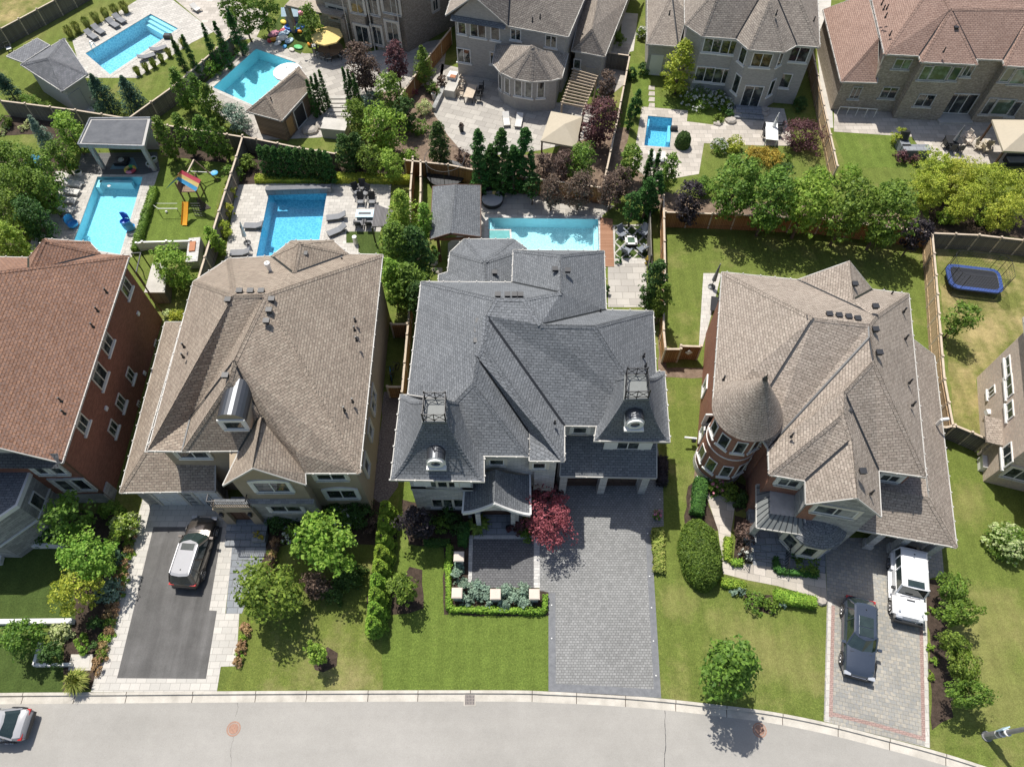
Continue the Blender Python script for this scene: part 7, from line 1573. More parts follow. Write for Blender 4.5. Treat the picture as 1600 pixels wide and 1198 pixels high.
q = [P(581, 354, z), P(602, 353, z), P(616, 330, z), P(586, 318.5, z)]
part(MB().prism([(p.x, p.y) for p in q], z - .1, z), 'slatted_top', M['slat_grey'] if 'slat_grey' in M else M['fence_grey'], t)
for p in q: part(MB().box((p.x, p.y, z / 2 - .05), (.12, .12, z - .1)), 'post', M['dark_metal'], t)
t = thing('pool_water_wall', P(465, 292), 'low dark stone wall at the head of the deep blue pool', 'wall')
a, b = P(415, 295, .6), P(517, 292, .6); part(MB().beam(Vector((a.x, a.y, .3)), Vector((b.x, b.y, .3)), .45, .6), 'wall', M['slate_path'], t); part(MB().beam(Vector((a.x, a.y, .64)), Vector((b.x, b.y, .64)), .55, .08), 'cap', M['paver_border'], t)
c = P(523, 196, 1.0); t = thing('storage_shed', Vector((c.x, c.y, 0)), 'low grey storage shed with a pale lid beside the stone stairs', 'shed')
lpart(MB().box((0, 0, .55), (2.4, 1.6, 1.1), R(-8)), 'box', M['stucco_grey'], t); lpart(MB().box((0, -.42, 1.14), (2.5, .84, .07), R(-8)).box((0, .42, 1.14), (2.5, .82, .07), R(-8)), 'lid', M['concrete'], t)
t = thing('garden_stairs', P(525, 170), 'pale stone garden stairs between the cabana cedars and the silvery tree', 'stairs')
for k in range(5): a = P(517 + k * 1, 180 - k * 6); part(MB().box((a.x + .7, a.y, .05 + .05 * k), (2.0, .5, .14)), 'step', M['concrete'], t)
for x, y, r, lab in ((484, 205, .9, 'large flat boulder in front of the cabana door'), (502, 197, .7, 'smaller flat boulder next to the grey storage shed'), (1150, 178, .6, 'pale boulder left of the glazed door steps'), (1142, 190, .7, 'pale boulder group at the corner of the sunken lawn'), (1122, 194, .45, 'small pale boulder beside the sunken lawn'), (1192, 172, .6, 'pale boulder right of the glazed door steps'), (1194, 180, .5, 'second pale boulder right of the glazed door steps'), (678, 412, .45, 'pinkish boulder near the pavilion post'), (683, 424, .5, 'pinkish boulder at the grey roof corner')):
 c = P(x, y); g = random.Random(x); mb = MB(); n = 9; ks = [g.uniform(.75, 1.2) for _ in range(n)]
 vs = [Vector((r * k_ * math.cos(6.283 * i / n) * s, r * .75 * k_ * math.sin(6.283 * i / n) * s, zz)) for s, zz in ((1, 0), (1.0, r * .3), (.7, r * .5), (.15, r * .55)) for i, k_ in enumerate(ks)]
 mb.add(vs, [[a * n + i, a * n + (i + 1) % n, (a + 1) * n + (i + 1) % n, (a + 1) * n + i] for a in range(3) for i in range(n)] + [[3 * n + i for i in range(n)]])
 o = mb.build('boulder', M['boulder']); o.location = c; tag(o, lab, 'boulder')
# ---------------- vehicles ----------------
def lin(xs, ys, x):
 return float(np.interp(x, xs, ys))
def car(loc, head, L, W, Hh, prof, green, name, label, cat, paint, roofm, boxy=False, wr=.37, wb=None, sunroof=None, rails=False, rack=False, glassm='car_glass', rear_spare=False):
 t = thing(name, Vector((loc[0], loc[1], 0)), label, cat, rz=head)
 belt = green[4]; N = 34; mb = MB(); rings = []
 ys = [p[0] * L for p in prof]; zs = [p[1] for p in prof]; ws = [p[2] for p in prof]
 yy = np.linspace(-L / 2, L / 2, N)
 for y in yy:
  zt = lin(ys, zs, y); hw = W / 2 * lin(ys, ws, y); e_ = abs(y) / (L / 2); zb = .24 + .12 * max(0, (e_ - .8) / .2)
  sh = .03 if boxy else .09
  zm = zb + (zt - zb) * .55
  rings.append([(-hw * .9, zb), (-hw, zb + .12), (-hw, zm), (-hw * (1 - sh * .7), zt - .1), (-hw * (1 - sh * 1.5), zt - .02), (-hw * .5, zt + (.015 if boxy else .04)), (0, zt + (.02 if boxy else .055)), (hw * .5, zt + (.015 if boxy else .04)), (hw * (1 - sh * 1.5), zt - .02), (hw * (1 - sh * .7), zt - .1), (hw, zm), (hw, zb + .12), (hw * .9, zb)])
 n = len(rings[0]); vs = [(x, y, z) for y, r in zip(yy, rings) for x, z in r]; fs = []
 for i in range(N - 1):
  for k in range(n): a = i * n + k; b = i * n + (k + 1) % n; fs.append([a, b, b + n, a + n])
 fs += [list(range(n)), list(range((N - 1) * n, N * n))[::-1]]
 mb.add(vs, fs); body = lpart(mb, 'body', M[paint], t, smooth=True)
 bm = bmesh.new(); bm.from_mesh(body.data); bmesh.ops.recalc_face_normals(bm, faces=bm.faces); bm.to_mesh(body.data); bm.free()
 bv = body.modifiers.new('edge', 'EDGE_SPLIT'); bv.split_angle = R(38)
 y0, y1, y2, y3, _ = green; y0, y1, y2, y3 = [v * L for v in (y0, y1, y2, y3)]
 hb = W / 2 * .90; hr = W / 2 * (.86 if boxy else .70); zr = Hh - .06
 def ring(f):
  ya, yb = y0 + (y1 - y0) * f, y3 + (y2 - y3) * f; w_ = hb + (hr - hb) * f; z = belt - .06 + (zr - belt + .06) * f
  c = .12 if not boxy else .03
  return [Vector((x, y, z)) for x, y in ((-w_, ya + c), (-w_ + c * 1.5, ya), (0, ya - c * .5), (w_ - c * 1.5, ya), (w_, ya + c), (w_, yb - c * 2), (w_ - c * 2, yb - c * .3), (0, yb + c * .8), (-w_ + c * 2, yb - c * .3), (-w_, yb - c * 2))]
 g = MB(); r0, r1 = ring(0), ring(1); g.add(r0 + r1, [[i, (i + 1) % 10, 10 + (i + 1) % 10, 10 + i] for i in range(10)]); lpart(g, 'window_glass', M[glassm], t)
 rf = MB(); ro = [v + Vector((0, 0, .0)) for v in r1]; ce = Vector((0, (y1 + y2) / 2, zr))
 ro = [ce + (v - ce) * 1.02 for v in ro]; ri = [ce + (v - ce) * .86 + Vector((0, 0, .06)) for v in ro]
 rf.add(ro + ri, [[i, (i + 1) % 10, 10 + (i + 1) % 10, 10 + i] for i in range(10)] + [list(range(10, 20))]); rf.add([v - Vector((0, 0, .05)) for v in ro] + ro, [[i, (i + 1) % 10, 10 + (i + 1) % 10, 10 + i] for i in range(10)])
 lpart(rf, 'roof', M[roofm], t)
 for a, b in ((4, 5), (0, 9)):
  for i in (a, b): lpart(MB().beam(r0[i], r1[i], .09 if not boxy else .12, .07), 'pillar', M[paint], t)
  m0, m1 = (r0[a] + r0[b]) / 2, (r1[a] + r1[b]) / 2; lpart(MB().beam(m0, m1, .07, .09), 'pillar', M[paint], t)
  q0_, q1_ = r0[a].lerp(r0[b], .78 if False else .22), r1[a].lerp(r1[b], .2); lpart(MB().beam(q0_, q1_, .08, .09), 'pillar', M[paint], t)
 if sunroof:
  for (a, b) in sunroof:
   lpart(MB().box((0, (a + b) / 2 * L, zr + .075), (hr * 1.25, (b - a) * L, .02)), 'sunroof', M['car_glass'], t)
 if rails:
  for s in (-1, 1): lpart(MB().beam((s * hr * .93, y1 + .1, zr + .1), (s * hr * .93, y2 - .2, zr + .1), .05), 'roof_rail', M['chrome'], t)
 lpart(MB().lathe([(0, .09), (.03, .03), (.05, 0)], (0, y1 + .35, zr + .06), 8), 'antenna', M['black'], t)
 wbh = (wb or L * .6) / 2; off = .04 * L * 0
 for sx in (-1, 1):
  for sy in (-1, 1):
   c = Vector((sx * (W / 2 - .11), sy * wbh, wr)); w_ = MB()
   w_.tube(c - Vector((.13, 0, 0)), c + Vector((.13, 0, 0)), wr, n=20); ty = lpart(w_, 'wheel', M['tyre'], t)
   r_ = MB(); o_ = c + Vector((sx * .14, 0, 0)); r_.tube(c + Vector((sx * .1, 0, 0)), o_, wr * .22, n=10)
   for k in range(5):
    an = k * 2 * math.pi / 5; p = o_ + Vector((0, math.cos(an), math.sin(an))) * wr * .62; r_.beam(o_, p, .09, .03)
   ri_ = [o_ + Vector((0, math.cos(a), math.sin(a))) * wr * .66 for a in np.linspace(0, 2 * math.pi, 17)[:-1]]
   for k in range(16): r_.beam(ri_[k], ri_[(k + 1) % 16], .04, .04)
   r2 = lpart(r_, 'rim', M['chrome'], t); r2.parent = ty
   ar = MB()
   for k in range(9):
    a0 = math.pi * k / 9; a1 = math.pi * (k + 1) / 9; R_ = wr + .07
    q = [Vector((sx * (W / 2 + .012), c.y + math.cos(a) * R_, wr + math.sin(a) * R_)) for a in (a0, a1)]
    ar.beam(q[0], q[1], .05, .06)
   lpart(ar, 'wheel_arch', M['black' if not boxy else paint], t)
 fy, ry = L / 2, -L / 2; zf = lin(ys, zs, fy * .9); zrr = lin(ys, zs, ry * .95)
 for s in (-1, 1):
  lpart(MB().box((s * W * .36, fy - .12, zf - .12), (W * .2, .22, .14)), 'headlight', M['lamp_glass'], t)
  lpart(MB().box((s * W * .36, ry + .17, zrr - .13), (W * .2, .2, .12)), 'taillight', M['tail_red'], t)
  m_ = MB().box((s * (W / 2 + .1), y3 - .35, belt + .02), (.24, .16, .16)); lpart(m_, 'wing_mirror', M[paint if not boxy else 'black'], t)
 lpart(MB().box((0, fy - .03, .45), (W * .8, .12, .3)), 'front_bumper', M['black'], t); lpart(MB().box((0, ry + .04, .45), (W * .8, .14, .3)), 'rear_bumper', M['black'], t)
 lpart(MB().box((0, fy - .06, zf - .28), (W * .42, .1, .2)), 'grille', M['chrome'], t)
 lpart(MB().beam((-hb * .7, y3 + .06, belt + .03), (hb * .1, y3 + .1, belt + .03), .03).beam((0, y3 + .06, belt + .03), (hb * .75, y3 + .1, belt + .03), .03), 'wipers', M['black'], t)
 return t
M['car_glass'] = plain('car_glass', (.025, .04, .035), .03, var=.3, nscale=2, spec=1., coat=.6)
M['tyre'] = plain('tyre', (.03, .03, .03), .8); M['chrome'] = plain('chrome', (.62, .62, .63), .22, .9, .04); M['lamp_glass'] = plain('lamp_glass', (.55, .57, .6), .1, .3, .04)
M['tail_red'] = plain('tail_red', (.45, .015, .015), .2, var=.05)
M['paint_brown'] = plain('dark_metallic_paint', (.085, .072, .062), .22, .5, .03, coat=1.); M['paint_blue'] = plain('blue_black_paint', (.06, .075, .105), .2, .3, .03, coat=1.)
M['paint_white'] = plain('white_paint', (.80, .80, .80), .3, 0, .02, coat=1.); M['paint_silver'] = plain('silver_paint', (.38, .38, .39), .2, 0, .03, coat=.2)
SUV = [(-.5, .78, .80), (-.485, .98, .88), (-.44, 1.06, .95), (-.3, 1.08, 1.0), (.0, 1.06, 1.0), (.2, 1.03, .985), (.28, 1.0, .97), (.4, .93, .95), (.46, .82, .88), (.485, .7, .80), (.5, .55, .66)]
car((-21.3, 15.7), R(-4), 4.9, 1.93, 1.78, SUV, (-.47, -.40, .06, .24, 1.04), 'parked_car', 'dark sport utility car with a silver roof parked on the asphalt driveway', 'car', 'paint_brown', 'paint_silver', sunroof=[(-.06, .03)], rails=True, wb=2.95)
car((21.85, 10.15), R(180) - R(15), 5.0, 1.97, 1.75, SUV, (-.47, -.36, .07, .2, 1.02), 'parked_car', 'blue-black sport utility car with a long dark sunroof on the paver driveway', 'car', 'paint_blue', 'paint_blue', sunroof=[(-.2, -.07), (-.06, .045)], rails=False, wb=3.05)
BOX = [(-.5, 1.12, .93), (-.49, 1.16, .97), (-.3, 1.18, .98), (.14, 1.18, .98), (.2, 1.14, .90), (.3, 1.12, .87), (.44, 1.09, .84), (.485, 1.05, .82), (.5, .8, .8)]
gw_ = car((25.75, 13.3), R(180) - R(14), 4.55, 1.90, 1.98, BOX, (-.485, -.47, .10, .17, 1.14), 'parked_car', 'boxy white off-road car half under the shade of the garage roof', 'car', 'paint_white', 'paint_white', boxy=True, wr=.39, wb=2.9, sunroof=[(.0, .09)])
for s in (-1, 1):
 for y in (-1.45, 1.45): lpart(MB().box((s * .93, y, .92), (.24, 1.15, .1)), 'fender_flare', M['paint_white'], gw_)
 lpart(MB().box((s * .97, 0, .42), (.14, 1.8, .1)), 'side_step', M['paint_white'], gw_)
 lpart(MB().box((0, -2.42, 1.15), (.72, .2, .72)), 'spare_wheel_cover', M['paint_white'], gw_)
lpart(MB().box((0, 2.33, .62), (1.7, .2, .3)), 'bumper_bar', M['dark_metal'], gw_); lpart(MB().box((0, 1.05, 1.19), (.5, .07, .03)), 'hood_vent', M['black'], gw_)
for s in (-1, 1): lpart(MB().tube((s * .7, 1.85, 1.12), (s * .7, 1.85, 1.22), .07, n=8), 'indicator', M['lamp_glass'], gw_)
SED = [(-.5, .66, .80), (-.48, .88, .88), (-.42, .97, .93), (-.3, .97, .98), (.0, .97, 1.0), (.22, .93, .98), (.4, .82, .94), (.46, .74, .88), (.5, .5, .7)]
car((-31.0, 5.15), R(90), 4.75, 1.86, 1.52, SED, (-.41, -.27, .06, .22, .95), 'parked_car', 'silver car at the kerb, cut by the left edge of the picture', 'car', 'paint_silver', 'paint_silver', sunroof=None, wb=2.8)
# ---------------- lamp post ----------------
c = P(1541, 1150); t = thing('street_lamp', c, 'grey street lamp post on the verge at the lower right', 'street lamp')
mb = MB(); mb.tube((0, 0, 0), (0, 0, 9), .15, .08, 12); lpart(mb, 'pole', M['lamp_grey'], t); mb = MB(); mb.tube((0, 0, 0), (0, 0, 1.5), .22, .2, 12); mb.tube((0, 0, 0), (0, 0, .1), .3, n=12); lpart(mb, 'base', M['lamp_grey'], t)
for z in (1.2, 1.6, 2.1): lpart(MB().tube((0, 0, z), (0, 0, z + .09), .21, n=12), 'band', M['white'], t)
lpart(MB().beam((0, 0, 8.8), (-.8, -1.6, 9.2), .08).box((-.9, -1.8, 9.2), (.35, .8, .14), R(-25)), 'lamp_head', M['lamp_grey'], t)
lpart(MB().box((-.05, .2, 1.9), (.5, .06, .7), R(20)), 'notice_plate', M['pale_blue'], t)
# ---------------- garden furniture ----------------
def lounger(px, py, head, lab, mat='grey_cushion', frame='dark_metal', group=None, L=1.9, back=.55, z0=0, cushion=None):
 c = P(px, py, .35); t = thing('sun_lounger', Vector((c.x, c.y, z0)), lab, 'sun lounger', group, rz=head)
 lpart(MB().box((0, -.3, .3), (.66, L - .62, .1)), 'seat', M[mat], t)
 lpart(MB().box((0, L / 2 - .42, .46), (.66, .68, .09), 0, tilt=('X', back * .8)), 'backrest', M[cushion or mat], t)
 f = MB()
 for s in (-1, 1): f.beam((s * .33, -L / 2, .25), (s * .33, L / 2 - .3, .25), .05)
 lpart(f, 'frame', M[frame], t)
 for sx in (-1, 1):
  for sy in (-.78, .5): lpart(MB().box((sx * .3, sy, .125), (.05, .05, .25)), 'leg', M[frame], t)
 return t
for k, (x, y) in enumerate(((142, 54), (153, 46), (176, 36), (186, 29))): lounger(x, y, R(50), ('grey sun lounger nearest the pool ladder, first of the row of four', 'grey sun lounger, second of the row of four on the pale deck', 'grey sun lounger, third of the row of four on the pale deck', 'grey sun lounger farthest along the row of four')[k], group='grey loungers by the long blue pool')
lounger(228, 88, R(120), 'grey lounger across the long pool, nearer the grasses'); lounger(247, 76, R(120), 'second grey lounger across the long pool')
for k, (x, y) in enumerate(((113, 286), (108, 298), (103, 311), (99, 326))): lounger(x, y, R(80), ('white sun lounger nearest the pavilion, first of four', 'white sun lounger, second of four beside the turquoise pool', 'white sun lounger, third of four beside the turquoise pool', 'white sun lounger at the bottom of the row of four')[k], 'pale_cushion', 'white', 'white loungers by the turquoise pool')
lounger(397, 352, R(-92), 'grey slatted lounger at the left side of the deep blue pool'); lounger(376, 394, R(-88), 'striped grey deck lounger by the taupe roof corner')
lounger(526, 338, R(-80), 'grey slatted lounger right of the deep blue pool, upper one'); lounger(527, 359, R(-58), 'grey slatted lounger right of the deep blue pool, lower tilted one')
lounger(791, 186, R(5), 'pale lounger on the terrace, left of the pair', 'pale_cushion', 'dark_metal'); lounger(811, 188, R(-8), 'pale lounger on the terrace, right of the pair', 'pale_cushion', 'dark_metal')
lounger(1020, 246, R(180), 'white lounger below the plunge pool, left one', 'pale_cushion', 'white', cushion='grey_cushion'); lounger(1036, 247, R(180), 'white lounger below the plunge pool, right one', 'pale_cushion', 'white', cushion='grey_cushion')
lounger(305, 12, R(50), 'white cushioned chair at the top edge of the patio', 'pale_cushion', 'dark_metal', L=1.3)
def umbrella(px, py, z, r, lab, mat, n=8, tilt=(0, 0), closed=False, name='parasol'):
 c = P(px, py, z); t = thing(name, Vector((c.x, c.y, 0)), lab, 'umbrella')
 if closed:
  lpart(MB().tube((0, 0, .9), (.1, .15, z + .3), .2, .04, 8), 'canopy', M[mat], t)
 else:
  mb = MB(); rim = [Vector((r * math.cos(6.2832 * k / n), r * math.sin(6.2832 * k / n), z - .35)) for k in range(n)]; ap = Vector((0, 0, z + .12))
  for k in range(n): a, b = rim[k], rim[(k + 1) % n]; mb.quad(a, b, ap); m_ = Vector((0, 0, -.14)); mb.quad(a + m_, b + m_, b, a)
  lpart(mb, 'canopy', M[mat], t)
  rb = MB()
  for k in range(n): rb.beam(rim[k] - Vector((0, 0, .03)), ap - Vector((0, 0, .06)), .03)
  lpart(rb, 'ribs', M['dark_metal'], t)
  lpart(MB().tube((0, 0, z + .1), (0, 0, z + .3), .03, n=6), 'finial', M['dark_metal'], t)
 lpart(MB().tube((0, 0, 0), (0, 0, z - .1), .035, n=8), 'pole', M['dark_metal'], t); lpart(MB().lathe([(.32, 0), (.32, .08), (.06, .14)], n=14), 'base', M['dark_metal'], t)
 return t
umbrella(509, 51, 2.6, 1.72, 'open yellow octagonal umbrella over the round table', 'yellow_canvas'); umbrella(448, 107, 2.4, 1.5, 'white round parasol beside the cabana roof', 'white_canvas', 14)
umbrella(374, 352, 2.2, .4, 'folded pale parasol by the yellow-green bushes', 'white_canvas', closed=True); umbrella(1215, 182, 2.0, .3, 'folded white parasol above the covered table', 'white_canvas', closed=True)
umbrella(1504, 202, 2.2, .3, 'folded grey parasol over the black table', 'grey_cushion', closed=True); umbrella(1123, 418, 2.5, .4, 'folded grey parasol at the corner of the turreted house', 'grey_cushion', closed=True)
def chair(px, py, head, lab, mat='black', seat=None, group=None, adir=False, name='garden_chair'):
 c = P(px, py, .4); t = thing(name, Vector((c.x, c.y, 0)), lab, 'chair', group, rz=head)
 if adir:
  lpart(MB().box((0, -.05, .34), (.62, .6, .06), 0, tilt=('X', R(-8))), 'seat', M[seat or mat], t); lpart(MB().box((0, .32, .68), (.6, .07, .8), 0, tilt=('X', R(-24))), 'backrest', M[mat], t)
  for s in (-1, 1): lpart(MB().box((s * .38, 0, .52), (.14, .75, .05)), 'armrest', M[mat], t)
 else:
  lpart(MB().box((0, 0, .44), (.5, .5, .07)), 'seat', M[seat or mat], t); lpart(MB().box((0, .25, .75), (.5, .06, .55)), 'backrest', M[mat], t)
  for s in (-1, 1): lpart(MB().box((s * .27, 0, .65), (.05, .5, .04)), 'armrest', M[mat], t)
 for sx in (-1, 1):
  for sy in (-1, 1): lpart(MB().box((sx * .23, sy * .22, .2), (.05, .05, .4)), 'leg', M[mat], t)
 return t
def table(px, py, w_, d_, head, lab, top='wood', legs='dark_metal', h_=.74, name='garden_table', rnd_=False):
 c = P(px, py, h_); t = thing(name, Vector((c.x, c.y, 0)), lab, 'table', rz=head)
 if rnd_: lpart(MB().lathe([(w_ / 2, h_ - .06), (w_ / 2, h_), (0, h_)], n=24), 'tabletop', M[top], t); lpart(MB().tube((0, 0, 0), (0, 0, h_ - .05), .07).lathe([(.3, 0), (.3, .05), (.05, .08)], n=12), 'pedestal', M[legs], t)
 else:
  lpart(MB().box((0, 0, h_ - .03), (w_, d_, .06)), 'tabletop', M[top], t)
  for sx in (-1, 1):
   for sy in (-1, 1): lpart(MB().box((sx * (w_ / 2 - .08), sy * (d_ / 2 - .08), (h_ - .06) / 2), (.08, .08, h_ - .06)), 'leg', M[legs], t)
 return t
table(516, 76, 2.7, 2.7, 0, 'large round wooden table beside the yellow umbrella', 'wood_brown', rnd_=True)
for k, (x, y, a) in enumerate(((490, 72, 100), (495, 84, 140), (505, 88, 165), (514, 90, 185), (533, 86, 230), (543, 80, 260), (508, 66, 20), (519, 68, -20))): chair(x, y, R(a + 0), ('white cushioned chair at the left of the round wooden table', 'white cushioned chair, lower left of the round wooden table', 'white cushioned chair, bottom left of the round wooden table', 'white cushioned chair, bottom right of the round wooden table', 'white folding chair right of the round wooden table', 'second white chair right of the round wooden table', 'tan chair under the yellow umbrella edge', 'second tan chair under the yellow umbrella edge')[k], 'black' if k < 6 else 'wood', 'white_canvas' if k < 6 else 'canvas')
table(735, 142, 1.0, 2.2, R(-12), 'long pale wooden dining table on the grey terrace', 'wood')
for k, (x, y, a) in enumerate(((721, 135, 80), (720, 146, 80), (723, 127, 70), (750, 145, -95), (747, 154, -95), (752, 136, -95))): chair(x, y, R(a), ('pale chair left of the terrace dining table, middle', 'pale chair left of the terrace dining table, lower', 'pale chair at the upper left of the terrace dining table', 'dark chair right of the terrace dining table, middle', 'dark chair right of the terrace dining table, lower', 'dark chair right of the terrace dining table, upper')[k], 'wood' if k < 3 else 'dark_metal')
table(1491, 218, 1.4, 1.2, R(-5), 'square black table under the folded grey parasol', 'black')
for k, (x, y, a) in enumerate(((1478, 226, 100), (1487, 232, 180), (1500, 233, 180), (1514, 220, -90), (1511, 212, -70))): chair(x, y, R(a), ('dark chair left of the square black table', 'dark chair in front of the square black table', 'second dark chair in front of the square black table', 'pale chair right of the square black table', 'second pale chair right of the square black table')[k], 'dark_metal' if k < 3 else 'stone_cap')
for k, (x, y) in enumerate(((1530, 228), (1540, 232), (1545, 224))): chair(x, y, R(40 + 60 * k), ('tan garden chair beside the canvas gazebo post', 'tan garden chair nearest the terrace edge', 'tan garden chair right by the gazebo corner')[k], 'canvas', adir=True)
table(1206, 205, 2.6, 1.2, R(80), 'table under a white cover by the purple bush', 'white_canvas', 'white_canvas', .8)
for k, (x, y) in enumerate(((1196, 212), (1197, 200), (1216, 208), (1219, 198))): chair(x, y, R(90 if k < 2 else -90), ('dark chair left of the covered table, lower', 'dark chair left of the covered table, upper', 'black chair right of the covered table, lower', 'black chair right of the covered table, upper')[k], 'black')
for k, (x, y, a) in enumerate(((563, 313, 0), (581, 313, 0), (560, 349, 180), (577, 349, 180), (557, 298, 30), (571, 300, -30), (566, 293, 0))): chair(x, y, R(a), ('black high backed chair behind the blue-grey fire table, left', 'black high backed chair behind the blue-grey fire table, right', 'black chair in front of the fire table, left', 'black chair in front of the fire table, right', 'dark chair of the upper seating group, left', 'dark chair of the upper seating group, right', 'dark chair at the top of the upper seating group')[k], 'black', 'grey_cushion', adir=True)
c = P(570, 334, .6); t = thing('fire_table', Vector((c.x, c.y, 0)), 'blue-grey rectangular fire table between the black chairs', 'fire table'); lpart(MB().box((0, 0, .3), (1.45, .8, .6)), 'base', M['steel_blue'] if 'steel_blue' in M else M['slate_path'], t); lpart(MB().box((0, 0, .62), (1.6, .95, .06)), 'rim', M['pale_blue'], t); lpart(MB().box((0, 0, .66), (1.1, .25, .03)), 'burner', M['dark_metal'], t)
c = P(986, 376, .4); t = thing('fire_pit', Vector((c.x, c.y, 0)), 'square white fire pit in the middle of the patterned patio', 'fire pit'); lpart(MB().box((0, 0, .22), (.9, .9, .44)), 'base', M['dark_metal'], t)
m_ = MB()
for a, b in (((-.5, -.42), (.5, -.42)), ((-.5, .42), (.5, .42)), ((-.42, -.5), (-.42, .5)), ((.42, -.5), (.42, .5))): m_.beam((*a, .46), (*b, .46), .2, .06)
lpart(m_, 'rim', M['white'], t); lpart(MB().box((0, 0, .44), (.62, .62, .04)), 'fire_glass', M['glass_green'], t)
for k, (x, y, a) in enumerate(((972, 364, 35), (1005, 362, -35), (978, 391, 145), (1004, 389, -145))): chair(x, y, R(a), ('grey adirondack chair, upper left of the fire pit', 'grey adirondack chair, upper right of the fire pit', 'dark adirondack chair, lower left of the fire pit', 'dark adirondack chair, lower right of the fire pit')[k], 'adir_grey' if 'adir_grey' in M else 'grey_cushion', adir=True)
q = [P(*p) for p in ((960, 353), (1014, 352), (1017, 404), (960, 405))]
def bil(u, v): return q[3].lerp(q[2], u).lerp(q[0].lerp(q[1], u), v)
mb = MB()
for cu, cv, s in [(u / 6, v / 6, .135) for u in range(7) for v in range(7) if (u + v) % 2 == 0]:
 pts = [(cu - s, cv), (cu, cv - s), (cu + s, cv), (cu, cv + s)]
 cl = [(min(max(a, .02), .98), min(max(b, .02), .98)) for a, b in pts]
 mb.quad(*[bil(a, b) + Vector((0, 0, .018)) for a, b in cl])
struct(mb.build('artificial_turf', M['turf']))
c = P(769, 310, .5); t = thing('round_daybed', Vector((c.x, c.y, 0)), 'round dark wicker daybed with a grey cushion and pillows', 'daybed')
lpart(MB().lathe([(.95, .05), (1.02, .42), (1.02, .5)], n=28), 'base', M['dark_metal'], t); lpart(MB().lathe([(.97, .3), (.97, .5), (0, .54)], n=28), 'cushion', M['cush_light'] if 'cush_light' in M else M['pale_cushion'], t)
lpart(MB().lathe([(1.0, .45), (1.04, 1.0), (.96, 1.0), (.92, .45)], n=16, a0=R(20), a1=R(160)), 'backrest', M['dark_metal'], t)
for k, (x, m_) in enumerate(((-.5, 'slate_path'), (-.15, 'grey_cushion'), (.2, 'yellow_canvas'), (.5, 'grey_cushion'))): lpart(MB().box((x, .55, .68), (.34, .16, .34), 0, tilt=('X', .3)), 'pillow', M[m_], t)
c = P(707, 125, 1.0); t = thing('barbecue', Vector((c.x, c.y, 0)), 'covered white and grey barbecue island at the wall of the terrace house', 'barbecue'); lpart(MB().box((0, -.6, .45), (1.1, 2.2, .9), R(-15)), 'counter', M['concrete'], t); lpart(MB().box((0, .6, 1.0), (.9, 1.0, .5), R(-15)), 'hood', M['white'], t); lpart(MB().box((.05, .2, 1.28), (.6, .5, .05), R(-15)), 'vent_grille', M['terracotta'], t)
c = P(1423, 224, .9); t = thing('barbecue', Vector((c.x, c.y, 0)), 'grey stone barbecue island with a black kettle by the yellow bush', 'barbecue'); lpart(MB().box((.4, -.6, .45), (2.6, .9, .9)).box((-.5, .4, .45), (.9, 1.6, .9)), 'counter', M['slate_path'], t); lpart(MB().tube((-.5, .6, .9), (-.5, .9, 1.6), .42, n=14), 'kettle', M['dark_metal'], t)
for k, x in enumerate((1425, 1437)): c = P(x, 237, .6); t = thing('bar_stool', Vector((c.x, c.y, 0)), ('white round stool at the barbecue island, left', 'white round stool at the barbecue island, right')[k], 'stool'); lpart(MB().lathe([(.2, .62), (.2, .68), (0, .68)], n=12), 'seat', M['white'], t); lpart(MB().tube((0, 0, 0), (0, 0, .62), .03).lathe([(.18, 0), (.18, .03), (0, .04)], n=12), 'stem', M['dark_metal'], t)
t = thing('outdoor_sofa', P(1595, 248), 'dark sofa with pale cushions under the right canvas gazebo', 'sofa'); c = P(1592, 250, .4) - P(1595, 248); c.z = 0; lpart(MB().box(c + Vector((0, 0, .2)), (2.4, .9, .4)).box(c + Vector((0, .42, .55)), (2.4, .15, .5)), 'frame', M['black'], t); lpart(MB().box(c + Vector((0, -.02, .45)), (2.2, .75, .14)), 'cushion', M['grey_cushion'], t)
TP = [P(*p, .85) for p in ((1478, 424), (1566, 446), (1573, 418), (1489, 411))]; c = sum(TP, Vector()) / 4; t = thing('trampoline', Vector((c.x, c.y, 0)), 'blue edged rectangular trampoline with a black safety net', 'trampoline')
TP = [P(1485, 449, .85), P(1570, 459, .85), P(1562, 421, .85), P(1476, 411, .85)]
TP2 = offset_poly([(p.x, p.y) for p in TP], .32); rr_ = []
def rounded(poly, r):
 o = []; n = len(poly)
 for i in range(n):
  a, b, c_ = Vector(poly[i - 1][:2]), Vector(poly[i][:2]), Vector(poly[(i + 1) % n][:2]); p, q_ = b + (a - b).normalized() * r, b + (c_ - b).normalized() * r
  for k in range(5): u = k / 4; o.append(p * (1 - u) ** 2 + b * 2 * u * (1 - u) + q_ * u * u)
 return o
O_, I_ = rounded([(p.x, p.y) for p in TP], .8), rounded(TP2, .55); nP = len(O_)
part(MB().add([(p.x, p.y, .85) for p in O_] + [(p.x, p.y, .87) for p in I_], [[i, (i + 1) % nP, nP + (i + 1) % nP, nP + i] for i in range(nP)]).add([(p.x, p.y, .7) for p in O_] + [(p.x, p.y, .85) for p in O_], [[i, (i + 1) % nP, nP + (i + 1) % nP, nP + i] for i in range(nP)]), 'safety_pad', M['trampoline_blue'], t)
part(MB().add([(p.x, p.y, .84) for p in I_], [list(range(nP))]), 'jumping_mat', M['black'], t)
lg = MB()
for k in range(0, nP, 3): p = O_[k]; lg.tube((p.x, p.y, 0), (p.x, p.y, .8), .03, n=6)
part(lg, 'legs', M['dark_metal'], t)
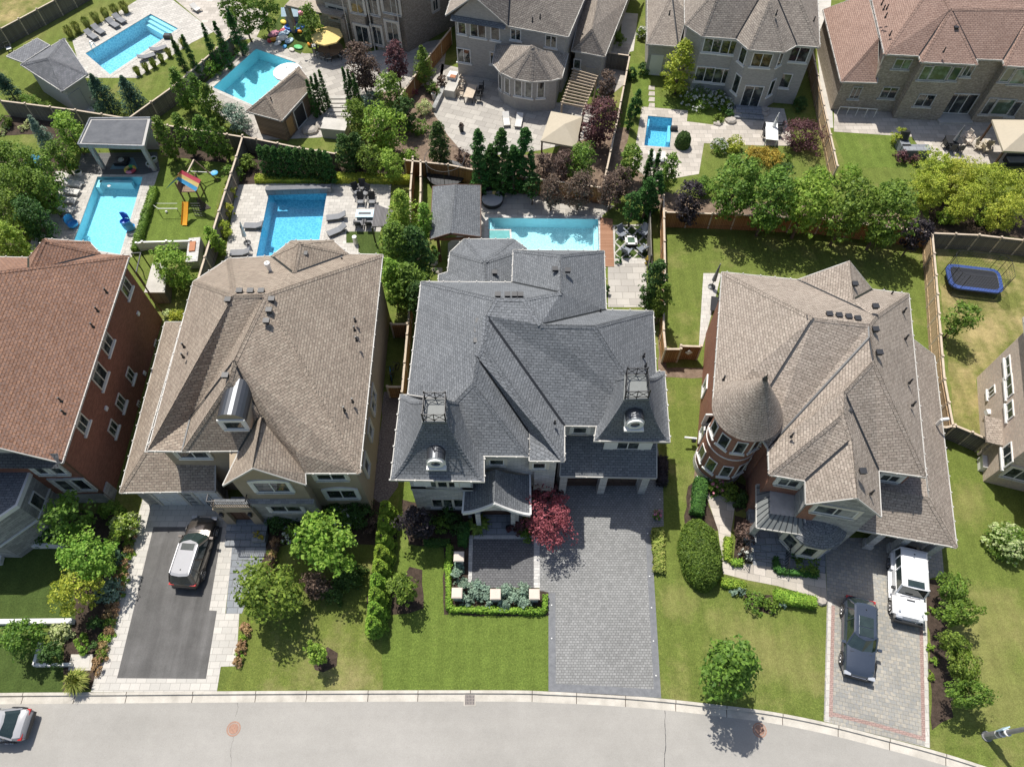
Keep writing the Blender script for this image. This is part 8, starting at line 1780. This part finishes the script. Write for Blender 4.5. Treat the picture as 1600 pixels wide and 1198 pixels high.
for k in range(0, nP, 2): p = O_[k]; part(MB().tube((p.x, p.y, .8), (p.x, p.y, 2.5), .028, n=6), 'net_pole', M['black'], t)
nn_ = MB()
for k in range(nP):
 a, b = O_[k], O_[(k + 1) % nP]
 nn_.beam((a.x, a.y, 2.5), (b.x, b.y, 2.5), .02)
 L = (Vector(a) - Vector(b)).length; m_ = max(1, int(L / .22))
 for j in range(m_): p = Vector(a).lerp(Vector(b), j / m_); nn_.beam((p.x, p.y, .85), (p.x, p.y, 2.5), .012)
 for z in (1.2, 1.55, 1.9, 2.2): nn_.beam((a.x, a.y, z), (b.x, b.y, z), .012)
part(nn_, 'safety_net', M['black'], t)
c = P(290, 290, 1.5); t = thing('play_tower', Vector((c.x, c.y, 0)), 'wooden play tower with a red, yellow and blue striped roof and an orange slide', 'playset')
q4 = [P(258, 296, 2.5), P(306, 299, 2.5), P(314, 283, 2.8), P(284, 266, 3.3)]
A0, A1 = P(284, 266, 3.35), P(314, 281, 3.35)
B0, B1 = P(276, 281, 2.45), P(306, 299, 2.45); C0, C1 = P(258, 296, 2.3), P(290, 312, 2.3)
def stripes(a0, a1, b0, b1, nm):
 for k, m_ in enumerate(('rose_red', 'yellow_canvas', 'sky_blue')):
  u, v = k / 3, (k + 1) / 3; part(MB().quad(a0.lerp(b0, v), a1.lerp(b1, v), a1.lerp(b1, u), a0.lerp(b0, u)), nm, M[m_], t)
stripes(A0, A1, B0, B1, 'roof_stripe'); D0 = P(258, 296.5, 2.3); stripes(A0 + Vector((-.02, 0, 0)), A0, D0, B0 + Vector((-.02, 0, 0)), 'roof_stripe')
cx0, cy0 = c.x, c.y
for dx in (-.75, .75):
 for dy in (-.6, .6): part(MB().box((cx0 + dx + .3, cy0 + dy, 1.2), (.11, .11, 2.4)), 'post', M['wood_brown'], t)
part(MB().box((cx0 + .3, cy0, 1.3), (1.6, 1.3, .08)), 'platform', M['wood_brown'], t); part(MB().box((cx0 + .3, cy0 + .62, 1.7), (1.6, .05, .7)).box((cx0 - .45, cy0, 1.7), (.05, 1.2, .7)), 'rail', M['wood_brown'], t)
sA, sB = P(291, 317, 1.35), P(288, 352, .12); sd2 = (sB - sA).normalized(); sn = Vector((1, 0, 0)); mb = MB(); k_ = 8; pr = None
for k in range(k_ + 1):
 u = k / k_; p = sA.lerp(sB, u); p.z = 1.35 * (1 - u) ** 1.15 + .12
 r_ = [p + Vector((-.28, 0, .16)), p + Vector((-.25, 0, 0)), p + Vector((.25, 0, 0)), p + Vector((.28, 0, .16))]
 if pr:
  for j in range(3): mb.quad(pr[j], r_[j], r_[j + 1], pr[j + 1]);
  for j in range(3): mb.quad(pr[j + 1] - Vector((0, 0, .03)), r_[j + 1] - Vector((0, 0, .03)), r_[j] - Vector((0, 0, .03)), pr[j] - Vector((0, 0, .03)))
 pr = r_
part(mb, 'slide', M['slide_orange'], t)
a, b = P(303, 250, 2.3), P(293, 270, 2.3); mb = MB(); mb.beam(a, b, .12); part(mb, 'swing_beam', M['wood'], t)
part(MB().beam(a, P(341, 283), .09).beam(a, P(290, 262), .09), 'swing_leg', M['wood_brown'], t); part(MB().beam(P(298, 268, 1.2), P(334, 270, .6), .06), 'see_saw_bar', M['white'], t)
cs = P(335, 271, .6); part(MB().lathe([(.32, 0), (.36, .06), (.32, .1), (.12, .06), (0, .06)], cs, 14), 'disc_seat', M['sky_blue'], t)
mb = MB(); a, b, c1, d1_ = P(297, 318, 1.3), P(312, 318, 1.3), P(322, 338, .05), P(304, 336, .05)
for k in range(6): mb.beam(a.lerp(d1_, k / 5), b.lerp(c1, k / 5), .035)
for k in range(5): mb.beam(a.lerp(b, k / 4), d1_.lerp(c1, k / 4), .035)
part(mb, 'climbing_net', M['dark_metal'], t)
part(MB().add([P(306, 308, 1.4), P(322, 318, 1.4 * .2), P(330, 325, .05), P(312, 330, .05)], [[0, 1, 2, 3], [3, 2, 1, 0]]), 'climbing_ramp', M['fence_grey'], t)
t = thing('toy_goal', P(262, 330), 'small white football goal with a net on the play lawn', 'goal'); mb = MB(); g4 = [P(247, 335), P(280, 328, 0), P(273, 318, .9), P(236, 317, .9)]
mb.beam(P(247, 328, 0), P(247, 326, .9), .05).beam(P(247, 326, .9), P(277, 326, .9), .05).beam(P(277, 328, 0), P(277, 326, .9), .05).beam(P(236, 318, 0), P(247, 326, .9), .03).beam(P(236, 318, 0), P(277, 318, 0), .03); part(mb, 'frame', M['white'], t)
c = P(260, 331, .12); o = MB().lathe([(.0, .24), (.09, .21), (.12, .12), (.09, .03), (0, 0)], n=12).build('ball', M['white'], smooth=True); o.location = (c.x, c.y, 0); tag(o, 'white ball in front of the small goal', 'ball')
def egg(px, py, a, lab, m_='sky_blue'):
 c = P(px, py, .4); t = thing('egg_chair', Vector((c.x, c.y, 0)), lab, 'chair', rz=R(a)); lpart(MB().lathe([(.1, 0), (.4, .12), (.5, .4), (.46, .42), (.36, .2), (0, .14)], n=18, sy=.8), 'shell', M[m_], t); lpart(MB().lathe([(.48, .4), (.52, .95), (.4, 1.2), (.36, 1.18), (.45, .95), (.44, .4)], n=12, a0=R(30), a1=R(150)), 'back', M[m_], t); return t
egg(113, 349, 60, 'blue moulded pool chair on the left side of the turquoise pool'); egg(195, 346, -20, 'blue moulded chair standing in the turquoise pool edge, left', 'blue'); egg(202, 354, 200, 'blue moulded chair at the right side of the turquoise pool')
c = P(204, 266, .1); t = thing('swim_ring', Vector((c.x, c.y, 0.04)), 'yellow, pink and green swim ring in front of the pavilion', 'swim ring')
for k in range(6):
 mb = MB(); a0_, a1_2 = 2 * math.pi * k / 6, 2 * math.pi * (k + 1) / 6
 for j in range(4):
  u0, u1 = a0_ + (a1_2 - a0_) * j / 4, a0_ + (a1_2 - a0_) * (j + 1) / 4; mb.tube((.42 * math.cos(u0), .42 * math.sin(u0), .15), (.42 * math.cos(u1), .42 * math.sin(u1), .15), .15, n=8)
 lpart(mb, 'segment', M[('yellow', 'green_toy', 'yellow_canvas', 'yellow', 'pink', 'rose_red')[k]], t)
c = P(189, 250, .4); t = thing('coffee_table', Vector((c.x, c.y, 0)), 'dark square coffee table on the blue-grey rug', 'table'); lpart(MB().box((0, 0, .2), (1.3, .9, .4)), 'base', M['dark_metal'], t); lpart(MB().lathe([(.3, .4), (.22, .52), (0, .5)], n=12), 'bowl', M['stucco_grey'], t)
for k, (x, y) in enumerate(((122, 269), (233, 256), (240, 248))):
 c = P(x, y, .4); t = thing('flower_pot', Vector((c.x, c.y, 0)), ('white round pot left of the pavilion', 'white chair-like planter right of the pavilion', 'white planter near the hedge and pavilion')[k], 'planter'); lpart(MB().lathe([(.22, 0), (.34, .45), (.3, .5), (.26, .4), (0, .4)], n=14), 'pot', M['white'], t); lpart(fronds(9, .35, .42, k, .5), 'plant', M['f_dark'], t)
def toy(px, py, r, h_, lab, m_, name='inflatable_toy', sy=.7):
 c = P(px, py, h_ / 2); g = random.Random(px); o = MB().lathe([(r * .6, 0), (r, h_ * .3), (r * .95, h_ * .7), (r * .6, h_), (0, h_)], n=9, sy=sy).build(name, M[m_]); o.location = (c.x, c.y, .03); o.rotation_euler = (0, 0, g.uniform(0, 3)); tag(o, lab, 'toy', 'pool toys on the small lawn')
for x, y, r, h_, lab, m_ in ((428, 53, .75, .25, 'pink inflatable mattress among the pool toys', 'pink'), (444, 52, .8, .2, 'pale pink inflatable, largest of the pool toys', 'pale_blue'), (440, 60, .75, .22, 'white and pink inflatable lounge in the toy pile', 'white'), (427, 62, .5, .22, 'orange inflatable at the pool side of the toy pile', 'orange'), (421, 64, .4, .2, 'red inflatable at the left tip of the toy pile', 'red'), (447, 44, .6, .2, 'cream inflatable at the top of the toy pile', 'cream'), (442, 48, .45, .24, 'magenta inflatable in the toy pile', 'rose_red'), (452, 64, .6, .2, 'pale blue inflatable at the right of the toy pile', 'pale_blue'), (434, 68, .5, .2, 'white inflatable nearest the pool', 'white'), (466, 74, .55, .2, 'bright green inflatable on the turf', 'green_toy'), (456, 78, .4, .2, 'pale green toy on the turf', 'cream'), (445, 73, .35, .2, 'small blue toy on the turf', 'sky_blue'), (443, 35, .45, .3, 'orange-yellow toy beside the playhouse', 'yellow'), (484, 69, .4, .4, 'orange-red float beside the round table', 'orange'), (487, 46, .4, .4, 'orange float behind the yellow umbrella', 'orange'), (468, 50, .3, .3, 'small orange toy near the blue paddling pool', 'orange'), (469, 22, .4, .5, 'pink toy beside the playhouse', 'pink'), (466, 5, .7, .3, 'yellow arched toy at the top edge', 'yellow')): toy(x, y, r, h_, lab, m_)
c = P(460, 42, .3); t = thing('paddling_pool', Vector((c.x, c.y, 0)), 'bright blue paddling pool in front of the playhouse', 'paddling pool'); lpart(MB().lathe([(1.1, 0), (1.2, .2), (1.1, .4), (.95, .4), (.9, .2)], n=18, sy=.6), 'ring', M['blue'], t); lpart(MB().lathe([(.95, .22), (0, .22)], n=18, sy=.6), 'water', M['sky_blue'], t)
c = P(456, 26, .8); t = thing('playhouse', Vector((c.x, c.y, 0)), 'small blue-grey playhouse with a pale gable roof', 'playhouse'); lpart(MB().box((0, 0, .65), (1.5, 1.3, 1.3), R(25)), 'wall', M['slate_path'], t); lpart(MB().add([(-.95, -.8, 1.25), (.95, -.8, 1.25), (.95, 0, 1.85), (-.95, 0, 1.85), (-.95, .8, 1.25), (.95, .8, 1.25)], [[0, 1, 2, 3], [3, 2, 5, 4]]), 'roof', M['pale_blue'], t); lpart(MB().box((.2, -.72, .5), (.45, .05, .8), R(25)), 'door', M['red'], t)
c = P(52, 252, .6); t = thing('playhouse', Vector((c.x, c.y, 0)), 'bright blue toy shelter in the thicket at the left', 'toy'); lpart(MB().box((0, 0, .4), (.9, .9, .8)), 'wall', M['pale_blue'], t); lpart(MB().add([(-.6, -.6, .8), (.6, -.6, .8), (.6, .6, .8), (-.6, .6, .8), (0, 0, 1.4)], [[0, 1, 4], [1, 2, 4], [2, 3, 4], [3, 0, 4]]), 'roof', M['sky_blue'], t)
c = P(14, 74, .4); chair(14, 76, R(30), 'white sling chair at the left edge by the dark fence', 'dark_metal', 'white_canvas')
def ladder(px, py, a, lab):
 c = P(px, py); t = thing('pool_ladder', c, lab, 'pool ladder', rz=R(a)); mb = MB()
 for s in (-.25, .25):
  pr = None
  for k in range(8): an = math.pi * k / 7; p = Vector((s, .25 * math.cos(an), .1 + .7 * math.sin(an))); (mb.tube(pr, p, .03, n=6) if pr else None); pr = p
 lpart(mb, 'handrails', M['chrome'], t); lpart(MB().beam((-.25, -.25, -.2), (.25, -.25, -.2), .06).beam((-.25, -.25, -.5), (.25, -.25, -.5), .06), 'treads', M['chrome'], t)
ladder(148, 77, -55, 'chrome ladder at the near end of the long blue pool')
for k, (x, y, w_, d_) in enumerate(((262, 57, .8, .6), (1053, 201, .7, .4))):
 c = P(x, y, .2); o = MB().box((0, 0, .2), (w_, d_, .4)).box((0, 0, .42), (w_ * .8, d_ * .8, .05)).build('pool_box', M['black']); o.location = (c.x, c.y, .0); tag(o, ('black pump box at the corner of the long blue pool', 'small dark box beside the plunge pool')[k], 'box')
t = thing('glass_screen', P(215, 400), 'black framed glass screen at the rear corner of the brick house', 'glass screen'); a, b, c_ = P(205, 396, 2.2), P(220, 395, 2.2), P(213, 425, 2.2); mb = MB()
for p, q_ in ((a, b), (b, c_)): mb.beam(p, q_, .08); mb.beam(p, Vector((p.x, p.y, 0)), .07); mb.beam(q_, Vector((q_.x, q_.y, 0)), .07)
part(mb, 'frame', M['black'], t)
t = thing('garden_shed', P(243, 425), 'flat grey topped storage deck behind the leafy tree', 'shed'); q_ = [P(228, 455, 1.6), P(255, 455, 1.6), P(258, 412, 1.6), P(240, 412, 1.6)]; part(MB().prism([(p.x, p.y) for p in q_], 0, 1.5), 'wall', M['fence_grey'], t); part(MB().prism(offset_poly([(p.x, p.y) for p in q_], -.12), 1.5, 1.6), 'roof', M['concrete'], t)
c = P(305, 396, .4); t = thing('outdoor_kitchen', Vector((c.x, c.y, 0)), 'white stone counter beside the striped lounger', 'outdoor kitchen'); lpart(MB().box((0, 0, .45), (1.0, 2.8, .9), R(8)), 'counter', M['stone_pale'], t); lpart(MB().box((-.1, .3, .95), (.5, 1.1, .14), R(8)), 'grill', M['terracotta'], t)
c = P(697, 272, .5); t = thing('round_trampoline', Vector((c.x, c.y, 0)), 'round netted trampoline in shade behind the shingled pavilion', 'trampoline'); lpart(MB().lathe([(1.5, .6), (1.85, .62), (1.85, .5)], n=20), 'pad', M['black'], t); lpart(MB().lathe([(1.55, .58), (0, .57)], n=20), 'mat', M['dark_metal'], t)
mb = MB()
for k in range(8): an = k * .785; lpart(MB().tube((1.85 * math.cos(an), 1.85 * math.sin(an), 0), (1.85 * math.cos(an), 1.85 * math.sin(an), 2.4), .03, n=6), 'pole', M['dark_metal'], t)
mb = MB()
for k in range(32):
 an, a2 = k * .19635, (k + 1) * .19635; mb.beam((1.85 * math.cos(an), 1.85 * math.sin(an), 2.4), (1.85 * math.cos(a2), 1.85 * math.sin(a2), 2.4), .03); mb.beam((1.85 * math.cos(an), 1.85 * math.sin(an), .6), (1.85 * math.cos(an), 1.85 * math.sin(an), 2.4), .012)
lpart(mb, 'net', M['black'], t)
a, b = P(1016, 332, 1.8), P(1018, 400, 1.8); t = thing('privacy_panel', Vector((a.x, a.y, 0)), 'grey slatted privacy panel right of the fire pit', 'screen'); part(MB().beam(Vector((a.x, a.y, .9)), Vector((b.x, b.y, .9)), .08, 1.8), 'slats', M['fence_grey'], t)
for p in (a, b): part(MB().box((p.x, p.y, .95), (.12, .12, 1.9)), 'post', M['dark_metal'], t)
for k, (x, y) in enumerate(((617, 580), (611, 586))):
 c = P(x, y, .35); t = thing('bicycle', Vector((c.x, c.y, 0)), ('bicycle leaning in the screened corner between the houses', 'second bicycle in the screened corner, nearer the stucco wall')[k], 'bicycle', rz=R(70 + 30 * k))
 for s in (-.5, .5):
  mb = MB(); pts = [Vector((s + .32 * math.cos(q_), 0, .33 + .32 * math.sin(q_))) for q_ in np.linspace(0, 2 * math.pi, 17)]
  for i in range(16): mb.tube(pts[i], pts[i + 1], .025, n=5)
  lpart(mb, 'wheel', M['tyre'], t)
 lpart(MB().tube((-.5, 0, .33), (-.15, 0, .8), .02, n=5).tube((-.15, 0, .8), (.38, 0, .82), .02, n=5).tube((.38, 0, .82), (.0, 0, .3), .02, n=5).tube((-.5, 0, .33), (0, 0, .3), .02, n=5).tube((.5, 0, .33), (.38, 0, .95), .02, n=5), 'frame', M['sky_blue' if k else 'dark_metal'], t)
 lpart(MB().box((-.17, 0, .88), (.26, .13, .05)), 'saddle', M['black'], t); lpart(MB().beam((.38, -.28, 1.0), (.38, .28, 1.0), .03), 'handlebar', M['black'], t)
for x, y, lab, m_ in ((721, 200, 'tall dark planter on the curved terrace corner', 'dark_metal'), (678, 150, 'white flower tub on the terrace wall', 'white'), (697, 232, 'bare seat wall end by the terrace curve', 'concrete')):
 c = P(x, y, .4); t = thing('planter', Vector((c.x, c.y, 0)), lab, 'planter'); lpart(MB().lathe([(.2, 0), (.26, .7), (.22, .72), (.2, .6), (0, .6)], n=12), 'pot', M[m_], t); o = bpy.data.objects.new('plant', crown_mesh('dome', .3, .3, .11, 4, 'f_plum')); COL.objects.link(o); o.parent = t; o.location = (0, 0, .6)
q_ = [P(*p) for p in ((678, 175), (690, 150), (693, 138))]; mb = MB()
for i in range(2): mb.beam(q_[i] + Vector((0, 0, .25)), q_[i + 1] + Vector((0, 0, .25)), .4, .5)
tag(mb.build('seat_wall', M['stone']), 'low stone seat wall along the left side of the terrace', 'wall')
c = P(1016, 552, 0);
c = P(545, 381, .5); o = MB().tube((0, 0, 0), (0, 0, .9), .2, n=14).build('patio_heater', M['white']); c = P(555, 376, .4); o.location = (c.x, c.y, 0); tag(o, 'white cylindrical bin on the little turf square', 'bin')
c = P(1080, 685, .9); t = thing('hose_reel', Vector((c.x, c.y, 0)), 'wall hose holder at the left side of the turreted house', 'hose reel'); lpart(MB().tube((.35, 0, .7), (.1, 0, .7), .22, n=12), 'reel', M['black'], t); lpart(MB().beam((-.5, .05, 1.0), (.4, 0, .9), .12), 'arm', M['white'], t)
o = MB().beam((0, 0, .15), (.35, 1.0, .2), .12).build('downspout_extension', M['white']); c = P(1084, 765); o.location = c; tag(o, 'white downspout extension lying beside the dark hedge', 'pipe')
c = P(1118, 470, .8); t = thing('hammock_chair', Vector((c.x, c.y, 0)), 'dark wrought iron bench beside the turreted house wall', 'bench'); lpart(MB().box((0, 0, .42), (.6, 1.5, .05), R(-12)), 'seat', M['black_iron'], t); lpart(MB().box((.28, 0, .75), (.05, 1.5, .6), R(-12)), 'backrest', M['black_iron'], t)
t = thing('pool_robot', P(170, 290), 'small white skimmer float in the turquoise pool', 'pool float'); lpart(MB().lathe([(.14, 0), (.16, .06), (0, .1)], (0, 0, -.08), 12), 'float', M['white'], t)
